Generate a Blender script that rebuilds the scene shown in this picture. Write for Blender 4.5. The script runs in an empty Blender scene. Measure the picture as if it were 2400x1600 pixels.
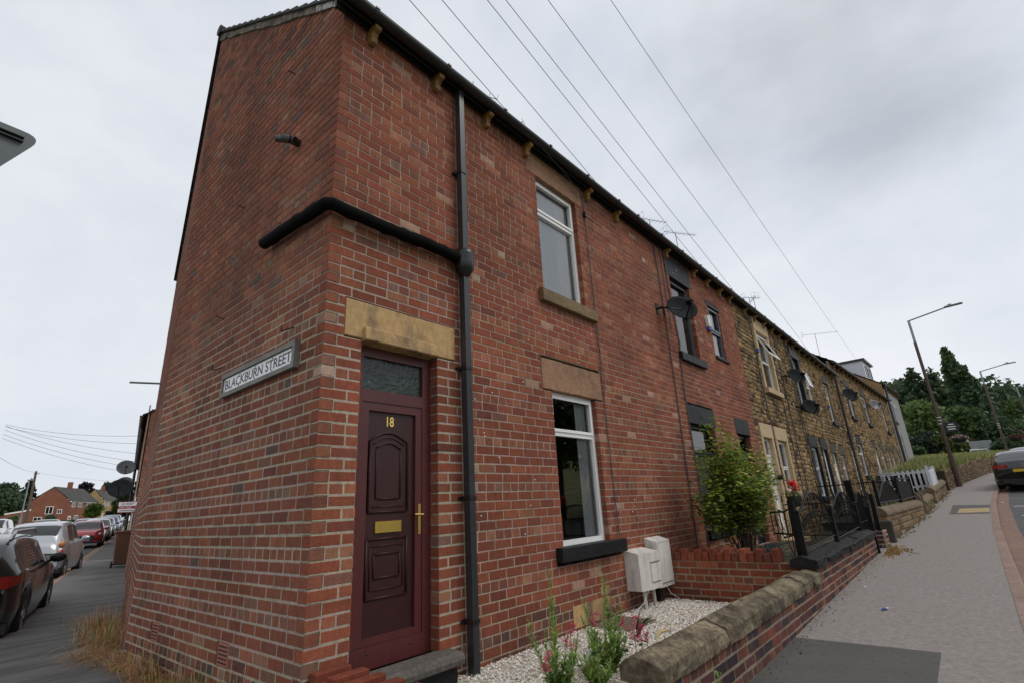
import bpy, math, random
from mathutils import Vector, Matrix, noise
R = math.radians
SC = bpy.context.scene
COL = SC.collection
# ------------------------------------------------------------------ camera
YAW, PIT, ROL = 0.8692885, 0.3135725, -0.0554904
fw = Vector((math.sin(YAW)*math.cos(PIT), math.cos(YAW)*math.cos(PIT), math.sin(PIT)))
r0 = Vector((math.cos(YAW), -math.sin(YAW), 0)); u0 = r0.cross(fw)
rt = r0*math.cos(ROL)+u0*math.sin(ROL); up = -r0*math.sin(ROL)+u0*math.cos(ROL)
cd = bpy.data.cameras.new('camera'); cam = bpy.data.objects.new('camera', cd); COL.objects.link(cam)
M3 = Matrix((rt, up, -fw)).transposed()
cam.matrix_world = Matrix.Translation((-1.8727, -3.4686, 0.8815)) @ M3.to_4x4()
cd.sensor_width = 36; cd.lens = 1192.89/2400*36; cd.clip_start = .05; cd.clip_end = 3000
SC.camera = cam
SC.render.resolution_x = 1024; SC.render.resolution_y = 682
SC.view_settings.view_transform = 'Standard'; SC.view_settings.look = 'None'
SC.view_settings.exposure = 0.0; SC.view_settings.gamma = 1
# ------------------------------------------------------------------ world
W = bpy.data.worlds.new('World'); SC.world = W; W.use_nodes = True
wn = W.node_tree.nodes; wl = W.node_tree.links
for n_ in list(wn): wn.remove(n_)
out = wn.new('ShaderNodeOutputWorld'); bg = wn.new('ShaderNodeBackground'); bg.inputs['Strength'].default_value = 0.1
sky = wn.new('ShaderNodeTexSky'); sky.sky_type = 'NISHITA'; sky.sun_disc = False
SUN_EL, SUN_AZ = 52, 150     # azimuth clockwise from +Y
sky.sun_elevation = R(SUN_EL); sky.sun_rotation = R(SUN_AZ)
tc = wn.new('ShaderNodeTexCoord')
mp = wn.new('ShaderNodeMapping'); mp.inputs['Scale'].default_value = (1, 1, 1.7)
n1 = wn.new('ShaderNodeTexNoise'); n1.inputs['Scale'].default_value = 1.9; n1.inputs['Detail'].default_value = 8; n1.inputs['Roughness'].default_value = .56; n1.inputs['Distortion'].default_value = .15
rp = wn.new('ShaderNodeValToRGB'); rp.color_ramp.elements[0].position = .30; rp.color_ramp.elements[0].color = (6.9, 7.35, 8.15, 1)
rp.color_ramp.elements[1].position = .66; rp.color_ramp.elements[1].color = (9.2, 9.35, 9.75, 1)
mx = wn.new('ShaderNodeMix'); mx.data_type = 'RGBA'; mx.inputs[0].default_value = .9
wl.new(tc.outputs['Generated'], mp.inputs[0]); wl.new(mp.outputs[0], n1.inputs['Vector'])
wl.new(n1.outputs['Fac'], rp.inputs[0]); wl.new(sky.outputs[0], mx.inputs[6]); wl.new(rp.outputs[0], mx.inputs[7])
# one broad darker cloud high over the street
dk = wn.new('ShaderNodeVectorMath'); dk.operation = 'DOT_PRODUCT'
CD = (fw+rt*.66+up*.56).normalized(); dk.inputs[1].default_value = CD
n2 = wn.new('ShaderNodeTexNoise'); n2.inputs['Scale'].default_value = 3.2; n2.inputs['Detail'].default_value = 5; wl.new(mp.outputs[0], n2.inputs['Vector'])
ad = wn.new('ShaderNodeMath'); ad.operation = 'MULTIPLY_ADD'; ad.inputs[1].default_value = .14; wl.new(n2.outputs['Fac'], ad.inputs[0]); wl.new(dk.outputs['Value'], ad.inputs[2])
mr_ = wn.new('ShaderNodeMapRange'); mr_.interpolation_type = 'SMOOTHSTEP'; mr_.inputs[1].default_value = 1.025; mr_.inputs[2].default_value = 1.09; mr_.inputs[3].default_value = 1; mr_.inputs[4].default_value = .78; wl.new(ad.outputs[0], mr_.inputs[0])
m2 = wn.new('ShaderNodeMix'); m2.data_type = 'RGBA'; m2.blend_type = 'MULTIPLY'; m2.inputs[0].default_value = 1; wl.new(mx.outputs[2], m2.inputs[6]); wl.new(mr_.outputs[0], m2.inputs[7])
wl.new(tc.outputs['Generated'], dk.inputs[0]); wl.new(m2.outputs[2], bg.inputs['Color']); wl.new(bg.outputs[0], out.inputs[0])
sd = bpy.data.lights.new('sun', 'SUN'); sd.energy = 1.2; sd.angle = R(25); sd.color = (1, .96, .9)
so = bpy.data.objects.new('sun', sd); COL.objects.link(so)
sdir = Vector((math.sin(R(SUN_AZ))*math.cos(R(SUN_EL)), math.cos(R(SUN_AZ))*math.cos(R(SUN_EL)), math.sin(R(SUN_EL))))
so.rotation_euler = sdir.to_track_quat('Z', 'Y').to_euler(); so.location = (0, -20, 40)

# ------------------------------------------------------------------ helpers
rng = random.Random(7)
def lerp(a, b, t): return a+(b-a)*t
def interp(x, pts):
    if x <= pts[0][0]: return pts[0][1]
    for (a, b), (c, d) in zip(pts, pts[1:]):
        if x <= c: return b+(d-b)*(x-a)/(c-a)
    return pts[-1][1]
class MB:
    def __init__(s): s.v = []; s.f = []; s.c = []; s.m = []
    def add(s, vs, fs, col=None, mi=0):
        b = len(s.v); s.v += [tuple(p) for p in vs]
        for f in fs: s.f.append(tuple(b+i for i in f)); s.c.append(col); s.m.append(mi)
        return s
    def box(s, x0, x1, y0, y1, z0, z1, col=None, mi=0, M=None):
        vs = [Vector((x, y, z)) for z in (z0, z1) for y in (y0, y1) for x in (x0, x1)]
        if M: vs = [M @ v for v in vs]
        return s.add(vs, [(0, 2, 3, 1), (4, 5, 7, 6), (0, 1, 5, 4), (2, 6, 7, 3), (0, 4, 6, 2), (1, 3, 7, 5)], col, mi)
    def cbox(s, x0, x1, y0, y1, z0, z1, b=.006, col=None, mi=0, M=None):
        """box with chamfered edges (three nested slabs)"""
        vs = []; fs = []
        def ring(z, i): return [Vector(p) for p in ((x0+b+i, y0+i, z), (x1-b-i, y0+i, z), (x1-i, y0+b+i, z), (x1-i, y1-b-i, z), (x1-b-i, y1-i, z), (x0+b+i, y1-i, z), (x0+i, y1-b-i, z), (x0+i, y0+b+i, z))]
        for z, i in ((z0, b), (z0+b, 0), (z1-b, 0), (z1, b)): vs += ring(z, i*.99)
        for k in range(3):
            for j in range(8): fs.append((k*8+j, k*8+(j+1) % 8, k*8+8+(j+1) % 8, k*8+8+j))
        fs += [tuple(range(7, -1, -1)), tuple(range(24, 32))]
        if M: vs = [M @ v for v in vs]
        return s.add(vs, fs, col, mi)
    def tube(s, pts, r, n=8, col=None, mi=0, caps=True, sq=None):
        pts = [Vector(p) for p in pts]; rs = r if isinstance(r, (list, tuple)) else [r]*len(pts)
        vs = []; fs = []
        for i, p in enumerate(pts):
            d = (pts[min(i+1, len(pts)-1)]-pts[max(i-1, 0)]).normalized()
            a = Vector((0, 0, 1)) if abs(d.z) < .9 else Vector((1, 0, 0))
            e1 = d.cross(a).normalized(); e2 = d.cross(e1)
            for k in range(n):
                t = 2*math.pi*(k+(.5 if n == 4 else 0))/n
                vs.append(p+(e1*math.cos(t)+e2*math.sin(t))*rs[i])
        for i in range(len(pts)-1):
            for k in range(n): fs.append((i*n+k, i*n+(k+1) % n, (i+1)*n+(k+1) % n, (i+1)*n+k))
        if caps: fs += [tuple(range(n-1, -1, -1)), tuple(range((len(pts)-1)*n, len(pts)*n))]
        return s.add(vs, fs, col, mi)
    def prism(s, poly, f0, f1, col=None, mi=0):
        """poly: list of 2D points; f0, f1 map a 2D point to 3D on the two faces"""
        n = len(poly); vs = [f0(*p) for p in poly]+[f1(*p) for p in poly]
        fs = [tuple(range(n-1, -1, -1)), tuple(range(n, 2*n))]+[(i, (i+1) % n, n+(i+1) % n, n+i) for i in range(n)]
        return s.add(vs, fs, col, mi)
    def sphere(s, c, r, nu=10, nv=7, sc=(1, 1, 1), col=None, mi=0):
        vs = []; fs = []; c = Vector(c)
        for j in range(nv+1):
            ph = math.pi*j/nv
            for i in range(nu):
                th = 2*math.pi*i/nu
                vs.append(c+Vector((math.sin(ph)*math.cos(th)*sc[0], math.sin(ph)*math.sin(th)*sc[1], math.cos(ph)*sc[2]))*r)
        for j in range(nv):
            for i in range(nu): fs.append((j*nu+i, (j+1)*nu+i, (j+1)*nu+(i+1) % nu, j*nu+(i+1) % nu))
        return s.add(vs, fs, col, mi)
    def build(s, name, mat, parent=None, smooth=False, **tg):
        me = bpy.data.meshes.new(name); me.from_pydata(s.v, [], s.f)
        ms = mat if isinstance(mat, (list, tuple)) else [mat]
        for m in ms: me.materials.append(m)
        if len(ms) > 1: me.polygons.foreach_set('material_index', s.m)
        if any(c is not None for c in s.c):
            ca = me.color_attributes.new('Col', 'FLOAT_COLOR', 'CORNER'); buf = []
            for f, c in zip(s.f, s.c):
                c = c or (.5, .5, .5)
                buf += [c[0], c[1], c[2], 1.0]*len(f)
            ca.data.foreach_set('color', buf)
        if smooth: me.polygons.foreach_set('use_smooth', [True]*len(me.polygons))
        me.update()
        o = bpy.data.objects.new(name, me); COL.objects.link(o)
        if parent: o.parent = parent
        for k, v in tg.items(): o[k] = v
        return o
def tag(o, label, cat, group=None, kind=None):
    o['label'] = label; o['category'] = cat
    if group: o['group'] = group
    if kind: o['kind'] = kind
    return o
def empty(name, loc, label, cat, group=None, rz=0):
    o = bpy.data.objects.new(name, None); COL.objects.link(o); o.location = loc; o.rotation_euler = (0, 0, rz)
    o.empty_display_size = .2
    return tag(o, label, cat, group)
def origin(o):
    """things whose parts are written in world coordinates: move parts into the empty's frame"""
    inv = Matrix.Translation(o.location) @ Matrix.Rotation(o.rotation_euler.z, 4, 'Z'); inv.invert()
    for c in o.children:
        if not c.get('_local'): c.matrix_parent_inverse = inv
def copy_tree(o, parent=None):
    c = o.copy(); COL.objects.link(c); c.parent = parent
    for ch in list(o.children): copy_tree(ch, c)
    return c
def text(name, body, size, mat, M, parent=None, ext=.002, sx=1, align='LEFT', bold=0):
    cu = bpy.data.curves.new(name, 'FONT'); cu.body = body; cu.size = size; cu.extrude = ext; cu.align_x = align; cu.offset = bold; cu.resolution_u = 3
    to = bpy.data.objects.new(name+'_t', cu); COL.objects.link(to)
    bpy.context.view_layer.update()
    me = bpy.data.meshes.new_from_object(to.evaluated_get(bpy.context.evaluated_depsgraph_get()))
    bpy.data.objects.remove(to)
    me.transform(M @ Matrix.Diagonal((sx, 1, 1, 1))); me.materials.clear(); me.materials.append(mat); me.name = name
    o = bpy.data.objects.new(name, me); COL.objects.link(o)
    if parent: o.parent = parent
    return o
def frameM(O, u, v):   # local x->u, y->v, z->u x v
    u = Vector(u).normalized(); v = Vector(v).normalized(); w = u.cross(v)
    m = Matrix((u, v, w)).transposed().to_4x4(); m.translation = Vector(O); return m

# ------------------------------------------------------------------ materials
def mat(name, col=(.5, .5, .5), rough=.7, var=0.0, vs=3.0, bump=0.0, bs=60.0, metal=0, spec=.5, attr=False, col2=None, c2pos=(.45, .6), stretch=(1, 1, 1), emit=None, coat=0, det=6):
    m = bpy.data.materials.new(name); m.use_nodes = True; nt = m.node_tree; N = nt.nodes; L = nt.links
    b = N['Principled BSDF']; b.inputs['Roughness'].default_value = rough; b.inputs['Metallic'].default_value = metal
    b.inputs['Specular IOR Level'].default_value = spec
    if coat: b.inputs['Coat Weight'].default_value = coat; b.inputs['Coat Roughness'].default_value = .05
    tcn = N.new('ShaderNodeTexCoord'); mpn = N.new('ShaderNodeMapping'); mpn.inputs['Scale'].default_value = stretch
    L.new(tcn.outputs['Object'], mpn.inputs[0])
    if attr:
        a = N.new('ShaderNodeAttribute'); a.attribute_name = 'Col'; src = a.outputs['Color']
    else:
        g_ = N.new('ShaderNodeRGB'); g_.outputs[0].default_value = (*col, 1); src = g_.outputs[0]
    if col2:
        nn = N.new('ShaderNodeTexNoise'); nn.inputs['Scale'].default_value = vs; nn.inputs['Detail'].default_value = det; nn.inputs['Roughness'].default_value = .6
        L.new(mpn.outputs[0], nn.inputs['Vector'])
        cr = N.new('ShaderNodeMapRange'); cr.inputs[1].default_value = c2pos[0]; cr.inputs[2].default_value = c2pos[1]
        L.new(nn.outputs['Fac'], cr.inputs[0])
        mm = N.new('ShaderNodeMix'); mm.data_type = 'RGBA'; L.new(cr.outputs[0], mm.inputs[0]); L.new(src, mm.inputs[6]); mm.inputs[7].default_value = (*col2, 1); src = mm.outputs[2]
    if var:
        for sc_, am in ((vs*7, var), (vs*.6, var*.8)):
            nn = N.new('ShaderNodeTexNoise'); nn.inputs['Scale'].default_value = sc_; nn.inputs['Detail'].default_value = 5
            L.new(mpn.outputs[0], nn.inputs['Vector'])
            mr = N.new('ShaderNodeMapRange'); mr.inputs[1].default_value = .3; mr.inputs[2].default_value = .7; mr.inputs[3].default_value = 1-am; mr.inputs[4].default_value = 1+am
            L.new(nn.outputs['Fac'], mr.inputs[0])
            mm = N.new('ShaderNodeMix'); mm.data_type = 'RGBA'; mm.blend_type = 'MULTIPLY'; mm.inputs[0].default_value = 1
            L.new(src, mm.inputs[6]); L.new(mr.outputs[0], mm.inputs[7]); src = mm.outputs[2]
    L.new(src, b.inputs['Base Color'])
    if bump:
        nn = N.new('ShaderNodeTexNoise'); nn.inputs['Scale'].default_value = bs; nn.inputs['Detail'].default_value = 5
        L.new(mpn.outputs[0], nn.inputs['Vector'])
        bn = N.new('ShaderNodeBump'); bn.inputs['Strength'].default_value = bump; bn.inputs['Distance'].default_value = .01
        L.new(nn.outputs['Fac'], bn.inputs['Height']); L.new(bn.outputs[0], b.inputs['Normal'])
    if emit: b.inputs['Emission Color'].default_value = (*emit, 1); b.inputs['Emission Strength'].default_value = 1
    return m
def glassmat(name, tint=(.03, .035, .04), trans=.75, bump=0, bs=1.5):
    """window glass: clear layer with a real Fresnel reflection"""
    m = bpy.data.materials.new(name); m.use_nodes = True; nt = m.node_tree; N = nt.nodes; L = nt.links
    for n_ in list(N): N.remove(n_)
    o = N.new('ShaderNodeOutputMaterial'); g = N.new('ShaderNodeBsdfGlossy'); g.inputs['Roughness'].default_value = .01
    t = N.new('ShaderNodeBsdfTransparent'); t.inputs[0].default_value = (trans, trans, trans, 1)
    fr = N.new('ShaderNodeFresnel'); fr.inputs['IOR'].default_value = 2.0; mx_ = N.new('ShaderNodeMixShader')
    L.new(fr.outputs[0], mx_.inputs[0]); L.new(t.outputs[0], mx_.inputs[1]); L.new(g.outputs[0], mx_.inputs[2]); L.new(mx_.outputs[0], o.inputs[0])
    if bump:
        tcn = N.new('ShaderNodeTexCoord'); nn = N.new('ShaderNodeTexNoise'); nn.inputs['Scale'].default_value = bs
        L.new(tcn.outputs['Object'], nn.inputs['Vector']); bn = N.new('ShaderNodeBump'); bn.inputs['Strength'].default_value = bump; bn.inputs['Distance'].default_value = .02
        L.new(nn.outputs['Fac'], bn.inputs['Height']); L.new(bn.outputs[0], g.inputs['Normal'])
    return m
def leafmat(name, rough=.5):
    m = bpy.data.materials.new(name); m.use_nodes = True; nt = m.node_tree; N = nt.nodes; L = nt.links
    b = N['Principled BSDF']; b.inputs['Roughness'].default_value = rough; b.inputs['Specular IOR Level'].default_value = .3
    a = N.new('ShaderNodeAttribute'); a.attribute_name = 'Col'; L.new(a.outputs['Color'], b.inputs['Base Color'])
    tr = N.new('ShaderNodeBsdfTranslucent'); L.new(a.outputs['Color'], tr.inputs[0])
    mx_ = N.new('ShaderNodeMixShader'); mx_.inputs[0].default_value = .3
    L.new(b.outputs[0], mx_.inputs[1]); L.new(tr.outputs[0], mx_.inputs[2]); L.new(mx_.outputs[0], N['Material Output'].inputs[0])
    return m
T = {}
T['brick'] = mat('brick', attr=True, rough=.9, var=.17, vs=3.5, bump=.7, bs=110, spec=.22, col2=(.15, .075, .055), c2pos=(.54, 1.0), stretch=(1, 1, .55))
T['stone_wall'] = mat('stone_wall', attr=True, rough=.92, var=.3, vs=4, bump=.9, bs=45, spec=.2)
T['lintel'] = mat('lintel_stone', (.42, .27, .12), .85, var=.18, vs=3, bump=.5, bs=50, col2=(.13, .095, .06), c2pos=(.47, .64), stretch=(1, 1, .6))
T['lintel_pink'] = mat('pinkish_stone', (.30, .165, .095), .88, var=.2, vs=3, bump=.5, bs=60, col2=(.17, .095, .06), c2pos=(.5, .7))
T['pale_stone'] = mat('pale_dressed_stone', (.50, .37, .22), .85, var=.1, vs=2, bump=.2, bs=60)
T['sill_olive'] = mat('weathered_sill', (.17, .115, .05), .8, var=.3, vs=5, bump=.3, bs=60, stretch=(.4, 1, 1))
T['black_paint'] = mat('black_paint', (.014, .015, .017), .5, spec=.22, var=.3, vs=6, bump=.25, bs=50)
T['dark_stone'] = mat('sooty_stone', (.06, .05, .04), .85, var=.3, vs=4, bump=.5, bs=40)
T['gutter'] = mat('gutter_plastic', (.012, .012, .013), .32, var=.2, vs=3)
T['pipe'] = mat('grey_pipe', (.028, .03, .034), .3, var=.12, vs=3)
T['dark_wood'] = mat('soffit_wood', (.012, .011, .010), .7, var=.4, vs=5)
T['corbel'] = mat('corbel_paint', (.25, .135, .035), .45, var=.3, vs=8, col2=(.05, .03, .015), c2pos=(.55, .68))
T['upvc'] = mat('white_upvc', (.82, .82, .80), .3, var=.05, vs=4)
T['upvc_grey'] = mat('grey_upvc', (.09, .10, .12), .35)
T['door_red'] = mat('mahogany_upvc', (.085, .018, .018), .38, var=.12, vs=3, bump=.25, bs=25, stretch=(8, 8, .5))
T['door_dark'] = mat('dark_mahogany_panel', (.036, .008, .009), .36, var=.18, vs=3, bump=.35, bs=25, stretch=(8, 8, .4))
T['door_mould'] = mat('mahogany_moulding', (.034, .008, .009), .5, spec=.3)
T['navy'] = mat('navy_door', (.012, .016, .035), .35)
T['brass'] = mat('brass', (.75, .52, .16), .22, metal=1, var=.1, vs=10)
T['glass'] = glassmat('window_glass', trans=.95, bump=.05, bs=1.2)
T['glass_obs'] = mat('frosted_glass', (.025, .035, .032), .12, var=.5, vs=12, bump=1.0, bs=28)
T['curtain'] = mat('net_curtain', (.62, .64, .66), .9, var=.08, vs=3, stretch=(12, 12, .3))
T['blind'] = mat('voile', (.88, .90, .93), .9, var=.05, vs=3, stretch=(10, 10, .3))
T['blind_grey'] = mat('grey_voile', (.78, .82, .88), .9, var=.05, vs=3, stretch=(10, 10, .3))
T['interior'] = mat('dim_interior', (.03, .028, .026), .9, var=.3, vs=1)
T['sign_white'] = mat('sign_white', (.78, .80, .82), .35, var=.06, vs=6)
T['letter'] = mat('sign_letter', (.02, .02, .022), .5)
T['frame_grey'] = mat('weathered_frame', (.16, .15, .13), .6, var=.3, vs=10)
T['rust'] = mat('rusty_iron', (.03, .018, .014), .8, var=.4, vs=20)
T['asphalt'] = mat('road_asphalt', (.070, .070, .072), .85, var=.12, vs=1.2, bump=.6, bs=180, col2=(.095, .092, .09), c2pos=(.45, .7))
T['pave'] = mat('pavement_asphalt', (.285, .258, .240), .92, var=.16, vs=32, bump=.8, bs=150, col2=(.215, .19, .172), c2pos=(.45, .75), det=10, spec=.2)
T['paveB'] = mat('dark_pavement_asphalt', (.165, .158, .15), .85, var=.13, vs=2.2, bump=.6, bs=150, col2=(.09, .086, .08), c2pos=(.42, .62), stretch=(.35, 1.6, 1))
T['patch'] = mat('tarmac_patch', (.088, .084, .075), .85, var=.12, vs=3, bump=.7, bs=160)
T['kerb'] = mat('kerb_stone', (.24, .16, .125), .85, var=.2, vs=4, bump=.5, bs=60)
T['channel'] = mat('brick_channel', (.20, .12, .09), .9, var=.2, vs=3, bump=.5, bs=60)
T['tactile'] = mat('buff_tactile', (.36, .26, .13), .85, var=.15, vs=6, bump=.3)
T['yellow'] = mat('yellow_paint', (.35, .25, .10), .8, var=.25, vs=3)
T['road_white'] = mat('road_white', (.6, .6, .58), .8, var=.15, vs=8)
T['gravel'] = mat('white_gravel', attr=True, rough=.8, var=.1, vs=20)
T['gravel_bed'] = mat('gravel_bed', (.50, .46, .40), .95, var=.3, vs=30, bump=1, bs=90)
T['soil'] = mat('soil', (.06, .045, .03), .95, var=.4, vs=4, bump=1, bs=40, col2=(.05, .07, .02), c2pos=(.5, .6))
T['grassland'] = mat('grassland', (.13, .15, .045), .95, var=.3, vs=.25, bump=.8, bs=8, col2=(.26, .22, .10), c2pos=(.45, .65))
T['coping'] = mat('mossy_coping', (.20, .162, .105), .92, var=.45, vs=4.5, bump=1, bs=34, col2=(.075, .060, .042), c2pos=(.40, .62), spec=.2, det=9)
T['coping_black'] = mat('black_coping', (.016, .015, .014), .7, spec=.2, var=.45, vs=6, bump=1, bs=30)
T['coping_brown'] = mat('brown_coping', (.15, .11, .065), .9, var=.25, vs=4, bump=.6, bs=40)
T['iron'] = mat('black_iron', (.008, .008, .009), .5, spec=.15, var=.2, vs=10)
T['brown_board'] = mat('brown_board', (.055, .02, .012), .7, var=.25, vs=4, stretch=(6, 6, .5))
T['dark_panel'] = mat('dark_fence_panel', (.014, .010, .008), .9, spec=.1, var=.35, vs=8)
T['white_paint'] = mat('white_paint', (.62, .64, .68), .6, var=.08, vs=6)
T['meter'] = mat('meter_plastic', (.64, .61, .56), .6, var=.12, vs=5, col2=(.33, .30, .25), c2pos=(.5, .8), stretch=(3, 3, .5))
T['dish'] = mat('dish_metal', (.018, .020, .023), .7, spec=.06, var=.15, vs=5)
T['dish_grey'] = mat('dish_grey', (.14, .145, .15), .45, var=.2, vs=5)
T['tile'] = mat('roof_tile', (.035, .032, .03), .85, var=.35, vs=2, bump=.5, bs=30)
T['verge'] = mat('verge_mortar', (.17, .14, .10), .95, var=.3, vs=6, bump=1, bs=40, col2=(.06, .05, .04), c2pos=(.45, .6))
T['render'] = mat('grey_render', (.25, .25, .245), .9, var=.08, vs=1, bump=.3)
T['tan_render'] = mat('tan_render', (.32, .19, .085), .9, var=.2, vs=2, bump=.4)
T['cladding'] = mat('white_cladding', (.6, .62, .64), .5, var=.05)
T['bark'] = mat('bark', (.07, .05, .035), .95, var=.3, vs=5, bump=1, bs=20, stretch=(3, 3, .6))
T['leaf'] = leafmat('leaf'); T['dry'] = leafmat('dry_grass', .8)
T['lamp_brown'] = mat('brown_lamp_column', (.085, .055, .042), .6, var=.15, vs=2)
T['galv'] = mat('galvanised_steel', (.28, .29, .30), .5, metal=.4, var=.12, vs=4)
T['sign_back'] = mat('sign_back', (.085, .10, .105), .5, var=.06, vs=3)
T['wood_pole'] = mat('wood_pole', (.11, .085, .065), .9, var=.25, vs=5, stretch=(3, 3, .4))
T['wire'] = mat('wire', (.06, .06, .065), .6)
T['bin'] = mat('brown_bin', (.17, .075, .042), .5, var=.15, vs=4)
T['sale_red'] = mat('sale_red', (.30, .02, .025), .5); T['sale_text'] = mat('sale_text', (.25, .2, .2), .6)
T['rubber'] = mat('tyre_rubber', (.012, .012, .012), .8)
T['alloy'] = mat('alloy', (.45, .46, .48), .3, metal=.8)
T['carglass'] = mat('car_glass', (.012, .015, .018), .03, spec=.8)
T['trim'] = mat('black_trim', (.012, .012, .013), .5)
T['red_lamp'] = mat('red_lamp', (.35, .015, .012), .15, coat=.5); T['amber_lamp'] = mat('amber_lamp', (.5, .2, .05), .15, coat=.5)
T['clear_lamp'] = mat('clear_lamp', (.45, .47, .5), .1, coat=.5); T['plate_y'] = mat('plate_yellow', (.65, .42, .03), .5); T['plate_w'] = mat('plate_white', (.65, .65, .62), .5)
T['litter_blue'] = mat('litter_blue', (.03, .06, .30), .5)
T['litter_white'] = mat('litter_white', (.7, .7, .7), .5)
def paint(name, c, metal=0.0): return mat(name, c, .32, metal=metal, coat=.8, var=.02)

# ------------------------------------------------------------------ ground shapes
ZS = [(-30, -1.2), (-20, -1.0), (0, -.47), (2.4, -.42), (5.3, -.35), (9.5, -.26), (15, -.08), (20, .15), (25, .4), (30, .7), (35, 1.0), (40, 1.32), (50, 1.75), (60, 2.1), (100, 3.6), (160, 6)]
def zs(x): return interp(x, ZS)
ZB = [(-50, -.8), (0, -.52), (20, -.30), (34, .0), (45, .30), (60, .75), (110, 2.3), (140, 3.2), (220, 6)]
def zb(y): return interp(y, ZB)
YK = [(-30, -3.5), (4.7, -3.49), (9.8, -3.52), (14.7, -3.57), (21.3, -3.74), (26.5, -4.0), (30, -4.35), (35, -5.1), (41, -6.2), (50, -8.4), (60, -11.5), (100, -26), (160, -50)]
YW = [(-30, -1.9), (10, -1.92), (12, -1.96), (16.5, -2.2), (19.5, -2.3), (27, -2.6), (30, -2.88), (35, -3.55), (41, -4.6), (50, -6.8), (60, -9.9), (100, -24.4), (160, -48)]
def yk(x): return interp(x, YK)
def yw(x): return interp(x, YW)
A0 = R(13.0)                       # Blackburn Street side wall direction
U2 = Vector((math.sin(A0), math.cos(A0), 0)); N2 = Vector((-math.cos(A0), math.sin(A0), 0))
def kx(y): return .97+(y-14.1)*math.tan(R(14.5)) if y > 2 else .97-12.1*math.tan(R(14.5))+(y-2)*.30
def strip(name, xs, fa, fb, fz, m, n=2, **tg):
    b = MB(); vs = []
    for x in xs:
        for j in range(n+1):
            vs.append((x, lerp(fa(x), fb(x), j/n), fz(x)))
    b.add(vs, [(i*(n+1)+j, (i+1)*(n+1)+j, (i+1)*(n+1)+j+1, i*(n+1)+j+1) for i in range(len(xs)-1) for j in range(n)])
    o = b.build(name, m); o['kind'] = 'structure'
    for k, v in tg.items(): o[k] = v
    return o
def ystrip(name, ys, fa, fb, fz, m, n=2):
    b = MB(); vs = []
    for y in ys:
        for j in range(n+1): vs.append((lerp(fa(y), fb(y), j/n), y, fz(y)))
    b.add(vs, [(i*(n+1)+j, i*(n+1)+j+1, (i+1)*(n+1)+j+1, (i+1)*(n+1)+j) for i in range(len(ys)-1) for j in range(n)])
    o = b.build(name, m); o['kind'] = 'structure'; return o
def fr_(a, b, st):
    n = max(1, int(round((b-a)/st))); return [a+(b-a)*i/n for i in range(n+1)]
xs = fr_(-30, 60, 1.0)+fr_(64, 160, 6)
# base ground: one wide sheet a little below everything, rising into the hill behind
def hill(x, y):
    z = zs(x)-.35
    if x < 3 and y > 0: z = min(z, zb(y)-.35)
    if y > 8:
        t = min(1, (y-8)/20); z = lerp(z, zb(y)-.35, t*max(0, min(1, (30-x)/30+.2)))
    d = math.hypot(x, y); az = math.degrees(math.atan2(x, y))
    w = max(0, min(1, (az-60)/22))*max(0, min(1, (d-85)/90))
    z += w*15*(1-.35*max(0, min(1, (az-88)/10)))
    return z
b = MB(); gx = [-400, -200, -100, -60, -40]+fr_(-30, 60, 3)+[70, 80, 90, 100, 110, 120, 135, 150, 165, 180, 200, 240, 300, 500, 900]
gy = [-900, -500, -300, -240, -200, -170, -140, -120, -100, -80, -60, -40, -30, -20]+fr_(-15, 30, 3)+[40, 50, 60, 80, 100, 130, 160, 200, 300, 500, 900]
b.add([(x, y, hill(x, y)) for x in gx for y in gy], [(i*len(gy)+j, (i+1)*len(gy)+j, (i+1)*len(gy)+j+1, i*len(gy)+j+1) for i in range(len(gx)-1) for j in range(len(gy)-1)])
b.build('ground', T['grassland'], smooth=True, kind='structure')
# main street
xr = [x for x in xs if x >= .8]
strip('pavement', xr, yk, lambda x: yw(x)+.1, zs, T['pave'], n=3)
strip('road', xs, lambda x: yk(x)-9, lambda x: yk(x)-.12, lambda x: zs(x)-.11, T['asphalt'], n=4)
strip('road_channel', xs, lambda x: yk(x)-.42, lambda x: yk(x)-.1, lambda x: zs(x)-.104, T['channel'], n=1)
b = MB()   # kerb stones
x = .8
while x < 70:
    L_ = .9; y0, y1 = yk(x), yk(x+L_); z0, z1 = zs(x), zs(x+L_); g_ = .006
    vs = [(x+g_, y0, z0-.3), (x+L_-g_, y1, z1-.3), (x+g_, y0-.13, z0-.3), (x+L_-g_, y1-.13, z1-.3),
          (x+g_, y0, z0+.006), (x+L_-g_, y1, z1+.006), (x+g_, y0-.11, z0+.006), (x+L_-g_, y1-.11, z1+.006), (x+g_, y0-.13, z0-.015), (x+L_-g_, y1-.13, z1-.015)]
    b.add(vs, [(4, 6, 7, 5), (6, 8, 9, 7), (8, 2, 3, 9), (0, 4, 5, 1), (0, 2, 8, 6, 4), (1, 5, 7, 9, 3)]); x += L_
b.build('kerb', T['kerb'], kind='structure')
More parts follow.
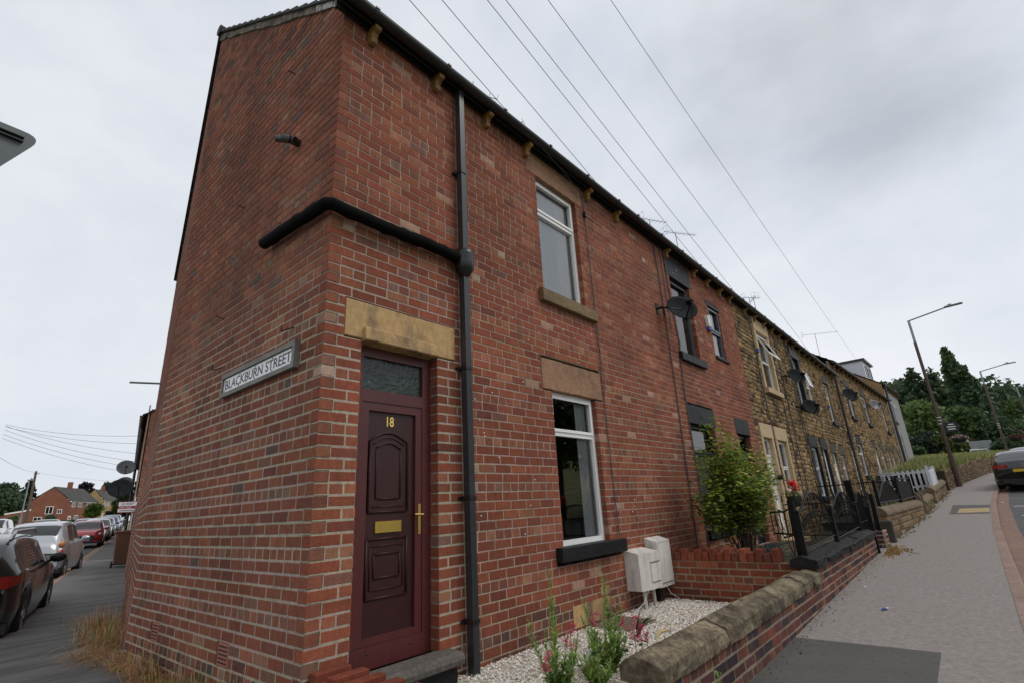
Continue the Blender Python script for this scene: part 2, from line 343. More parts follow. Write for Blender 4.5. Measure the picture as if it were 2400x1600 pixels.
# corner + Blackburn Street pavement, road and kerb
def wallx(y): return .231*(y-3.74) if y > 3.74 else 0
arc = [(.8, -3.49)]
P0, P1, P2 = Vector((.8, -3.49)), Vector((-1.9, -3.49)), Vector((kx(1.0), 1.0))
for i in range(1, 11):
    t = i/10; q = P0*(1-t)**2+P1*2*t*(1-t)+P2*t*t; arc.append((q.x, q.y))
b = MB(); n = len(arc)
inner = [(.8, 0)]+[(lerp(.8, 0.0, min(1, i/4)), lerp(-1.0, 1.0, i/10)) for i in range(1, 11)]
b.add([(q[0], q[1], lerp(zs(.8), zb(1), i/10)) for i, q in enumerate(arc)]+[(q[0]+.05, q[1], lerp(zs(.8), zb(1), i/10)) for i, q in enumerate(inner)],
      [(i, i+1, n+i+1, n+i) for i in range(n-1)])
b.build('corner_pavement', T['paveB'], kind='structure')
yB = fr_(1, 20, 1)+fr_(22, 75, 3)
ystrip('side_pavement', yB, kx, lambda y: wallx(y)+.3, zb, T['paveB'], n=3)
ysr = fr_(-3, 20, 1)+fr_(22, 110, 3); b = MB(); nn = 4
def sroad(y, t):
    x0 = kx(max(y, 1))-6.2; x1 = kx(max(y, 1))-.1 if y >= 1 else kx(1)+(1-y)*.35
    return (lerp(x1, x0, t), y, zb(y)-.08-.3*t*t)
b.add([sroad(y, j/nn) for y in ysr for j in range(nn+1)], [(i*(nn+1)+j, (i+1)*(nn+1)+j, (i+1)*(nn+1)+j+1, i*(nn+1)+j+1) for i in range(len(ysr)-1) for j in range(nn)])
b.build('side_road', T['asphalt'], kind='structure')
ystrip('side_kerb', yB, lambda y: kx(y)-.14, lambda y: kx(y), lambda y: zb(y)+.005, T['kerb'], n=1)
ystrip('yellow_line', fr_(2, 60, 2), lambda y: kx(y)-.34, lambda y: kx(y)-.24, lambda y: zb(y)-.074, T['yellow'], n=1)
b = MB(); ks_ = yB   # kerb face
b.add([(kx(y)-.14, y, zb(y)+dz) for y in ks_ for dz in (.005, -.12)], [(2*i, 2*i+1, 2*i+3, 2*i+2) for i in range(len(ks_)-1)])
b.build('side_kerb_face', T['kerb'], kind='structure')
ystrip('opposite_pavement', fr_(3, 110, 3), lambda y: kx(y)-9, lambda y: kx(y)-6.2, lambda y: zb(y)-.27, T['paveB'], n=1)
# tarmac patches, tactile paving, road markings
def quad(name, pts, m, dz, n=1):
    b_ = MB(); b_.add([(x_, y_, zs(x_)+dz) for x_, y_ in pts], [(0, 1, 2, 3)]); return b_.build(name, m, kind='structure')
b = MB(); px = fr_(.9, 3.75, .4)
b.add([(x_, y_, zs(x_)+.004) for x_ in px for y_ in (-2.96, -1.9)], [(2*i, 2*i+2, 2*i+3, 2*i+1) for i in range(len(px)-1)])
b.build('tarmac_patch', T['patch'], kind='structure')
quad('tarmac_trench', [(17.6, -3.62), (20.4, -3.72), (20.7, -2.8), (17.6, -2.76)], T['patch'], .004)
quad('tactile_paving', [(17.9, -3.62), (19.3, -3.66), (19.3, -2.98), (17.9, -2.92)], T['tactile'], .008)
for x_ in (17.9, 20.8):
    quad('road_marking', [(x_, -4.75), (x_+.12, -4.75), (x_+.12, -4.25), (x_, -4.25)], T['road_white'], -.104)
# ------------------------------------------------------------------ masonry
g = .086
PAL_F = [((.245, .072, .040), 36), ((.268, .082, .044), 28), ((.222, .064, .038), 22), ((.19, .058, .039), 8), ((.31, .120, .068), 6), ((.19, .085, .062), 1.5), ((.39, .22, .155), 1.5)]
PAL_G = [((.235, .078, .046), 36), ((.21, .071, .044), 28), ((.18, .065, .045), 12), ((.262, .092, .052), 18), ((.20, .10, .068), 4), ((.12, .075, .066), 1.5), ((.26, .125, .085), 2)]
PAL_W = [((.13, .045, .034), 25), ((.095, .038, .034), 27), ((.042, .030, .034), 30), ((.17, .056, .038), 16), ((.27, .09, .045), 4)]
PAL_N = [((.235, .062, .033), 40), ((.20, .055, .032), 30), ((.27, .08, .042), 16), ((.14, .05, .033), 14)]
PAL_S = [((.28, .185, .090), 26), ((.335, .23, .118), 20), ((.21, .138, .070), 22), ((.135, .093, .053), 15), ((.075, .056, .040), 10), ((.26, .165, .070), 14)]
PAL_F = [(tuple(a*b for a, b in zip(c, (.95, .98, .97))), w) for c, w in PAL_F]; PAL_G = [(tuple(a*b for a, b in zip(c, (.96, 1.0, .98))), w) for c, w in PAL_G]
def pick(pal, rg, v=.09):
    t = rg.random()*sum(w for _, w in pal)
    for c, w in pal:
        t -= w
        if t <= 0: break
    k = 1+rg.uniform(-v, v); return tuple(a*k*(1+rg.uniform(-.03, .03)) for a in c)
MORT = (.385, .325, .255)
class Face:
    """a vertical wall face: s along u, d outward along n, z up"""
    def __init__(f, O, u, n): f.O = Vector(O); f.u = Vector(u).normalized(); f.n = Vector(n).normalized()
    def p(f, s, d, z): return f.O+f.u*s+f.n*d+Vector((0, 0, z))
    def box(f, mb, s0, s1, d0, d1, z0, z1, col=None, mi=0, ch=0):
        vs = [f.p(s, d, z) for z in (z0, z1) for d in (d0, d1) for s in (s0, s1)]
        mb.add(vs, [(0, 2, 3, 1), (4, 5, 7, 6), (0, 1, 5, 4), (2, 6, 7, 3), (0, 4, 6, 2), (1, 3, 7, 5)], col, mi)
    def block(f, mb, s0, s1, z0, z1, depth, pr, ch, col, rg, bulge=0, shear=0):
        c = ch; h = .8*ch; z0b = z0+shear*(s0); z1b = z1
        def q(s, d, z): return f.p(s, d, z+shear*s)
        vs = [q(s0, -depth, z0), q(s1, -depth, z0), q(s1, -depth, z1), q(s0, -depth, z1),
              q(s0, pr-h, z0), q(s1, pr-h, z0), q(s1, pr-h, z1), q(s0, pr-h, z1),
              q(s0+c, pr+rg.uniform(-1, 1)*bulge, z0+c), q(s1-c, pr+rg.uniform(-1, 1)*bulge, z0+c), q(s1-c, pr+rg.uniform(-1, 1)*bulge, z1-c), q(s0+c, pr+rg.uniform(-1, 1)*bulge, z1-c)]
        fs = [(0, 1, 5, 4), (1, 2, 6, 5), (2, 3, 7, 6), (3, 0, 4, 7), (4, 5, 9, 8), (5, 6, 10, 9), (6, 7, 11, 10), (7, 4, 8, 11)]
        if bulge > .004:
            vs.append(q((s0+s1)/2, pr+bulge*rg.uniform(.4, 1.4), (z0+z1)/2)); fs += [(8, 9, 12), (9, 10, 12), (10, 11, 12), (11, 8, 12)]
        else: fs.append((8, 9, 10, 11))
        mb.add(vs, fs, col)
def intervals(s0, s1, zc, ops):
    iv = [(s0, s1, False, False)]
    for a, b_, z0, z1 in ops:
        if z0 < zc < z1:
            nx = []
            for p, q, l, r in iv:
                if b_ <= p or a >= q: nx.append((p, q, l, r)); continue
                if a > p+.01: nx.append((p, a, l, True))
                if b_ < q-.01: nx.append((b_, q, True, r))
            iv = nx
    return iv
def bricks(mb, F, s0, s1, k0, k1, ops, pal, rg, own=None, top=None, hdr=5, L=.232, gg=g, joint=.0135, depth=.03, zoff=0, shear=0, endown=None, darkbase=None, topend=None, mort=MORT, wob=.0018, rev=.11, flush=.0012, jl_=.003, split=None):
    """bond of individual bricks with recessed mortar beds; own(k) says if this face owns the corner at s0"""
    for k in range(k0, k1):
        z0 = k*gg+zoff; zc = z0+gg/2; a = s0; e = s1
        if own is not None and not own(k): a = s0+.112
        if endown is not None and not endown(k): e = s1-.112
        if top: 
            lo, hi = top(zc); a = max(a, lo); e = min(e, hi)
        if e-a < .02: continue
        header = hdr and (k % hdr == 2)
        for (p, q, lft, rgt) in [i_ for (p_, q_, l_, r_) in intervals(a, e, zc, ops) for i_ in ([(p_, q_, l_, r_)] if not split or not (p_ < split < q_) else [(p_, split, l_, False), (split, q_, False, r_)])]:
            md = rev if (lft or rgt or own) else .04
            tz_ = max(0, min(1, (3.5-zc)/1.2)); rp_ = 1 if (split is None or q <= split+.01) else .3; zf = tz_*rp_
            jb = joint-.0025+(jl_+.0025)*zf; mort_ = tuple(lerp(c1, c2, zf) for c1, c2 in zip((.34, .26, .20) if split else (.30, .22, .165), mort)) if mort is MORT else mort
            vs0 = p+(.007 if ((own and p < s0+.01) or lft) else 0); vq = q-(.007 if rgt else 0)
            F_box = [F.p(s, d, z+shear*s) for z in (z0, z0+gg) for d in (-max(md, .05), -lerp(.0035 if split else .005, flush, zf)) for s in (vs0, vq)]
            mb.add(F_box, [(0, 2, 3, 1), (4, 5, 7, 6), (0, 1, 5, 4), (2, 6, 7, 3), (0, 4, 6, 2), (1, 3, 7, 5)], tuple(c*rg.uniform(.9, 1.08) for c in mort_))
            Lk = L*.5 if header else L
            ph = 0 if own else ((k*.5*L+(.06 if header else 0)) % Lk)
            s = a-ph; pend = None
            while s < q-.01:
                bl = Lk*(1+rg.uniform(-.035, .035)); bs, be = s, s+bl
                s = be
                bs2, be2 = max(bs, p), min(be, q)
                if pend is not None: bs2 = pend; pend = None
                if be2-bs2 < .05:
                    if be2 < q-.01: pend = bs2; continue
                elif q-be2 < .05 and s < q-.01: be2 = q; s = q
                jl = joint/2 if bs2 > p+.001 else (0 if (own and p < s0+.01) or lft else joint/2)
                jr = joint/2 if be2 < q-.001 else (0 if rgt or endown else joint/2)
                dp = .105 if (bs2 <= p+.001 or be2 >= q-.001) and (lft or rgt or own) else depth
                col = pick(pal, rg); nv = 1+.30*noise.noise(Vector((bs2*.8+F.O.y, zc*.9, F.u.y*5)))+.16*noise.noise(Vector((bs2*2.6, zc*3.1, F.u.y*5)))
                col = tuple(a_*nv*(h_ if header else 1) for a_, h_ in zip(col, (1.04, 1.22, 1.25)))
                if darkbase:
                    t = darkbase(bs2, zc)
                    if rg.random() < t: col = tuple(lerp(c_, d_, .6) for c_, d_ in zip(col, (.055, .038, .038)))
                F.block(mb, bs2+jl, be2-jr, z0+jb/2+rg.uniform(-1, 1)*wob*.8, z0+gg-jb/2+rg.uniform(-1, 1)*wob*.8, dp, rg.uniform(-.3*wob, wob), .003, col, rg, shear=shear)
def stones(mb, F, s0, s1, z0, z1, ops, pal, rg, h=(.095, .14), w=(.14, .34), bulge=.014, mort=(.21, .165, .11), shear=0, ch=.014):
    z = z0
    while z < z1-.03:
        hh = min(rg.uniform(*h), z1-z); zc = z+hh/2
        for (p, q, l, r) in intervals(s0, s1, zc, ops):
            vs = [F.p(s, d, zz+shear*s) for zz in (z, z+hh) for d in (-.12, -.012) for s in (p, q)]
            mb.add(vs, [(0, 2, 3, 1), (4, 5, 7, 6), (0, 1, 5, 4), (2, 6, 7, 3), (0, 4, 6, 2), (1, 3, 7, 5)], mort)
            s = p
            while s < q-.02:
                e = min(q, s+rg.uniform(*w))
                if q-e < .1: e = q
                F.block(mb, s+.005, e-.005, z+.005, z+hh-.005, .06 if not (l or r) else .11, rg.uniform(-.004, .008), ch, pick(pal, rg, .2), rg, bulge=bulge, shear=shear)
                s = e
        z += hh
# ------------------------------------------------------------------ openings
def window(F, par, s0, s1, z0, z1, rec=.07, fm='upvc', top=None, fw_=.055, blind=None, mull=None, open_top=0, deep=.5, sash=True, gm='glass'):
    """frame with optional top light, glass, curtain, dark room behind"""
    m = T[fm]; b_ = MB(); d0, d1 = -rec-.06, -rec
    tz = top if top else None
    def bar(a0, a1, c0, c1, dd0=d0, dd1=d1): F.box(b_, a0, a1, dd0, dd1, c0, c1)
    bar(s0, s0+fw_, z0, z1); bar(s1-fw_, s1, z0, z1); bar(s0+fw_, s1-fw_, z1-fw_, z1); bar(s0+fw_, s1-fw_, z0, z0+fw_)
    if tz: bar(s0+fw_, s1-fw_, tz-fw_*.5, tz+fw_*.5)
    if mull: bar(mull-fw_*.5, mull+fw_*.5, z0+fw_, (tz or z1-fw_+fw_*.5)-fw_*.5)
    if sash and tz and not open_top:   # raised sash of the top light
        a = fw_*.75; w_ = .035; y0, y1 = d1+.001, d1+.014
        F.box(b_, s0+a, s0+a+w_, y0, y1, tz+.02, z1-a); F.box(b_, s1-a-w_, s1-a, y0, y1, tz+.02, z1-a)
        F.box(b_, s0+a+w_, s1-a-w_, y0, y1, z1-a-w_, z1-a); F.box(b_, s0+a+w_, s1-a-w_, y0, y1, tz+.02, tz+.02+w_)
    fo = b_.build('window', m, par)
    gs = MB(); vz = [(z0+fw_*.9, z1-fw_*.9)]
    if tz: vz = [(z0+fw_*.9, tz-fw_*.4), (tz+fw_*.4, z1-fw_*.9)]
    for i, (a, c) in enumerate(vz):
        if open_top and i == 1: continue
        gs.add([F.p(s0+fw_*.9, d0+.02, a), F.p(s1-fw_*.9, d0+.02, a), F.p(s1-fw_*.9, d0+.02, c), F.p(s0+fw_*.9, d0+.02, c)], [(0, 1, 2, 3)])
    gs.build('pane', T[gm], fo)
    if open_top:      # hinged-out casement
        a, c = vz[1]; q = MB(); o_ = open_top; w_ = .04
        def pp(s, t, e): # t from hinge (top) to bottom
            ang = R(o_); return F.p(s, d1+math.sin(ang)*(c-a)*t+e, c-(c-a)*math.cos(ang)*t)
        def pl(sa, sb, ta, tb):
            q.add([pp(sa, ta, 0), pp(sb, ta, 0), pp(sb, tb, 0), pp(sa, tb, 0), pp(sa, ta, .03), pp(sb, ta, .03), pp(sb, tb, .03), pp(sa, tb, .03)],
                  [(0, 1, 2, 3), (4, 7, 6, 5), (0, 4, 5, 1), (2, 6, 7, 3), (0, 3, 7, 4), (1, 5, 6, 2)])
        pl(s0+.02, s1-.02, 0, .12); pl(s0+.02, s1-.02, .88, 1); pl(s0+.02, s0+.07, .12, .88); pl(s1-.07, s1-.02, .12, .88)
        cs = q.build('casement', m, fo)
        q = MB(); q.add([pp(s0+.06, .1, .015), pp(s1-.06, .1, .015), pp(s1-.06, .9, .015), pp(s0+.06, .9, .015)], [(0, 1, 2, 3)]); q.build('pane', T[gm], cs)
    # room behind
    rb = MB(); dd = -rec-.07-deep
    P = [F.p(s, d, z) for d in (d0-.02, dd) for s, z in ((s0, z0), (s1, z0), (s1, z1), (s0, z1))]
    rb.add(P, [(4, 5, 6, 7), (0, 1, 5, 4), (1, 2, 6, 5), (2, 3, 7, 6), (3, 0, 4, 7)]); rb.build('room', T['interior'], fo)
    if blind:
        for a, c, zz0, zz1, mm in blind:
            q = MB(); n_ = 14; vs = []
            for i in range(n_+1):
                s = lerp(a, c, i/n_); d = d0-.03-(.004 if i % 2 else 0)
                vs += [F.p(s, d, zz0), F.p(s, d, zz1)]
            q.add(vs, [(2*i, 2*i+2, 2*i+3, 2*i+1) for i in range(n_)]); q.build('curtain', T[mm], fo)
    return fo
def slab(F, par, name, s0, s1, z0, z1, d0, d1, m, ch=.008, rough_=0, sub=1, seed=0, **tg):
    """dressed stone with soft edges; rough_ gives it uneven faces"""
    rg = random.Random(seed); mb = MB(); nx = max(2, int((s1-s0)/.08)) if rough_ else 1
    if not rough_:
        c = ch; vs = []
        for (a, e) in ((0, c), (c, 0)):
            pass
        ring = lambda d, i: [F.p(s0+i, d, z0+i), F.p(s1-i, d, z0+i), F.p(s1-i, d, z1-i), F.p(s0+i, d, z1-i)]
        vs = ring(d0, 0)+ring(d1-c, 0)+ring(d1, c)
        fs = [(0, 3, 2, 1)]+[(k*4+j, k*4+(j+1) % 4, k*4+4+(j+1) % 4, k*4+4+j) for k in (0, 1) for j in range(4)]+[(8, 9, 10, 11)]
        mb.add(vs, fs); return mb.build(name, m, par, **tg)
    prof = [(d0, z0), (d0, z1), (d1-ch, z1), (d1, z1-ch), (d1, (z0+z1)/2), (d1, z0+ch), (d1-ch, z0)]
    vs = []; n = len(prof)
    for i in range(nx+1):
        s = lerp(s0, s1, i/nx)
        for (d, z) in prof: vs.append(F.p(s+rg.uniform(-1, 1)*rough_*.5, d+(rg.uniform(-1, 1)*rough_ if d > d0 else 0), z+rg.uniform(-1, 1)*rough_*.6))
    fs = [(i*n+j, i*n+(j+1) % n, (i+1)*n+(j+1) % n, (i+1)*n+j) for i in range(nx) for j in range(n)]+[tuple(range(n)), tuple(range(nx*n+n-1, nx*n-1, -1))]
    mb.add(vs, fs); return mb.build(name, m, par, **tg)
FF = Face((0, 0, 0), (1, 0, 0), (0, -1, 0))            # street front
FG = Face((0, 0, 0), (0, 1, 0), (-1, 0, 0))            # gable on Blackburn Street
FR = Face((0, 3.74, 0), U2, N2)                        # skewed rear half of the gable
EAVE, APEX = 5.60, 8.12
# =================================================================== house 18
h = empty('corner_house', (0, 0, -.4), 'red brick corner end-terrace house with a mahogany front door and street nameplate on its gable', 'house', 'terraced houses along the street')
wr = random.Random(3)
opsF = [(.34, 1.14, -.17, 2.25), (.18, 1.36, 2.25, 2.57), (2.91, 3.86, .44, 2.17), (2.74, 4.03, 2.17, 2.54), (2.91, 3.86, 3.43, 5.14), (2.72, 4.04, 5.14, 5.52), (2.77, 4.13, .29, .44), (2.8, 4.06, 3.26, 3.43),
        (2.98, 3.75, -.37, -.14), (.34, 1.24, -.4, -.17)]
mb = MB(); own = lambda k: k % 2 == 0
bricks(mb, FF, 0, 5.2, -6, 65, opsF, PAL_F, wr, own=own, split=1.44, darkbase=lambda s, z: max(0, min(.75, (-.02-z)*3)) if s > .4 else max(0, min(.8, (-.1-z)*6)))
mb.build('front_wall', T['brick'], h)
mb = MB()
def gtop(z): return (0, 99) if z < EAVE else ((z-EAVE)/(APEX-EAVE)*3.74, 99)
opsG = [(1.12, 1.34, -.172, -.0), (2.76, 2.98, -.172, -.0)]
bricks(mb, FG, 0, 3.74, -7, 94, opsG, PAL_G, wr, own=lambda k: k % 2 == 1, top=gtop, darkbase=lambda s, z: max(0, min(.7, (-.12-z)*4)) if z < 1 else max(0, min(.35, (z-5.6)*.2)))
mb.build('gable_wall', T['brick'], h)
mb = MB()
def rtop(z): return (.02, 4.0) if z < EAVE else (.02, max(.02, 4.0*(1-(z-EAVE)/(APEX-EAVE))))
bricks(mb, FR, .02, 4.0, -6, 94, [], PAL_G, wr, top=rtop)
mb.build('gable_wall', T['brick'], h, label='rear half of the gable wall, angled along the side street')
# solid core so no light leaks through
b = MB(); P = [(.12, .13), (5.2, .13), (5.2, 3.74), (5.2, 7.4), (U2.x*3.9+.12, 3.74+U2.y*3.9), (.12, 3.74)]
zt = [EAVE-.05, EAVE-.05, APEX-.08, EAVE-.05, EAVE-.05, APEX-.08]
b.add([(x_, y_, APEX-.1 if abs(y_-3.74) < .01 else EAVE-.06) for x_, y_ in P]+[(x_, y_, -.6) for x_, y_ in P], [(5, 2, 1, 0), (5, 4, 3, 2), (6, 7, 8, 9, 10, 11)]+[(i, (i+1) % 6, 6+(i+1) % 6, 6+i) for i in range(1, 6)])
b.build('rear_wall', T['dark_stone'], h)
# stonework
slab(FF, h, 'lintel', .18, 1.36, 2.25, 2.57, -.1, .004, T['lintel'], rough_=.003, seed=1)
slab(FF, h, 'door_hood', .345, 1.12, 2.235, 2.345, -.1, .045, T['lintel'], rough_=.003, seed=2)
slab(FF, h, 'lintel', 2.74, 4.03, 2.17, 2.545, -.1, .004, T['lintel_pink'], rough_=.003, seed=3)
slab(FF, h, 'lintel', 2.72, 4.04, 5.14, 5.56, -.1, .004, T['lintel_pink'], rough_=.003, seed=4)
slab(FF, h, 'window_sill', 2.76, 4.12, .30, .445, -.12, .085, T['black_paint'], rough_=.002, seed=5, label='black painted window sill')
slab(FF, h, 'window_sill', 2.8, 4.06, 3.27, 3.435, -.12, .07, T['sill_olive'], rough_=.002, seed=6, label='mossy olive brown window sill')
slab(FF, h, 'stone_block', 2.98, 3.75, -.36, -.14, -.1, .004, T['lintel'], rough_=.004, seed=7)
slab(FF, h, 'stone_block', 3.55, 3.75, -.13, -.03, -.05, .004, T['lintel'], rough_=.002, seed=8)
# cellar vents on the gable
for s in (1.12, 2.76):
    b = MB(); FG.box(b, s+.01, s+.21, -.05, -.004, -.165, -.005); o = b.build('air_brick', mat('vent_terracotta', (.36, .13, .09), .8), h)
    b = MB()
    for j in range(5):
        for i in range(3): FG.box(b, s+.03+i*.058, s+.075+i*.058, -.004, -.001, -.15+j*.028, -.138+j*.028)
    b.build('slot', T['trim'], o)
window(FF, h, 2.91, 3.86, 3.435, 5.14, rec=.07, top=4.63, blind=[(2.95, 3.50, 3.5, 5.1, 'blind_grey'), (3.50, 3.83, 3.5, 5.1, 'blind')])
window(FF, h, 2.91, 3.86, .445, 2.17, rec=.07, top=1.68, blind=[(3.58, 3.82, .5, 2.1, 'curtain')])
# front door: frame, leaf, fittings
b = MB(); d0, d1 = -.17, -.1
for a in ((.34, .43, -.17, 2.25), (1.05, 1.14, -.17, 2.25), (.43, 1.05, 2.15, 2.25), (.43, 1.05, 1.77, 1.87), (.43, 1.05, -.17, -.02)): FF.box(b, a[0], a[1], d0, d1, a[2], a[3])
df = b.build('door_frame', T['door_red'], h)
for s in (.55, .93):
    b = MB(); b.sphere(FF.p(s, -.1, -.07), .018, 8, 6, (1.2, .3, .35)); b.build('drain_cap', T['rust'], df)
b = MB(); FF.box(b, .43, 1.05, -.16, -.13, 1.87, 2.15); b.build('fanlight', T['glass_obs'], h)
b = MB()
for a in ((.432, .50, -.018, 1.768), (.98, 1.048, -.018, 1.768), (.50, .98, 1.70, 1.768), (.50, .98, -.018, .03)): FF.box(b, a[0], a[1], -.165, -.108, a[2], a[3])
leaf = b.build('door', T['door_red'], h)
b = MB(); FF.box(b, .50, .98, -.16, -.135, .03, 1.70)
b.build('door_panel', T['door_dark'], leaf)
def ridge(b_, pts, r=.011):
    b_.tube([FF.p(s, -.132, z) for s, z in pts], r, 8)
b = MB()
arcp = [(.53+.38*i/12, 1.455+.075*math.sin(math.pi*i/12)) for i in range(13)]
ridge(b, [(.53, .90)]+arcp+[(.91, .90)]); ridge(b, [(.53, .90), (.91, .90)])
arc2 = [(.60+.24*i/12, 1.40+.045*math.sin(math.pi*i/12)) for i in range(13)]
ridge(b, arc2, .009); ridge(b, [(.60, 1.0), (.60, 1.40)], .006); ridge(b, [(.84, 1.0), (.84, 1.40)], .006); ridge(b, [(.62, 1.0), (.82, 1.0)], .009)
arc3 = [(.565+.31*i/12, 1.43+.06*math.sin(math.pi*i/12)) for i in range(13)]
ridge(b, arc3, .005); ridge(b, [(.565, .94), (.875, .94)], .005)
for i, (a, c, e, f_) in enumerate(((.53, .91, .28, .70), (.60, .84, .42, .59), (.565, .875, .34, .65))):
    ridge(b, [(a, e), (a, f_)], (.011, .006, .005)[i]); ridge(b, [(c, e), (c, f_)], (.011, .006, .005)[i]); ridge(b, [(a, e), (c, e)], (.011, .009, .006)[i]); ridge(b, [(a, f_), (c, f_)], (.011, .009, .006)[i])
b.build('panel_moulding', T['door_mould'], leaf, smooth=True)
b = MB(); FF.box(b, .60, .85, -.134, -.122, .745, .83); FF.box(b, .603, .847, -.122, -.118, .752, .775); FF.box(b, .603, .847, -.122, -.114, .746, .752); b.build('letterbox', T['brass'], leaf)
b = MB(); FF.box(b, 1.005, 1.032, -.108, -.098, .71, .95); b.tube([FF.p(1.018, -.1, .865), FF.p(1.018, -.055, .865)], .009); b.tube([FF.p(1.025, -.055, .865), FF.p(.935, -.055, .868)], .009)
b.build('door_handle', T['brass'], leaf)
text('house_number', '18', .115, T['brass'], frameM(FF.p(.675, -.133, 1.585), (1, 0, 0), (0, 0, 1)), leaf, ext=.004, sx=.78, bold=.002)
# door step
b = MB(); prof = [(0.0, -.115), (-.20, -.12), (-.245, -.135), (-.26, -.165), (-.25, -.20), (-.21, -.215), (0.0, -.215)]
b.prism(prof, lambda y, z: (.36, y*.85+.03, z-.045), lambda y, z: (1.24, y*.85+.03, z-.045)); b.build('door_step', mat('worn_step', (.105, .092, .08), .85, var=.3, vs=4, bump=.7, bs=50), h)
b = MB(); b.box(.38, 1.22, -.12, .05, -.6, -.262); b.build('step_riser', T['black_paint'], h)
# eaves: fascia, soffit, gutter, corbels
def half_gutter(par, F, s0, s1, z, d=.17, r=.065, m='gutter', name='gutter'):
    b_ = MB(); n = 8; vs = []
    for s in (s0, s1):
        for rr in (r, r-.006):
            for j in range(n+1):
                t = math.pi*j/n; vs.append(F.p(s, d+rr*math.cos(t), z-rr*math.sin(t)))
    N_ = n+1; fs = []
    for j in range(n): fs += [(j, j+1, 2*N_+j+1, 2*N_+j), (N_+j, 3*N_+j, 3*N_+j+1, N_+j+1), (j, N_+j, N_+j+1, j+1), (2*N_+j, 2*N_+j+1, 3*N_+j+1, 3*N_+j)]
    fs += [(0, 2*N_, 3*N_, N_), (n, N_+n, 3*N_+n, 2*N_+n)]
    b_.add(vs, fs)
    b_.add([vs[j] for j in range(N_)], [tuple(range(N_))])      # stop end
    go = b_.build(name, T[m], par)
    s = s0+.35
    while s < s1:
        c_ = MB()
        pts = [F.p(s, d+(r+.004)*math.cos(math.pi*j/8), z-(r+.004)*math.sin(math.pi*j/8)) for j in range(9)]
        for sg in (-.02, .02): pass
        vs = [p_+F.u*e for p_ in pts for e in (-.022, .022)]
        c_.add(vs, [(2*i, 2*i+1, 2*i+3, 2*i+2) for i in range(8)]); F.box(c_, s-.022, s+.022, d+r-.004, d+r+.012, z-.006, z+.014)
        s += .93
        c_.build('gutter_bracket', T[m], go)
    return go
def eaves(par, F, s0, s1, z, gz=None, corb=(), shear=0):
    b_ = MB(); F.box(b_, s0, s1, .0, .12, z-.075, z-.05); F.box(b_, s0, s1, .085, .105, z-.14, z-.075); F.box(b_, s0, s1, .002, .03, z-.15, z-.075); b_.build('eaves_board', T['dark_wood'], par)
    half_gutter(par, F, s0-.03, s1, gz or z-.09)
    for s in corb: corbel(par, F, s, z-.15)
def corbel(par, F, s, z):
    prof = [(0, .0), (.13, 0), (.145, -.03), (.13, -.055), (.085, -.07), (.065, -.10), (.075, -.135), (.06, -.165), (.03, -.18), (0, -.18)]
    b_ = MB(); b_.prism(prof, lambda d, zz: F.p(s-.035, d, z+zz+.02), lambda d, zz: F.p(s+.035, d, z+zz+.02)); return b_.build('corbel', T['corbel'], par)
eaves(h, FF, -.1, 5.2, 5.62, gz=5.54, corb=(.30, 1.13, 1.93, 2.70, 4.18, 5.06))
def roof(par, F, s0, s1, z0, rise, run=3.74, d0=.19, name='roof', m='tile', tiles=True, back=True, verge=False):
    b_ = MB(); n = 17
    for i in range(n):
        for side in ((0, 1) if back else (0,)):
            t0, t1 = i/n, (i+1)/n
            if side == 0: a0, a1 = lerp(d0, -run, t0), lerp(d0, -run, t1)
            else: a0, a1 = lerp(-2*run-d0, -run, t0), lerp(-2*run-d0, -run, t1)
            zz = lambda t: z0+(rise)*t-(rise/run*d0)*(1-t)
            b_.add([F.p(s0, a0, zz(t0)+.0), F.p(s1, a0, zz(t0)+.0), F.p(s1, a1, zz(t1)), F.p(s0, a1, zz(t1)), F.p(s0, a0, zz(t0)+.055), F.p(s1, a0, zz(t0)+.055), F.p(s1, a1, zz(t1)+.02), F.p(s0, a1, zz(t1)+.02)],
                   [(0, 3, 2, 1), (4, 5, 6, 7), (0, 1, 5, 4), (0, 4, 7, 3), (1, 2, 6, 5), (2, 3, 7, 6)])
    b_.tube([F.p(s0-.01, -run, z0+rise+.03), F.p(s1, -run, z0+rise+.03)], .09, 8)
    return b_.build(name, T[m], par)
roof(h, FF, -.05, 5.2, 5.66, APEX-5.56, back=False)
b = MB()   # rear slope, its verge following the skewed wall
nb = 16
for i in range(nb):
    t0, t1 = i/nb, (i+1)/nb; s0_, s1_ = 4.1*t0, 4.1*t1
    A = FR.p(s0_, .05, lerp(APEX+.1, EAVE+.05, t0)); B_ = FR.p(s1_, .05, lerp(APEX+.1, EAVE+.05, t1))
    b.add([A, (5.2, A.y, A.z), (5.2, B_.y, B_.z), B_, A-Vector((0, 0, .09)), (5.2, A.y, A.z-.09), (5.2, B_.y, B_.z-.05), B_-Vector((0, 0, .05))], [(0, 3, 2, 1), (4, 5, 6, 7), (0, 4, 7, 3), (3, 7, 6, 2), (0, 1, 5, 4)])
b.build('roof', T['tile'], h, label='rear roof slope with black verge')
b = MB(); rg = random.Random(5)   # mortar bedding under the verge tiles
pts = [(lerp(-.1, 3.76, i/24), lerp(5.62-.05, APEX+.03, i/24)) for i in range(25)]
vs = []
for y_, z_ in pts:
    w_ = .05+rg.uniform(0, .035); vs += [(-.02+rg.uniform(-.006, .006), y_, z_+.05), (-.02+rg.uniform(-.006, .006), y_, z_-w_+.01), (.1, y_, z_+.05), (.1, y_, z_-w_+.01)]
b.add(vs, [(4*i, 4*i+1, 4*i+5, 4*i+4) for i in range(24)]+[(4*i+1, 4*i+3, 4*i+7, 4*i+5) for i in range(24)]); b.build('verge_mortar', T['verge'], h)
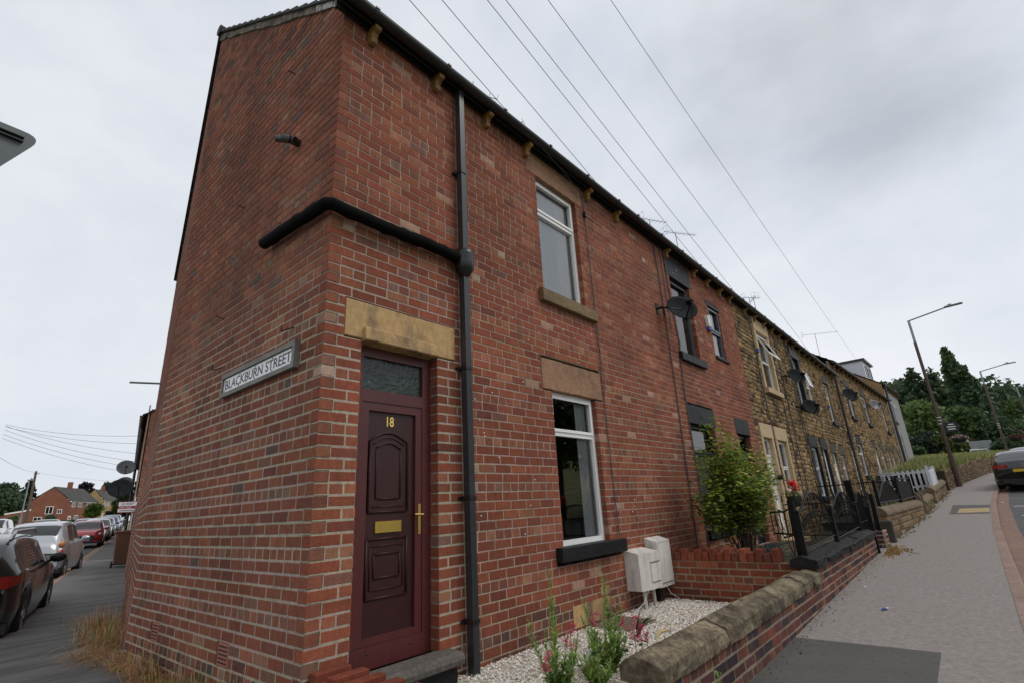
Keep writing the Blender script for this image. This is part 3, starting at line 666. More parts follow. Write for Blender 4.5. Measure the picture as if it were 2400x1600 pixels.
b = MB(); b.add([v for v in vs[:20]], [(4*i, 4*i+1, 4*i+5, 4*i+4) for i in range(4)]);
for k_ in range(len(b.v)): b.v[k_] = (b.v[k_][0]-.004, b.v[k_][1], b.v[k_][2])
b.build('verge_patch', mat('pale_verge_paint', (.45, .45, .44), .9, var=.3, vs=10, bump=.8, bs=40, col2=(.15, .13, .11), c2pos=(.5, .6)), h)
# chimney on the ridge
def chimney(par, F, s, z, w=.9, hgt=.9, run=3.74):
    b_ = MB(); rgc = random.Random(int(s*10)); F2 = Face(F.p(s, -run+.25, z), F.u, F.n)
    F2.box(b_, 0, w, -.5, 0, -.4, hgt, (.2, .07, .045)); F2.box(b_, -.03, w+.03, -.53, .03, hgt-.16, hgt-.06, (.17, .06, .045))
    o_ = b_.build('chimney', T['brick'], par)
    c_ = MB()
    for i in range(2):
        p_ = F2.p(w*(.28+.44*i), -.25, hgt); c_.tube([p_, p_+Vector((0, 0, .35))], [.12, .1], 10)
    c_.build('chimney_pot', T['lintel_pink'], o_)
chimney(h, FF, 4.75, APEX, .85, .7)
# drain pipes
b = MB(); b.box(1.405, 1.475, -.115, -.045, -.42, 3.18); b.box(1.405, 1.475, -.115, -.045, 3.38, 5.50)
dp = b.build('downpipe', T['pipe'], h)
for z in (4.37, 2.17, .98, .0):
    b = MB(); b.box(1.398, 1.482, -.122, 0, z-.018, z+.018); b.box(1.37, 1.51, -.03, -.0, z-.012, z+.012); b.build('pipe_clip', T['gutter'], dp)
b = MB(); cp = [(1.44, -.09, z) for z in (3.12, 3.15, 3.2, 3.27, 3.36, 3.40)]
b.tube(cp, [.04, .06, .095, .10, .10, .102], 14); b.build('hopper', T['gutter'], dp, smooth=True)
b = MB(); r_ = random.Random(11)
path = [(-.075, 1.10, 3.40)]+[(-.075+r_.uniform(-.004, .004), lerp(1.05, .06, i/9), 3.40-.075*i/9+r_.uniform(-.006, .006)) for i in range(10)]+[(-.07, -.035, 3.318), (-.035, -.072, 3.315)]+[(lerp(.05, 1.40, i/22), -.08+r_.uniform(-.004, .004), 3.31-.01*math.sin(i*.3)+r_.uniform(-.007, .007)) for i in range(23)]
b.tube(path, [.055+r_.uniform(-.003, .003)+(.003 if i > 22 else 0) for i in range(len(path))], 12)
b.build('waste_pipe', mat('tarry_black', (.005, .005, .005), .85, spec=.08, bump=1, bs=50), h, smooth=True)
b = MB(); b.tube([(0, .70, 4.37), (-.10, .70, 4.37), (-.13, .76, 4.40)], .04, 10); b.tube([(-.06, .66, 4.355), (-.15, .86, 4.44)], .036, 10)
b.build('pipe_stub', T['gutter'], h)
for y_, z_ in ((.53, 2.38), (2.0, 2.36)):
    b = MB(); b.tube([(0, y_-.05, z_+.02), (-.06, y_, z_-.005), (-.065, y_+.05, z_), (-.06, y_+.06, z_+.05)], .006, 6); b.build('iron_hook', T['rust'], h)
for y_, z_ in ((2.09, 2.93), (.96, 5.43), (1.9, 4.2)):
    b = MB(); b.tube([(0, y_, z_), (-.06, y_+.04, z_+.03)], .007, 6); b.build('iron_hook', T['rust'], h)
q_ = FR.p(3.95, .02, 3.95); b = MB(); b.tube([FR.p(2.2, .0, 3.05), FR.p(2.2, .42, 3.03)], .016, 6); b.build('overflow_pipe', T['galv'], h)
# cables clipped to the front
b = MB(); b.tube([(4.0, -.02, 5.42), (4.08, -.02, 5.15), (4.08, -.02, 4.6), (4.07, -.02, 3.1), (4.05, -.02, 1.7), (4.06, -.02, .47)], .007, 5)
b.tube([(4.03, -.03, 3.2), (4.10, -.035, 2.5), (4.06, -.02, 2.15)], .004, 5); b.tube([(2.9, -.17, 5.47), (3.5, -.1, 5.44), (4.05, -.04, 5.3)], .005, 5)
b.build('cable', T['wire'], h)
b = MB(); b.box(4.055, 4.10, -.05, 0, 4.98, 5.06); b.build('junction_box', T['gutter'], h)
r_ = random.Random(9)
b = MB()     # scattered masonry plugs and nail stubs
for _ in range(46):
    s, z = r_.uniform(1.6, 4.9), r_.uniform(.6, 3.2)
    if 2.7 < s < 4.1 and (z < 2.6 or z > 3.2): continue
    b.sphere(FF.p(s, .0, z), .008, 6, 4)
b.build('wall_plug', T['upvc'], h, kind='stuff')
origin(h)
# =================================================================== house two: red brick, black stonework
NAMES = 'terraced houses along the street'
h = empty('terraced_house', (5.2, 0, -.3), 'red brick mid-terrace house with black painted lintels, sills and grey windows', 'house', NAMES)
wr = random.Random(21)
ops2 = [(6.92, 8.10, .35, 2.12), (6.92, 8.17, 2.12, 2.46), (9.42, 10.2, -.1, 2.1), (9.34, 10.26, 2.1, 2.44), (7.05, 8.0, 3.42, 4.98), (6.9, 8.12, 4.98, 5.42), (6.95, 8.1, 3.26, 3.42), (8.95, 9.62, 3.72, 4.88), (8.85, 9.72, 4.88, 4.96), (8.92, 9.68, 3.66, 3.72), (6.9, 8.15, .2, .35)]
mb = MB(); bricks(mb, FF, 5.2, 10.76, -5, 65, ops2, PAL_F, wr, split=5.0001, darkbase=lambda s, z: max(0, min(.7, (-.1-z)*3)))
mb.build('front_wall', T['brick'], h)
slab(FF, h, 'lintel', 6.92, 8.17, 2.12, 2.46, -.1, .006, T['black_paint'], rough_=.002, seed=11)
slab(FF, h, 'lintel', 9.34, 10.26, 2.1, 2.44, -.1, .006, T['black_paint'], rough_=.002, seed=12)
slab(FF, h, 'lintel', 6.9, 8.12, 4.98, 5.43, -.1, .006, T['black_paint'], rough_=.002, seed=13)
slab(FF, h, 'lintel', 8.85, 9.72, 4.87, 4.96, -.1, .01, T['black_paint'], rough_=.001, seed=14)
slab(FF, h, 'window_sill', 6.93, 8.12, 3.27, 3.42, -.12, .07, T['black_paint'], rough_=.002, seed=15)
slab(FF, h, 'window_sill', 8.92, 9.68, 3.655, 3.715, -.12, .04, T['black_paint'], rough_=.001, seed=16)
slab(FF, h, 'window_sill', 6.9, 8.15, .21, .345, -.12, .07, T['black_paint'], rough_=.002, seed=17)
window(FF, h, 7.05, 8.0, 3.42, 4.98, rec=.08, fm='upvc_grey', top=4.35, blind=[(7.07, 7.98, 3.45, 4.95, 'blind')])
window(FF, h, 8.95, 9.62, 3.72, 4.88, rec=.03, fm='upvc_grey', top=4.30, blind=[(9.0, 9.58, 3.75, 4.86, 'blind')])
window(FF, h, 6.92, 8.10, .35, 2.12, rec=.08, fm='black_paint', top=1.6, blind=[(7.55, 8.05, .4, 2.1, 'interior')])
def door(F, par, s0, s1, z0, z1, m, rec=.1, fan=True, glaz=False, fm=None):
    fm = fm or m; b_ = MB(); d0, d1 = -rec-.07, -rec
    for a in ((s0, s0+.06, z0, z1), (s1-.06, s1, z0, z1), (s0+.06, s1-.06, z1-.06, z1)): F.box(b_, a[0], a[1], d0, d1, a[2], a[3])
    tz = z1-.38 if fan else z1-.06
    if fan: F.box(b_, s0+.06, s1-.06, d0, d1, tz-.05, tz)
    o_ = b_.build('door_frame', T[fm], par)
    if fan:
        b_ = MB(); F.box(b_, s0+.06, s1-.06, d0+.02, d0+.04, tz, z1-.06); b_.build('fanlight', T['glass_obs'], o_)
    top_ = tz-.05 if fan else tz
    b_ = MB(); F.box(b_, s0+.062, s1-.062, d0+.01, d1-.02, z0, top_); hh = top_-z0
    for (za, zb_) in ((.12, .42), (.48, .9)):
        for (sa, sb) in ((.14, .46), (.54, .86)):
            w_ = s1-s0; F.box(b_, s0+w_*sa, s0+w_*sb, d1-.02, d1-.008, z0+hh*za, z0+hh*zb_)
    lf = b_.build('door', T[m], par)
    b_ = MB(); F.box(b_, s0+.1, s0+.125, d1-.02, d1+.005, z0+.95, z0+1.15); b_.tube([F.p(s0+.112, d1+.03, z0+1.08), F.p(s0+.22, d1+.03, z0+1.08)], .008, 6); b_.build('door_handle', T['galv'], lf)
    b_ = MB(); F.box(b_, (s0+s1)/2-.12, (s0+s1)/2+.12, d1-.02, d1-.004, z0+hh*.44, z0+hh*.47); b_.build('letterbox', T['galv'], lf)
    return o_
door(FF, h, 9.42, 10.2, -.1, 2.1, 'navy')
b = MB(); b.box(9.3, 10.3, -.3, .05, -.4, -.11); b.build('door_step', T['black_paint'], h)
b = MB(); b.box(5.2, 10.76, .13, 7.4, -.6, 5.4); b.build('rear_wall', T['dark_stone'], h)
eaves(h, FF, 5.2, 10.76, 5.62, gz=5.54, corb=(6.97, 8.30, 9.05, 9.82, 10.5)); roof(h, FF, 5.2, 10.76, 5.66, APEX-5.56)
chimney(h, FF, 10.3, APEX, .85, .7)
b = MB(); b.tube([(6.5, -.02, 5.4), (6.52, -.02, 4.2), (6.50, -.02, 2.8), (6.39, -.02, .05)], .011, 5)
b.tube([(6.9, -.02, 5.45), (6.88, -.02, 4.6), (7.0, -.02, 3.6), (6.92, -.02, 3.2), (6.86, -.02, 2.6), (6.85, -.02, 0)], .011, 5)
b.tube([(6.75, -.02, 5.5), (6.72, -.02, 4.5), (6.72, -.02, 3.8)], .008, 5); b.build('cable', T['wire'], h)
b = MB(); r_ = random.Random(4)
for i in range(7): b.sphere(FF.p(7.2+r_.uniform(0, .3), .004, 5.2+r_.uniform(-.12, .06)), r_.uniform(.008, .03), 6, 4, (1.4, .2, 1))
b.build('flaked_paint', T['lintel'], h, kind='stuff')
origin(h)
# alarm boxes and satellite dishes are lifted off things: top-level
def alarm(F, s, z, lab, blue=True):
    e = empty('alarm_box', F.p(s, 0, z-.14), lab, 'alarm box', 'alarm boxes on the terrace')
    b_ = MB(); poly = [(-.08, -.13), (.08, -.13), (.11, .05), (.09, .13), (-.09, .13), (-.11, .05)]
    b_.prism(poly, lambda a, c: F.p(s+a, 0.01, z+c), lambda a, c: F.p(s+a*.9, .07, z+c*.95)); b_.build('cover', T['meter'] if blue else T['pale_stone'], e)
    b_ = MB(); b_.prism([(-.085, -.20), (.085, -.20), (.09, -.135), (-.09, -.135)], lambda a, c: F.p(s+a, .01, z+c), lambda a, c: F.p(s+a*.9, .06, z+c)); b_.build('strobe', T['litter_blue'], e)
    origin(e)
def satellite(F, s, z, r, lab, m='dish', out=.38, aim=(-.58, -.74, .34), grp='satellite dishes on the terrace', side=1):
    e = empty('satellite_dish', F.p(s, 0, z), lab, 'satellite dish', grp)
    a = Vector(aim).normalized(); c = F.p(s, out, z)
    ref = a.cross(Vector((0, 0, 1))).normalized(); upv = ref.cross(a)
    b_ = MB(); nr, na = 6, 28; vs = []
    for th in (0, .012):
        for i in range(nr+1):
            for k in range(na):
                t = 2*math.pi*k/na; q = r*i/nr
                vs.append(c+ref*(q*math.cos(t))+upv*(q*.93*math.sin(t))+a*(q*q/(r*4.2)-th-r*.12))
    fs = []
    for L_ in range(2):
        o_ = L_*(nr+1)*na
        for i in range(nr):
            for k in range(na): fs.append((o_+i*na+k, o_+i*na+(k+1) % na, o_+(i+1)*na+(k+1) % na, o_+(i+1)*na+k))
    o_ = (nr+1)*na
    for k in range(na): fs.append((nr*na+k, nr*na+(k+1) % na, o_+nr*na+(k+1) % na, o_+nr*na+k))
    b_.add(vs, fs); b_.build('reflector', T[m], e, smooth=True)
    b_ = MB(); tip = c+a*(r*1.15)-upv*(r*.35); b_.tube([c-upv*r*.9-a*.02, tip], .014, 6); b_.tube([c-upv*r*.55-ref*r*.5, tip], .005, 5); b_.tube([c-upv*r*.55+ref*r*.5, tip], .005, 5); b_.build('feed_arm', T['iron'], e)
    b_ = MB(); b_.tube([tip-upv*.02, tip+(c-tip).normalized()*.12], [.035, .045], 10); b_.build('receiver', T['iron'], e)
    b_ = MB(); w_ = F.p(s-side*r*.95, 0, z+.02); b_.tube([w_, w_+F.n*.12, c-a*(r*.16)], .02, 8); b_.tube([w_+F.n*.12, w_+F.n*.12+Vector((0, 0, -.18))], .017, 8)
    q_ = F.p(s-side*r*.95, .006, z+.02); b_.box(q_.x-.05, q_.x+.05, q_.y-.006, q_.y+.006, q_.z-.1, q_.z+.1); b_.build('wall_bracket', T['iron'], e)
    origin(e)
satellite(FF, 6.52, 4.05, .28, 'black satellite dish in front of the black-linteled upstairs window of the brick house', out=.34)
alarm(FF, 8.72, 4.42, 'white and blue alarm box on red brick beside the small grey-framed upstairs window')
# =================================================================== stone houses, lower block
def surround(F, par, s0, s1, z0, z1, w, m, d=.03, jamb=True, lint=.34, seed=0, sill=.0):
    slab(F, par, 'lintel', s0-w, s1+w, z1, z1+lint, -.1, d, m, rough_=.002, seed=seed)
    if jamb:
        zz = [z0, lerp(z0, z1, .44), lerp(z0, z1, .52), z1]
        for a, c in ((s0-w, s0), (s1, s1+w)):
            for i in range(3):
                slab(F, par, 'jamb', a-(.05 if i == 1 and a < s0 else 0), c+(.05 if i == 1 and a >= s1 else 0), zz[i]+.002, zz[i+1]-.002, -.1, d-.004, m, seed=seed+i)
    if sill: slab(F, par, 'window_sill', s0-w, s1+w+.05, z0-sill, z0, -.12, .09, m, rough_=.002, seed=seed+7)
wr = random.Random(31)
h = empty('terraced_house', (10.76, 0, -.25), 'stone terrace house with pale dressed stone door and window surrounds and white door', 'house', NAMES)
ops = [(11.0, 12.04, -.15, 2.5), (12.2, 13.38, .75, 2.5), (12.3, 13.72, 3.36, 5.42)]
mb = MB(); stones(mb, FF, 10.765, 15.3, -.6, 5.6, ops, PAL_S, wr); mb.build('front_wall', T['stone_wall'], h)
surround(FF, h, 11.16, 11.88, -.1, 2.14, .15, T['pale_stone'], seed=40)
door(FF, h, 11.16, 11.88, -.1, 2.14, 'upvc', rec=.08)
surround(FF, h, 12.36, 13.22, .9, 2.14, .15, T['pale_stone'], seed=50, sill=.13)
window(FF, h, 12.36, 13.22, .9, 2.14, rec=.07, top=1.45, blind=[(12.4, 13.0, .95, 2.1, 'pale_stone')])
surround(FF, h, 12.46, 13.56, 3.5, 5.1, .15, T['pale_stone'], seed=60, sill=.14, lint=.36)
window(FF, h, 12.46, 13.56, 3.5, 5.1, rec=.07, top=4.3, open_top=24, blind=[(12.5, 12.9, 3.55, 4.3, 'blind')])
b = MB(); b.box(10.9, 12.1, -.35, 0, -.6, -.11); b.build('door_step', T['pale_stone'], h)
b = MB(); b.box(10.76, 15.3, .13, 7.4, -.6, 5.4); b.build('rear_wall', T['dark_stone'], h)
eaves(h, FF, 10.76, 15.3, 5.62, gz=5.54, corb=(11.65, 12.45, 13.3, 14.1, 14.9)); roof(h, FF, 10.76, 15.3, 5.66, APEX-5.56); chimney(h, FF, 14.7, APEX)
b = MB()
for x_ in (12.0, 13.75, 14.3): b.tube([(x_, -.03, 5.4), (x_+.02, -.03, 3.1), (x_+.1, -.03, .6)], .012, 5)
b.build('cable', T['wire'], h)
origin(h)
alarm(FF, 12.2, 4.62, 'cream alarm box beside the open upstairs window with pale stone surround', blue=False)
h = empty('terraced_house', (15.3, 0, -.1), 'stone terrace house with black painted jambs around its white-framed openings', 'house', NAMES)
ops = [(15.95, 17.1, .55, 2.5), (17.55, 18.5, -.1, 2.5), (16.05, 17.15, 3.3, 5.42), (17.6, 18.25, 3.6, 4.85)]
mb = MB(); stones(mb, FF, 15.305, 19.0, -.5, 5.6, ops, PAL_S, wr); mb.build('front_wall', T['stone_wall'], h)
surround(FF, h, 16.08, 16.95, .7, 2.16, .14, T['black_paint'], seed=70, sill=.14); window(FF, h, 16.08, 16.95, .7, 2.16, rec=.06, top=1.5, blind=[(16.1, 16.9, .75, 2.1, 'curtain')])
surround(FF, h, 17.68, 18.36, 0, 2.16, .14, T['black_paint'], seed=80); door(FF, h, 17.68, 18.36, -.05, 2.16, 'upvc', rec=.06, fan=False)
surround(FF, h, 16.18, 17.0, 3.45, 5.06, .14, T['black_paint'], seed=90, sill=.14, lint=.4); window(FF, h, 16.18, 17.0, 3.45, 5.06, rec=.1, top=4.4, blind=[(16.2, 16.9, 3.5, 5, 'curtain')])
slab(FF, h, 'window_sill', 17.55, 18.3, 3.6, 3.67, -.12, .06, T['white_paint']); window(FF, h, 17.6, 18.25, 3.67, 4.85, rec=.03, top=4.25, open_top=12, blind=[(17.65, 18.2, 3.7, 4.8, 'curtain')])
b = MB(); b.box(15.3, 19.0, .13, 7.4, -.6, 5.4); b.build('rear_wall', T['dark_stone'], h)
eaves(h, FF, 15.3, 19.0, 5.62, gz=5.54, corb=(15.7, 16.5, 17.3, 18.1, 18.8)); roof(h, FF, 15.3, 19.0, 5.66, APEX-5.56); chimney(h, FF, 18.4, APEX)
b = MB()
for x_ in (15.5, 15.75): b.tube([(x_, -.03, 5.4), (x_+.03, -.03, 3.0), (x_+.12, -.03, .6)], .012, 5)
b.build('cable', T['wire'], h); origin(h)
satellite(FF, 14.6, 4.08, .27, 'upper black satellite dish left of the black-jambed upstairs window of the stone terrace', out=.34)
satellite(FF, 15.6, 3.28, .27, 'lower black satellite dish below the upstairs windows of the stone terrace', out=.34)
h = empty('terraced_house', (19.0, 0, .1), 'stone terrace house with sooty lintels beside the tall black downpipe', 'house', NAMES)
ops = [(19.2, 20.1, 0, 2.45), (20.75, 21.7, .9, 2.45), (20.9, 21.85, 3.3, 5.15)]
mb = MB(); stones(mb, FF, 19.005, 23.6, -.3, 5.6, ops, PAL_S, wr); mb.build('front_wall', T['stone_wall'], h)
slab(FF, h, 'lintel', 19.2, 20.1, 2.1, 2.45, -.1, .01, T['dark_stone']); door(FF, h, 19.3, 20.0, .1, 2.1, 'upvc', rec=.06, fan=True)
slab(FF, h, 'lintel', 20.75, 21.7, 2.1, 2.45, -.1, .01, T['dark_stone']); window(FF, h, 20.8, 21.65, .95, 2.1, rec=.06, top=1.6, blind=[(20.85, 21.5, 1, 2.1, 'curtain')])
slab(FF, h, 'lintel', 20.8, 21.95, 4.9, 5.3, -.1, .01, T['dark_stone']); slab(FF, h, 'window_sill', 20.85, 21.95, 3.2, 3.34, -.12, .08, T['black_paint']); window(FF, h, 20.9, 21.85, 3.34, 4.9, rec=.08, top=4.3, blind=[(21.0, 21.7, 3.4, 4.8, 'interior')])
b = MB(); b.box(19.0, 23.6, .13, 7.4, -.4, 5.4); b.build('rear_wall', T['dark_stone'], h)
b = MB(); b.tube([(23.3, -.12, 5.45), (23.3, -.12, -.1)], .05, 8); pp_ = b.build('downpipe', T['gutter'], h)
eaves(h, FF, 19.0, 23.6, 5.62, gz=5.54, corb=(19.5, 20.3, 21.1, 21.9, 22.7)); roof(h, FF, 19.0, 23.6, 5.66, APEX-5.56); chimney(h, FF, 22.8, APEX)
origin(h)
alarm(FF, 20.75, 4.05, 'small white alarm box against the upstairs window frame near the black downpipe', blue=False)
# upper block, turned slightly with the road
a1 = R(1.9); FB = Face((23.62, 0, 0), (math.cos(a1), -math.sin(a1), 0), (-math.sin(a1), -math.cos(a1), 0))
EB = 6.25
def bhouse(s0, s1, wins, doors, lab, seed, lowm, upm='dark_stone', pipes=()):
    e = empty('terraced_house', FB.p(s0, 0, .3), lab, 'house', NAMES); rg_ = random.Random(seed)
    ops_ = [(a-.06, c+.06, 3.83, 5.78) for a, c in wins[0]]+[(a-.06, c+.06, 1.25, 3.1) for a, c in wins[1]]+[(a-.06, c+.06, .1, 3.1) for a, c in doors]
    mb_ = MB(); stones(mb_, FB, s0+.005, s1, -.1, EB, ops_, PAL_S, rg_, h=(.11, .16), w=(.18, .4)); mb_.build('front_wall', T['stone_wall'], e)
    for a, c in wins[0]:
        slab(FB, e, 'lintel', a-.06, c+.06, 5.4, 5.78, -.1, .01, T[upm]); slab(FB, e, 'window_sill', a-.06, c+.06, 3.83, 3.98, -.12, .08, T['black_paint'])
        window(FB, e, a, c, 3.98, 5.4, rec=.06, top=4.9, blind=[(a+.05, c-.05, 4, 5.3, 'curtain')])
    for a, c in wins[1]:
        slab(FB, e, 'lintel', a-.06, c+.06, 2.75, 3.1, -.1, .01, T[lowm]); slab(FB, e, 'window_sill', a-.06, c+.06, 1.25, 1.38, -.12, .08, T[lowm]); window(FB, e, a, c, 1.38, 2.75, rec=.06, top=2.3, blind=[(a+.05, c-.05, 1.4, 2.7, 'curtain')])
    for a, c in doors:
        slab(FB, e, 'lintel', a-.06, c+.06, 2.75, 3.1, -.1, .01, T[lowm]); door(FB, e, a, c, .5, 2.75, 'upvc', rec=.06)
    b_ = MB(); FB.box(b_, s0, s1, -7.4, -.13, -.3, EB-.2); b_.build('rear_wall', T['dark_stone'], e)
    for s_ in pipes:
        b_ = MB(); b_.tube([FB.p(s_, .12, EB-.15), FB.p(s_, .12, .4)], .05, 8); b_.build('downpipe', T['gutter'], e)
    eaves(e, FB, s0, s1, EB, gz=EB-.08, corb=fr_(s0+.5, s1-.4, .85)); roof(e, FB, s0, s1, EB+.04, 2.56, verge=True); chimney(e, FB, s1-.9, EB+2.5)
    origin(e); return e
bhouse(0, 4.4, ([(2.0, 3.1)], [(1.7, 2.7)]), [(-.0+.1, .85)], 'stone terrace house with black painted ground-floor lintels right of the tall downpipe', 51, 'black_paint')
bhouse(4.4, 9.4, ([(6.0, 7.1)], [(7.6, 8.5)]), [(5.8, 6.6)], 'stone terrace house with a pale grey satellite dish by its upstairs window', 52, 'dark_stone')
bhouse(9.4, 15.3, ([(12.1, 12.9)], [(9.8, 10.6), (13.4, 14.2)]), [(11.4, 12.1)], 'last stone terrace house, joined to the taller grey rendered one', 53, 'dark_stone', pipes=(15.15,))
satellite(FB, .75, 4.75, .34, 'bronze satellite dish beside the black downpipe on the stone terrace', m='dish', out=.34)
satellite(FB, 7.2, 4.98, .30, 'pale grey satellite dish in front of a far upstairs window', m='dish_grey', out=.34)
# grey rendered house, tan gable above the lower roof, white dormer
h = empty('terraced_house', FB.p(15.3, 0, .9), 'grey rendered end house with black downpipe and tan gable above its neighbour', 'house', NAMES)
EC = 7.30; b = MB()
opc = [(16.9, 18.0, 4.95, 6.45), (17.0, 18.3, 2.2, 4.1)]
zsn = [.4, 2.2, 4.1, 4.95, 6.45, EC]
for z0, z1 in zip(zsn, zsn[1:]):
    for p_, q_, l_, r_2 in intervals(15.305, 22.0, (z0+z1)/2, opc): FB.box(b, p_, q_, -.13, 0, z0, z1)
b.build('front_wall', T['render'], h)
b = MB(); FB.box(b, 15.31, 21.98, -7.4, -.131, .4, EC-.1); b.build('rear_wall', T['render'], h)
b = MB(); poly = [(0, EC-.02), (-3.74, EC+2.5), (-7.48, EC-.02), (-7.48, EB-.3), (0, EB-.3)]
b.prism(poly, lambda d, z: FB.p(15.30, d, z), lambda d, z: FB.p(15.5, d, z)); b.build('gable_wall', T['tan_render'], h)
window(FB, h, 16.9, 18.0, 4.95, 6.45, rec=.05, top=5.9, open_top=25); window(FB, h, 17.0, 18.3, 2.2, 4.1, rec=.05, top=3.5)
slab(FB, h, 'window_sill', 16.8, 18.1, 4.82, 4.95, -.05, .08, T['black_paint'])
slab(FB, h, 'lintel', 16.8, 18.1, 6.45, 6.55, -.05, .02, T['black_paint'])
b = MB(); b.tube([FB.p(15.5, .12, EC-.1), FB.p(15.5, .12, .8)], .06, 8); b.build('downpipe', T['gutter'], h)
eaves(h, FB, 15.3, 22.0, EC, gz=EC-.05, corb=fr_(15.6, 21.8, .5)); roof(h, FB, 15.3, 22.0, EC+.04, 2.56)
origin(h)
# dormer: white box on the roof between
def dorm():
    e = empty('roof_dormer', (43, 1.0, 8.2), 'white clad box dormer with black flat roof standing above the far roofs', 'dormer')
    b_ = MB(); s0, s1, da, db, z0, z1 = 18.6, 21.9, -2.95, -1.1, 7.9, 9.72
    FB.box(b_, s0, s1, da, db, z0, z1)
    for i in range(11):
        z_ = z0+.05+i*.15; b_.add([FB.p(s0-.014, da, z_), FB.p(s0-.014, db, z_), FB.p(s0-.002, db, z_+.155), FB.p(s0-.002, da, z_+.155)], [(0, 1, 2, 3)])
    b_.build('cladding', T['cladding'], e)
    b_ = MB(); FB.box(b_, s0-.12, s1+.12, da, db+.18, z1, z1+.14); b_.build('flat_roof', T['gutter'], e)
    for a, c in ((19.1, 20.0), (20.6, 21.5)): 
        b_ = MB(); 
        for q in ((a, a+.07, z0+.7, z1-.3), (c-.07, c, z0+.7, z1-.3), (a+.07, c-.07, z1-.37, z1-.3), (a+.07, c-.07, z0+.7, z0+.77)): FB.box(b_, q[0], q[1], db, db+.04, q[2], q[3])
        w_ = b_.build('window', T['upvc_grey'], e); b_ = MB(); FB.box(b_, a+.07, c-.07, db+.005, db+.01, z0+.77, z1-.37); b_.build('pane', T['carglass'], w_)
    origin(e)
dorm()
# aerials
def aerial(x, y, z, hgt, lab, az=60, L=1.1, n=8, dbl=False, cant=0):
    e = empty('tv_aerial', (x, y, z), lab, 'aerial', 'aerials on the terrace roofs')
    b_ = MB(); b_.tube([(x, y, z-.6), (x, y, z+hgt)], .018, 6); b_.build('mast', T['galv'], e)
    b_ = MB(); d = Vector((math.sin(R(az)), math.cos(R(az)), cant)); c = Vector((x, y, z+hgt)); b_.tube([c-d*L*.35, c+d*L*.65], .012, 5)
    s = d.cross(Vector((0, 0, 1))).normalized()
    for i in range(n):
        q = c+d*lerp(-.33, .63, i/(n-1))*L; b_.tube([q-s*.14, q+s*.14], .006, 4)
    b_.build('boom', T['galv'], e)
    b_ = MB()
    for i in (-1, 0, 1): b_.tube([c-d*L*.36+s*.2*i+Vector((0, 0, -.2)), c-d*L*.36+s*.2*i+Vector((0, 0, .2))], .006, 4)
    for i in (-.2, .2): b_.tube([c-d*L*.36+s*-.2+Vector((0, 0, i)), c-d*L*.36+s*.2+Vector((0, 0, i))], .006, 4)
    b_.build('reflector_grid', T['galv'], e); origin(e)
aerial(5.95, 3.74, 9.6, 1.50, 'small four-element aerial poking above the gutter near the corner house', az=118, L=.7, n=4)
aerial(7.35, 3.74, 9.6, 1.45, 'bent stub of an aerial above the gutter left of the wires', az=160, L=.35, n=3)
aerial(15.6, 3.74, 9.6, 1.9, 'short aerial above the roof over the brick house, left one of the pair', az=118, L=1.2, n=7)
aerial(18.2, 3.74, 9.6, 2.35, 'longer aerial above the roof, right one of the pair', az=118, L=1.7, n=11, cant=.05)
aerial(28.2, 3.74, 10.2, 1.5, 'aerial crowded beside another on one stack above the stone houses', az=130, L=1.1, n=8)
aerial(29.2, 3.74, 10.2, 1.75, 'slightly taller aerial with grid reflector above the stone houses', az=60, L=1.0, n=7)
aerial(43.6, 3.2, 10.2, 2.55, 'wide tall aerial standing clear against the sky left of the white dormer', az=150, L=2.6, n=12)
# overhead wires from a pole behind the viewer to the eaves
PT = Vector((-17.81, -1.76, 9.1))
e = empty('telephone_pole', (PT.x, PT.y, -1.0), 'tall wooden telephone pole behind the viewer that feeds the overhead wires', 'pole')
b = MB(); b.tube([(PT.x, PT.y, -1.4), (PT.x, PT.y, 9.3)], [.14, .10], 10); b.build('shaft', T['wood_pole'], e); origin(e)
ends = [(2.66, 0, 5.8), (4.86, 0, 5.8), (8.6, 0, 5.95), (11.66, 0, 5.8), (19.6, 0, 5.9), (30.5, -.3, 7.6)]
wl_ = ['first', 'second', 'third', 'fourth', 'fifth', 'sixth']
for i, q in enumerate(ends):
    b = MB(); q = Vector(q); n = 24; q = PT+(q-PT)*1.02; L_ = (q-PT).length
    b.tube([PT.lerp(q, j/n)-Vector((0, 0, .0006*L_*4*(j/n)*(1-j/n)*L_*.25)) for j in range(n+1)], .0042, 5)
    tag(b.build('overhead_wire', T['wire']), wl_[i]+' overhead wire counted from the corner house side, black against the sky', 'wire', 'overhead wires above the terrace')
# =================================================================== street nameplate
e = empty('street_sign', (-.03, 1.08, 2.14), 'white Blackburn Street nameplate in a weathered frame on the brick gable', 'sign')
b = MB()
for a in ((.36, 1.82, 2.215, 2.26), (.36, 1.82, 2.03, 2.07), (.36, .40, 2.07, 2.215), (1.79, 1.82, 2.07, 2.215)): FG.box(b, a[0], a[1], 0, .045, a[2], a[3])
FG.box(b, .40, 1.79, 0, .02, 2.07, 2.215); b.build('frame', T['frame_grey'], e)
b = MB(); FG.box(b, .41, 1.785, .02, .03, 2.075, 2.21); pl_ = b.build('plate', T['sign_white'], e)
t = text('lettering', 'BLACKBURN STREET', .125, T['letter'], frameM(FG.p(1.755, .0305, 2.100), (0, -1, 0), (0, 0, 1)), pl_, ext=.0008, sx=1.0, bold=.0012)
wid = max(v.co.y for v in t.data.vertices)-min(v.co.y for v in t.data.vertices)
k = 1.31/wid
for v in t.data.vertices: v.co.y = 1.755-(1.755-v.co.y)*k
for i in range(5):
    for z in (2.088, 2.197):
        b = MB(); b.sphere(FG.p(1.755-.33*i, .031, z), .006, 6, 4); b.build('screw', T['letter'], pl_)
origin(e)
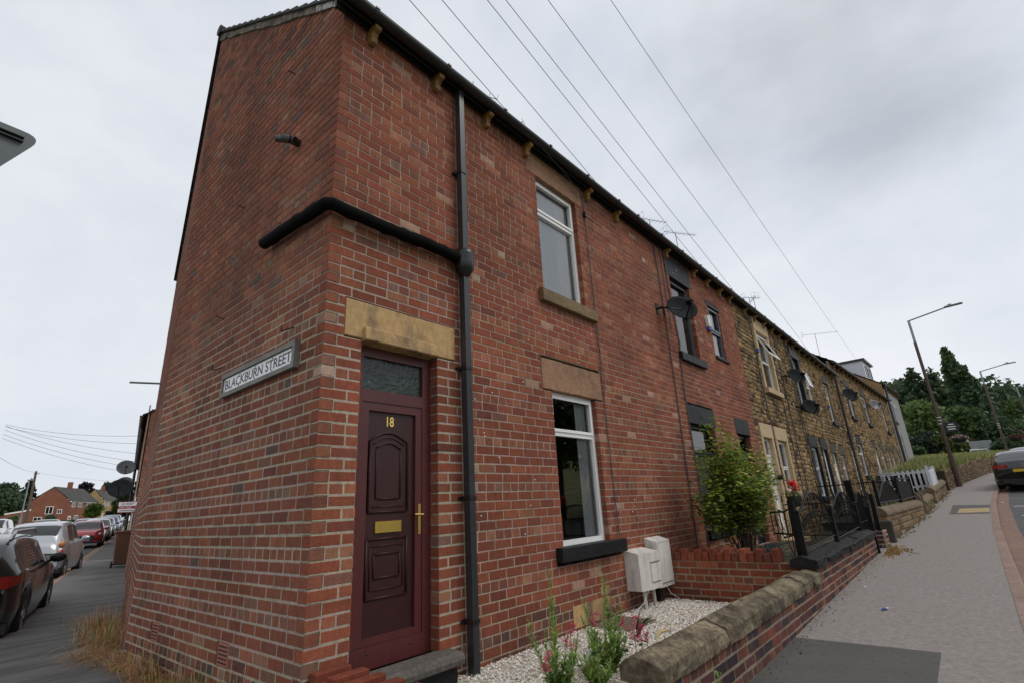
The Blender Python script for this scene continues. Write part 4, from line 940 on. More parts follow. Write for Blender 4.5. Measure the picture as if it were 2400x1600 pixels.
# give-way sign seen from behind at the top left
C_ = Vector((-1.785, -.95, 2.405)); du = Vector((-.994, -.111, 0)); S_ = .75
def tri(s, t): return C_+du*s-Vector((0, 0, t))
r_c = .035; vv = [(0, 0), (S_, 0), (S_/2, S_*.98)]
def rounded(vv, r):
    out_ = []
    for i in range(3):
        p = Vector(vv[i]); a = (Vector(vv[i-1])-p).normalized(); c = (Vector(vv[(i+1) % 3])-p).normalized(); 
        A_ = p+a*r*1.7; B_ = p+c*r*1.7
        for j in range(7):
            t = j/6; out_.append(A_*(1-t)**2+p*2*t*(1-t)+B_*t*t)
    return out_
e = empty('give_way_sign', tri(S_/2, 3.1), 'grey back of a triangular road sign with a rail, cut off by the left edge', 'road sign')
rr_ = rounded(vv, r_c); nv = du.cross(Vector((0, 0, 1))).normalized()
b = MB(); b.prism([tuple(q) for q in rr_], lambda s, t: tri(s, t), lambda s, t: tri(s, t)+nv*(-.004)); b.build('plate', T['sign_back'], e)
cs_ = 1 if (tri(0, 0)+nv-cam.location).length < (tri(0, 0)-nv-cam.location).length else -1
b = MB(); a_ = tri(.045, .035)
for (t0, t1, dd) in ((.032, .036, .02), (.050, .054, .02)):
    b.add([tri(s, t)+nv*cs_*d for d in (.001, .02) for s in (.055, S_-.055) for t in (t0, t1)], [(0, 1, 3, 2), (4, 6, 7, 5), (0, 4, 5, 1), (2, 3, 7, 6), (0, 2, 6, 4), (1, 5, 7, 3)])
b.build('rail', T['trim'], e)
b = MB(); pq = tri(S_/2, 0)+nv*cs_*.05; b.tube([pq, (pq.x, pq.y, -.8)], .038, 12); b.build('post', T['galv'], e)
b = MB(); b.add([tri(s, t)-nv*cs_*.005 for s, t in ((.03, .02), (S_-.03, .02), (S_/2, S_*.92))], [(0, 1, 2)]); b.build('sign_face', T['sale_red'], e)
origin(e)
# =================================================================== front gardens
b = MB(); xs_ = fr_(.3, 5.1, .4); b.add([(x_, y_, -.385+.0*x_) for x_ in xs_ for y_ in (.02, -.9, -1.72)], [(i*3+j, i*3+j+1, (i+1)*3+j+1, (i+1)*3+j) for i in range(len(xs_)-1) for j in range(2)])
b.build('gravel_bed', T['gravel_bed'], kind='structure')
b = MB(); rg = random.Random(77); PG = [(.74, .70, .61), (.80, .77, .70), (.62, .54, .43), (.52, .39, .27), (.72, .62, .48), (.42, .38, .33), (.82, .80, .76), (.78, .76, .72)]
for _ in range(21000):
    x_, y_ = rg.uniform(1.0, 5.1), -rg.random()**1.0*1.72
    if x_ < 1.5 and rg.random() < .3: continue
    s = rg.uniform(.005, .0105)*(1.15 if x_ < 2.6 else 1.4); c = Vector((x_, y_, -.385+rg.uniform(0, .012)))
    a = rg.uniform(0, 6.28); u = Vector((math.cos(a), math.sin(a), rg.uniform(-.4, .4)))*s; v = Vector((-math.sin(a), math.cos(a), rg.uniform(-.4, .4)))*s*rg.uniform(.5, .9); w_ = Vector((0, 0, s*rg.uniform(.5, .8)))
    col = rg.choice(PG); k = rg.uniform(.8, 1.1); col = tuple(q*k for q in col)
    b.add([c-u-v, c+u-v*.8, c+u*.9+v, c-u*.8+v*.9, c-u*.5-v*.4+w_, c+u*.5-v*.5+w_*.9, c+u*.4+v*.5+w_, c-u*.5+v*.5+w_*.8], [(0, 1, 5, 4), (1, 2, 6, 5), (2, 3, 7, 6), (3, 0, 4, 7), (4, 5, 6, 7)], col)
tag(b.build('gravel', T['gravel']), 'white and cream stone chippings covering the front garden of number 18', 'gravel', kind='stuff')
# garden floors further on
for x0, x1, z_ in ((5.3, 10.6, -.12), (10.8, 15.2, -.2), (15.3, 23.5, .0)):
    b = MB(); b.add([(x0, 0, z_), (x1, 0, z_), (x1, yw((x0+x1)/2)+.1, z_), (x0, yw(x0)+.1, z_)], [(0, 3, 2, 1)]); b.build('garden_soil', T['soil'], kind='structure')
# paving slab let into the gravel
b = MB(); b.cbox(3.22, 3.82, -.52, -.02, -.40, -.365, .008); tag(b.build('paving_slab', mat('slab', (.13, .105, .065), .9, var=.2, vs=4, bump=.4)), 'greenish brown square paving slab lying in the white gravel', 'slab')
b = MB(); b.add([(-.0+2.0, -.80, -.37), (2.07, -.84, -.37), (2.085, -.83, -.25), (2.015, -.79, -.25)], [(0, 1, 2, 3)]); b.add([(2.002, -.795, -.37), (2.072, -.835, -.37), (2.087, -.825, -.25), (2.017, -.785, -.25)], [(3, 2, 1, 0)])
tag(b.build('plant_label', T['litter_white']), 'small white plant label card standing among the weeds', 'label')
# meter boxes
def meter(x0, x1, z0, z1, d, lab, cham=0, lines=(), cable=True):
    e = empty('meter_box', ((x0+x1)/2, 0, -.38), lab, 'meter box', 'meter boxes on the front wall')
    b_ = MB(); poly = [(x0, 0), (x0, -d*.8), (x0+.10*cham+.012, -d), (x1-.012, -d), (x1, -d*.9), (x1, 0)]
    n = len(poly); vs = [(x, y, z0+(.0 if y > -.01 else 0)) for x, y in poly]+[(x, y, z1-(.0 if y > -.01 else .045)) for x, y in poly]
    b_.add(vs, [tuple(range(n-1, -1, -1)), tuple(range(n, 2*n))]+[(i, (i+1) % n, n+(i+1) % n, n+i) for i in range(n)]); b_.build('case', T['meter'], e)
    b_ = MB(); b_.cbox(x0+.10*cham+.03, x1-.03, -d-.012, -d+.001, lines[0], lines[1], .006); b_.build('cover_door', T['meter'], e)
    if len(lines) > 2:
        b_ = MB(); b_.box(x0+.10*cham+.02, x1-.02, -d-.004, -d+.001, lines[2], lines[2]+.006); b_.build('seam', T['trim'], e)
    return e
e = meter(4.15, 4.62, -.16, .30, .24, 'larger white meter box in front, with a square door and stained top', 1.6, (-.08, .13, .14))
for x_ in (4.34, 4.58):
    b = MB(); b.tube([(x_, -.12, -.39), (x_, -.12, -.15)], .022, 8); b.build('conduit', T['meter'], e)
b = MB(); b.tube([(4.3, -.2, .29), (4.25, -.245, .26), (4.27, -.25, .1), (4.26, -.245, -.12), (4.15, -.2, -.28), (4.02, -.12, -.38)], .004, 5); b.build('cable', T['upvc'], e); origin(e)
e = meter(4.72, 5.14, -.2, .40, .16, 'narrow white meter box set behind the larger one, next to the garden cross wall', 0, (-.15, .33))
b = MB(); b.box(4.80, 4.9, -.1, 0, -.39, -.2); b.build('conduit', T['gutter'], e); b = MB(); b.tube([(4.95, -.12, -.2), (5.0, -.15, -.3), (5.12, -.2, -.37)], .004, 5); b.build('cable', T['upvc'], e); origin(e)
# front boundary wall of number 18
wr = random.Random(61)
FW = Face((0, -1.9, 0), (1, 0, 0), (0, -1, 0)); FWe = Face((1.14, -1.9, 0), (0, 1, 0), (-1, 0, 0))
def coping_stone(b_, x0, x1, yc, w, z0, h_, rg, m=None, shape='ridge', rgh=.008, F=None):
    nx = max(4, int((x1-x0)/.05))
    if shape == 'ridge': prof = [(-.5, 0), (-.5, .3), (-.5, .60), (-.45, .68), (-.28, .80), (-.06, .97), (.06, .99), (.28, .84), (.46, .70), (.5, .6), (.5, 0)]
    else: prof = [(-.5+.0, 0), (-.5, .25), (-.45, .5), (-.35, .72), (-.2, .9), (0, 1), (.2, .9), (.35, .72), (.45, .5), (.5, .25), (.5, 0)]
    vs = []; n = len(prof); jj = [rg.uniform(-1, 1)*rgh for _ in prof]; tilt = rg.uniform(-.008, .008)
    for i in range(nx+1):
        t = i/nx; e_ = 1-(.035 if i in (0, nx) else 0); x = lerp(x0, x1, t)
        for j, (a, c) in enumerate(prof):
            no = noise.noise(Vector((x*5, a*3, c*3+x0)))*rgh*1.3+noise.noise(Vector((x*21, a*9, c*9)))*rgh*.9
            vs.append((x+(rg.uniform(-.3, .3)*rgh if 0 < i < nx else 0), yc+a*w*(.97 if i in (0, nx) else 1)+no*(1 if a < 0 else -1)+jj[j]*.4, z0+c*h_*e_+(no if c > .1 else 0)*.8+jj[j]*(c > .1)+tilt*(t-.5)*(c > .1)))
    fs = [(i*n+j, i*n+(j+1) % n, (i+1)*n+(j+1) % n, (i+1)*n+j) for i in range(nx) for j in range(n)]+[tuple(range(n)), tuple(range((nx+1)*n-1, nx*n-1, -1))]
    b_.add(vs, fs)
e = empty('garden_wall', (3.1, -1.8, -.4), 'low brick garden wall with mossy weathered stone coping in front of the white gravel', 'wall')
mb = MB(); gW = .078
bricks(mb, FW, 1.14, 5.14, -7, 0, [], PAL_W, wr, own=lambda k: k % 2 == 0, gg=gW, zoff=-.11, L=.235, hdr=3, mort=(.25, .2, .14), wob=.004, joint=.013)
bricks(mb, FWe, 0, .22, -7, 0, [], PAL_W, wr, own=lambda k: k % 2 == 1, gg=gW, zoff=-.11, L=.235, hdr=0, mort=(.25, .2, .14), wob=.004)
b2_ = Face((0, -1.68, 0), (1, 0, 0), (0, 1, 0)); bricks(mb, b2_, 1.14, 5.14, -7, 0, [], PAL_W, wr, gg=gW, zoff=-.11, L=.235, hdr=3, mort=(.25, .2, .14))
mb.build('brickwork', T['brick'], e)
cx_ = [1.08, 2.12, 3.22, 4.35, 4.75, 5.16]
for a, c in zip(cx_, cx_[1:]):
    b = MB(); coping_stone(b, a+.012, c-.012, -1.79+wr.uniform(-.008, .008), .28, -.112, .158+wr.uniform(-.01, .01), wr, rgh=.010); b.build('coping_stone', T['coping'], e, smooth=False)
origin(e)
# cross wall between the first two gardens and the little wall by the door
def cren(par, F, s0, s1, z, pal, rg, w=.095, h0=.10, h1=.145):
    """castellated brick-on-end coping"""
    i = 0; s = s0; b_ = MB()
    while s+w <= s1+.001:
        F.block(b_, s+.004, s+w-.006, z, z+(h1 if i % 2 else h0)+rg.uniform(-.006, .006), .21, .004, .006, pick(pal, rg), rg); s += w; i += 1
    for j in range(int((s1-s0)/.3)): pass
    return b_.build('castellated_coping', T['brick'], par)
e = empty('garden_wall', (5.26, -.9, -.4), 'orange-red brick cross wall with castellated top between the two front gardens', 'wall')
FX = Face((5.15, 0, 0), (0, -1, 0), (-1, 0, 0)); mb = MB()
bricks(mb, FX, 0.0, 1.90, -6, 1, [], PAL_N, wr, gg=.083, zoff=0.0, L=.25, hdr=4, mort=(.27, .22, .15), depth=.2, wob=.003, rev=.2); mb.build('brickwork', T['brick'], e)
cren(e, FX, 0.0, 1.58, .083, PAL_N, wr); b = MB(); b.box(5.17, 5.36, -1.6, 0, -.5, .08); b.build('core', T['brick_core'] if 'brick_core' in T else T['soil'], e); origin(e)
e = empty('garden_wall', (.2, -.9, -.5), 'low brick wall with stepped brick top running out from the house corner beside the door', 'wall')
FL = Face((.06, -.004, 0), (0, -1, 0), (-1, 0, 0)); mb = MB()
bricks(mb, FL, 0.0, 1.9, -7, -2, [], PAL_G, wr, gg=.083, zoff=.0, L=.235, depth=.1, mort=(.27, .22, .15))
FL2 = Face((.30, -.004, 0), (0, -1, 0), (1, 0, 0)); bricks(mb, FL2, 0.0, 1.9, -7, -2, [], PAL_G, wr, gg=.083, zoff=.0, L=.235, depth=.1, mort=(.27, .22, .15))
mb.build('brickwork', T['brick'], e)
b = MB(); s = .0; i = 0
while s < 1.9:
    c = tuple(q_*.75 for q_ in pick(PAL_N, wr)); hh = .115 if i % 2 == 0 else .07
    xo = wr.uniform(-.006, .006); b.cbox(.055+xo, .31+xo, -.006-s-.085, -.006-s-.0, -.165, -.165+hh, .006, c); s += .095; i += 1
b.build('castellated_coping', T['brick'], e); origin(e)
# second garden: brick wall with black coping and bow-topped iron railings
e = empty('garden_wall', (7.5, -1.8, -.4), 'brick garden wall with black painted stone coping under the bow-topped railings', 'wall')
mb = MB(); bricks(mb, FW, 5.16, 9.75, -7, 0, [], PAL_W, wr, gg=.078, zoff=.04, L=.235, hdr=3, mort=(.27, .21, .15), wob=.004); 
FWd = Face((9.75, -1.9, 0), (0, 1, 0), (1, 0, 0)); bricks(mb, FWd, 0, .24, -7, 0, [], PAL_W, wr, gg=.078, zoff=.04, L=.235, hdr=0); mb.build('brickwork', T['brick'], e)
b = MB(); b.box(5.2, 9.7, -1.78, -1.66, -.5, .03); b.build('core', T['soil'], e)
for a, c in zip([5.06, 5.62, 6.45, 7.15, 8.0, 8.8], [5.62, 6.45, 7.15, 8.0, 8.8, 9.78]):
    b = MB(); coping_stone(b, a+.006, c-.006, -1.79, .30, .042, .13, wr, rgh=.012); b.build('coping_stone', T['coping_black'], e)
origin(e)
def bar(b_, x, y, z0, z1, r=.007): b_.tube([(x, y, z0), (x, y, z1)], r, 5)
def bow_panel(x0, x1, y, zb_, zt, hoop, lab, knobs=True):
    def bar(b_, x, y, z0, z1): b_.tube([(x, y, z0), (x, y, z1)], .0048, 4)
    e_ = empty('iron_railing', ((x0+x1)/2, y, zb_), lab, 'railing', 'bow-topped iron railings')
    b_ = MB(); n = 28; top = []
    for i in range(n+1):
        t = i/n; x = lerp(x0, x1, t); z = zt+hoop*max(0, math.sin(math.pi*t))**1.5-.04*math.cos(2*math.pi*t)*0
        top.append((x, y, z))
    b_.tube(top, .014, 6); b_.tube([(x0, y, zb_+.06), (x1, y, zb_+.10)], .012, 5); b_.build('rail', T['iron'], e_)
    b_ = MB(); m_ = int((x1-x0)/.058)
    for i in range(1, m_):
        t = i/m_; x = lerp(x0, x1, t); bar(b_, x, y, zb_+.06+.04*t, zt+hoop*math.sin(math.pi*t)**1.5)
    b_.build('bars', T['iron'], e_, kind='stuff')
    b_ = MB()
    for i in range(1, m_):
        t = i/m_; x = lerp(x0, x1, t); z = zb_+.26+.16*math.sin(math.pi*t)
        b_.sphere((x, y, z), .015, 6, 5, (1, 1, .8)); b_.sphere((x, y, z+.045), .012, 6, 5)
    b_.build('collars', T['iron'], e_, kind='stuff')
    b_ = MB(); mx_ = (x0+x1)/2
    for sg in (-1, 1):
        for rr, cz in ((.10, .33), (.07, .52)):
            b_.tube([(mx_+sg*(.14+rr*math.cos(a_*.5)*(1-a_*.05)), y-.01, zb_+cz+rr*math.sin(a_*.5)*(1-a_*.05)) for a_ in range(15)], .004, 4)
    b_.build('scroll', T['iron'], e_)
    for x in (x0, x1):
        b_ = MB(); b_.box(x-.025, x+.025, y-.025, y+.025, zb_-.1, zt+.02); b_.cbox(x-.032, x+.032, y-.032, y+.032, zt+.02, zt+.05, .01); b_.build('post', T['iron'], e_)
    origin(e_)
bow_panel(5.18, 7.08, -1.80, .16, .62, .24, 'bow-topped railing panel nearest the corner house, on the black coping')
bow_panel(7.14, 9.2, -1.80, .14, .60, .24, 'second bow-topped railing panel along the black coping')
e = empty('iron_gate', (9.75, -1.8, -.25), 'narrow black iron gate with a small hooped top between two posts', 'gate')
b = MB(); n = 10; b.tube([(lerp(9.3, 10.15, i/n), -1.82, .62+.2*math.sin(math.pi*i/n)) for i in range(n+1)], .013, 6); b.tube([(9.3, -1.82, -.05), (10.15, -1.82, -.05)], .013, 6); b.tube([(9.3, -1.82, .3), (10.15, -1.82, .3)], .01, 6); b.build('frame', T['iron'], e)
b = MB()
for i in range(1, 10): bar(b, lerp(9.3, 10.15, i/10), -1.82, -.05, .62+.2*math.sin(math.pi*i/10))
b.build('bars', T['iron'], e, kind='stuff')
for x_, z_ in ((9.83, .55), (10.62, .76)):
    b = MB(); b.box(x_-.035, x_+.035, -1.93, -1.86, -.35, z_); b.build('post', T['iron'], e)
origin(e)
# cross railing in the second garden with flower pot on the post
e = empty('iron_railing', (5.9, -1.5, .1), 'short low iron cross railing behind the castellated brick wall', 'railing')
b = MB(); b.tube([(6.0, -1.28, .63), (5.6, -1.55, .64), (5.4, -1.72, .70)], .011, 5); b.tube([(6.0, -1.28, .36), (5.4, -1.72, .38)], .011, 5); b.build('rail', T['iron'], e)
b = MB()
for i in range(5): bar(b, lerp(6.0, 5.4, i/5), lerp(-1.28, -1.72, i/5), .36, .64)
b.build('bars', T['iron'], e, kind='stuff'); b = MB(); b.box(5.36, 5.43, -1.74, -1.67, .05, .78); b.build('post', T['iron'], e); origin(e)
# stone garden walls further up
def stone_front(s, x0, x1, h_, lab, pal, rg, cop='coping_brown', top=.20, th=.25):
    P0_, P1_ = Vector((x0, yw(x0), 0)), Vector((x1, yw(x1), 0)); u_ = (P1_-P0_); L_ = u_.length; u_.normalize(); F_ = Face(P0_, u_, (u_.y, -u_.x, 0))
    e_ = empty('garden_wall', (P0_+P1_)/2+Vector((0, 0, zs(x0))), lab, 'wall', 'stone garden walls along the pavement')
    zb0, zb1 = zs(x0), zs(x1); sh = (zb1-zb0)/L_ if s else 0
    mb_ = MB(); rows = max(2, int(round((top-zb0+.1)/.125)))
    for k in range(-1, rows):
        z0 = zb0+.0+k*.125; q = 0
        vs = [F_.p(a, d, z+sh*a) for z in (z0, z0+.125) for d in (-.2, -.01) for a in (0, L_)]
        mb_.add(vs, [(0, 2, 3, 1), (4, 5, 7, 6), (0, 1, 5, 4), (2, 6, 7, 3), (0, 4, 6, 2), (1, 3, 7, 5)], (.16, .12, .07))
        while q < L_-.05:
            w_ = min(L_-q, rg.uniform(.3, .6)); w_ = L_-q if L_-q-w_ < .15 else w_
            F_.block(mb_, q+.005, q+w_-.005, z0+.005, z0+.12, .2 if q == 0 else .08, .004, .018, pick(pal, rg, .12), rg, bulge=.006, shear=sh); q += w_
    FE = Face(F_.p(0, -.24, 0), F_.n, -F_.u)
    for k in range(-1, rows): FE.block(mb_, .0, .24, zb0+k*.125+.004, zb0+k*.125+.12, .04, .0, .015, pick(pal, rg, .12), rg, bulge=.005)
    mb_.build('stonework', T['stone_wall'], e_)
    q = -.03; n_ = max(1, int(L_/.95)); w_ = (L_+.06)/n_; zt_ = zb0-.125+(rows+1)*.125
    for i in range(n_):
        b_ = MB(); coping_stone(b_, 0, w_-.012, 0, .31, 0, .17, rg, shape='round', rgh=.004)
        A_ = F_.p(q+w_*i, -.12, zt_+sh*(q+w_*i)); M_ = Matrix.Translation(A_) @ Matrix.Rotation(math.atan2(u_.y, u_.x), 4, 'Z') @ Matrix.Shear('XY', 4, (0, 0)).to_4x4()
        M_ = M_ @ Matrix.Rotation(-math.atan(sh), 4, 'Y')
        b_.v = [tuple(M_ @ Vector(v)) for v in b_.v]; b_.build('coping_stone', T[cop], e_)
    origin(e_); return F_, L_, zt_, sh
rgw = random.Random(91); PAL_B = [((.20, .14, .075), 30), ((.15, .105, .06), 30), ((.24, .165, .09), 20), ((.10, .075, .05), 15)]
e = empty('gate_pier', (10.75, -1.95, -.2), 'short red brick gate pier at the pavement edge beside the iron gate', 'pier')
mb = MB(); FP = Face((10.56, -1.98, 0), (1, 0, 0), (0, -1, 0)); bricks(mb, FP, 0, .36, -5, 1, [], PAL_W, wr, gg=.078, L=.24, depth=.1); FP2 = Face((10.56, -1.98, 0), (0, 1, 0), (-1, 0, 0)); bricks(mb, FP2, .03, .26, -5, 1, [], PAL_W, wr, gg=.078, L=.24, depth=.1); mb.box(10.6, 10.9, -1.95, -1.74, -.4, .07, (.15, .05, .04)); mb.build('brickwork', T['brick'], e); origin(e)
b = MB(); b.cbox(11.38, 11.58, -2.04, -1.78, -.4, .22, .02); tag(b.build('gate_pier', T['dark_stone']), 'flat dark stone gatepost slab at the near end of the long stone wall', 'pier')
F1, L1, zt1, sh1 = stone_front(False, 11.6, 17.3, .5, 'long stone garden wall with rounded brown coping beyond the iron gate', PAL_B, rgw, top=.20)
b = MB()
for x_ in (17.45, 18.05):
    b = MB(); n = 8; prof = [(-.12, -.3), (-.12, .45)]+[(-.12*math.cos(math.pi*i/n), .45+.12*math.sin(math.pi*i/n)) for i in range(1, n)]+[(.12, .45), (.12, -.3)]
    yy = yw(x_); z_ = zs(x_); b.prism(prof, lambda a, c: (x_-.11, yy+.12+a, z_+c+.05), lambda a, c: (x_+.11, yy+.12+a, z_+c+.05))
    tag(b.build('gate_pier', T['coping_brown']), ('nearer' if x_ < 18 else 'farther')+' of the two round-topped stone gateposts after the long stone wall', 'pier')
F2_, L2_, zt2, sh2 = stone_front(True, 18.3, 20.6, .4, 'short stone wall between the gateposts and the brown board fence', PAL_B, rgw, top=.26)
F3_, L3_, zt3, sh3 = stone_front(True, 21.6, 26.8, .4, 'stone wall under the white picket fence', PAL_B, rgw, top=.52)
# fence panels on the long wall
def arch_panel():
    e_ = empty('fence_panel', F1.p(1.7, -.12, .4), 'dark openwork fence panel with arched top on the stone wall', 'fence')
    b_ = MB(); n = 24; s0, s1 = .3, 3.1
    tp = [(lerp(s0, s1, i/n), zt1+.20+.13+.36*math.sin(math.pi*i/n)**1.6) for i in range(n+1)]; zbm = zt1+.24+sh1*1.5
    b_.prism(tp+[(s1, zbm), (s0, zbm)], lambda s, z: F1.p(s, -.115, z), lambda s, z: F1.p(s, -.125, z)); b_.build('board', T['dark_panel'], e_)
    b_ = MB(); b_.tube([F1.p(s, -.12, z) for s, z in tp], .02, 6); b_.tube([F1.p(s0, -.12, zbm), F1.p(s1, -.12, zbm)], .02, 6); b_.build('rail', T['iron'], e_)
    for s in (s0, s1):
        b_ = MB(); q = F1.p(s, -.12, 0); b_.box(q.x-.03, q.x+.03, q.y-.03, q.y+.03, zt1, zt1+.72); b_.build('post', T['iron'], e_)
    origin(e_)
arch_panel()
e = empty('fence_panel', F1.p(4.3, -.12, .5), 'black slatted fence panel with a railed top on the stone wall', 'fence')
b = MB(); zq = zt1+.22+sh1*4.3; s = 3.25
while s < 5.5: F1.box(b, s, s+.085, -.13, -.115, zq, zq+.46); s += .095
b.build('slat', T['iron'], e, kind='stuff'); b = MB(); b.tube([F1.p(3.2, -.12, zq+.52), F1.p(5.55, -.12, zq+.54)], .022, 6); b.tube([F1.p(3.2, -.10, zq), F1.p(5.55, -.10, zq+.04)], .022, 6); b.build('rail', T['iron'], e)
for s in (3.2, 5.55):
    b = MB(); q = F1.p(s, -.12, 0); b.box(q.x-.03, q.x+.03, q.y-.03, q.y+.03, zt1, zq+.60); b.build('post', T['iron'], e)
origin(e)
# railing with spikes between the stone-house gardens
e = empty('iron_railing', (14.5, -.9, .1), 'tall spiked iron railing between the gardens of the stone houses', 'railing')
b = MB(); b.tube([(15.2, -.1, .98), (15.4, -2.0, 1.02)], .014, 5); b.tube([(15.2, -.1, .2), (15.4, -2.0, .2)], .014, 5); b.build('rail', T['iron'], e)
b = MB()
for i in range(18):
    t = i/17; x_, y_ = lerp(15.2, 15.4, t), lerp(-.1, -2.0, t); bar(b, x_, y_, .1, 1.05); b.tube([(x_, y_, 1.05), (x_, y_, 1.17)], [.014, .001], 5)
b.build('bars', T['iron'], e, kind='stuff'); b = MB(); b.box(15.1, 15.25, -.95, -.8, .0, 1.1); b.build('post', T['iron'], e); origin(e)
e = empty('iron_railing', (10.7, -.9, -.1), 'spiked iron railing in front of the white-doored stone house', 'railing')
b = MB(); b.tube([(10.75, -.25, .62), (10.75, -1.75, .62)], .012, 5); b.tube([(10.75, -.25, .0), (10.75, -1.75, .0)], .012, 5); b.build('rail', T['iron'], e)
b = MB()
for i in range(13):
    y_ = lerp(-.25, -1.75, i/12); bar(b, 10.75, y_, -.1, .68); b.tube([(10.75, y_, .68), (10.75, y_, .86)], [.02, .001], 5); b.sphere((10.75, y_, .70), .02, 6, 4)
b.build('bars', T['iron'], e, kind='stuff'); origin(e)
e = empty('board_fence', (19.5, -2.3, .5), 'low red-brown board panel behind the round-topped gateposts', 'fence')
b = MB(); s = .1
while s < 2.1: F2_.box(b, s, s+.13, -.14, -.12, zt2-.05, zt2+.40); s += .137
b.build('boards', T['brown_board'], e, kind='stuff'); b = MB(); F2_.box(b, .1, 2.2, -.18, -.14, zt2+.05, zt2+.12); F2_.box(b, .1, 2.2, -.18, -.14, zt2+.28, zt2+.34); b.build('rail', T['brown_board'], e); origin(e)
# picket fence: cross run with gaps then close boards along the pavement
def pickets(name, A, B_, zt, zb_, w, gap, lab, rail=True):
    e_ = empty(name, (Vector(A)+Vector(B_))/2, lab, 'fence'); A = Vector(A); B_ = Vector(B_); u_ = (B_-A); L_ = u_.length; u_.normalize(); F_ = Face(A, u_, (u_.y, -u_.x, 0)); s = 0; b_ = MB()
    while s < L_-w*.5:
        t = s/L_; z1 = zt[0]+(zt[1]-zt[0])*t
        b_.prism([(s, zb_), (s+w, zb_), (s+w, z1-.05), (s+w*.5, z1), (s, z1-.05)], lambda a, c: F_.p(a, 0, c), lambda a, c: F_.p(a, .02, c)); s += w+gap
    b_.build('pickets', T['white_paint'], e_, kind='stuff')
    if rail:
        b_ = MB()
        for dz in (.16, .7): b_.add([F_.p(s_, d, (zt[0] if s_ == 0 else zt[1])-dz+k) for s_ in (0, L_) for d in (-.035, 0) for k in (0, .07)], [(0, 1, 3, 2), (4, 6, 7, 5), (0, 4, 5, 1), (2, 3, 7, 6), (0, 2, 6, 4), (1, 5, 7, 3)])
        b_.build('rail', T['white_paint'], e_)
    for s_ in (0, L_):
        b_ = MB(); q = F_.p(s_, -.05, 0); b_.box(q.x-.05, q.x+.05, q.y-.05, q.y+.05, zb_-.1, max(zt)+.05); b_.build('post', T['white_paint'], e_)
    origin(e_)
pickets('picket_fence', (24.2, -.75, 0), (24.4, -2.42, 0), (1.42, 1.50), .55, .09, .075, 'white picket fence with gaps running back from the pavement')
pickets('picket_fence', (22.6, -2.36, 0), (24.4, -2.42, 0), (1.36, 1.48), .5, .30, .012, 'close-boarded white fence boards facing the pavement', rail=False)
# tall dry-stone retaining wall beyond, field on top
b = MB(); e = empty('retaining_wall', (35, -3.5, 1.0), 'long dry-stone retaining wall under the meadow, curving along the pavement', 'wall')
xw = fr_(27.6, 62, 1.0); mbs = MB(); rg = random.Random(8)
for xa, xb in zip(xw, xw[1:]):
    A = Vector((xa, yw(xa), 0)); B_ = Vector((xb, yw(xb), 0)); u_ = (B_-A); L_ = u_.length; u_.normalize(); F_ = Face(A, u_, (u_.y, -u_.x, 0)); z0, z1 = zs(xa), zs(xb); sh = (z1-z0)/L_; H_ = .85
    vs = [F_.p(a, d, z+sh*a+z0) for z in (-.3, H_-.02) for d in (-.3, -.012) for a in (0, L_)]
    mbs.add(vs, [(0, 2, 3, 1), (4, 5, 7, 6), (0, 1, 5, 4), (2, 6, 7, 3), (0, 4, 6, 2), (1, 3, 7, 5)], (.05, .04, .03))
    z = z0-.1
    while z < z0+H_-.04:
        hh = rg.uniform(.07, .14); q = 0
        while q < L_-.05:
            w_ = min(L_-q, rg.uniform(.15, .4)); F_.block(mbs, q+.006, q+w_-.006, z+.005, z+hh-.004, .08, .0, .02, pick(PAL_B, rg, .25), rg, bulge=.015, shear=sh); q += w_
        z += hh
mbs.build('stonework', T['stone_wall'], e); origin(e)
b = MB(); xm = fr_(27.7, 62, 2)+[70, 80, 100]; nj = 8
b.add([(x_, lerp(yw(x_)+.12, 30, (j/nj)**1.6), zs(x_)+.78+lerp(0, .35, min(1, j/4))*(1 if x_ > 30 else .3)*(1 if j else 0)) for x_ in xm for j in range(nj+1)], [(i*(nj+1)+j, (i+1)*(nj+1)+j, (i+1)*(nj+1)+j+1, i*(nj+1)+j+1) for i in range(len(xm)-1) for j in range(nj)])
b.build('meadow', T['grassland'], smooth=True, kind='structure')
# =================================================================== side street: next terrace, bin, board
FS = Face((4.30, 22.2, 0), (math.sin(R(13.35)), math.cos(R(13.35)), 0), (-math.cos(R(13.35)), math.sin(R(13.35)), 0))
h = empty('side_terrace', (4.3, 22.2, -.2), 'dark edge of the side-street terrace with black gutter and downpipe beyond the gable', 'house')
mb = MB(); bricks(mb, FS, 0, 9, -4, 68, [], PAL_G, random.Random(5)); FSg = Face((4.30, 22.2, 0), (-FS.n.x, -FS.n.y, 0), -FS.u); bricks(mb, FSg, .1, 2.5, -4, 66, [], PAL_G, random.Random(6)); mb.build('front_wall', T['brick'], h)
b = MB(); FS.box(b, .1, 27, -7.4, -.08, -.4, 5.3); b.build('rear_wall', T['brick_dull'] if 'brick_dull' in T else mat('dull_brick', (.17, .07, .05), .9, var=.2), h)
half_gutter(h, FS, -.05, 27, 5.38, d=.2, r=.075); roof(h, FS, -.1, 27, 5.5, 2.5)
for s_ in (3.0, 9.5):
    b = MB(); b.tube([FS.p(s_, .14, 5.3), FS.p(s_, .1, -.2)], .055, 8); b.build('downpipe', T['gutter'], h)
for s_ in (1.2, 5.8, 11, 15):
    slab(FS, h, 'door_canopy', s_, s_+1.1, 2.45, 2.55, 0, .5, T['dark_wood'])
origin(h)
satellite(FS, 1.2, 3.35, .34, 'upper grey satellite dish on the side-street terrace edge', m='dish_grey', out=.45, aim=(-.2, -.95, .35), side=-1)
satellite(FS, -.1, 2.42, .42, 'lower black satellite dish on the side-street terrace edge', m='dish', out=.5, aim=(-.3, -.9, .4), side=-1)
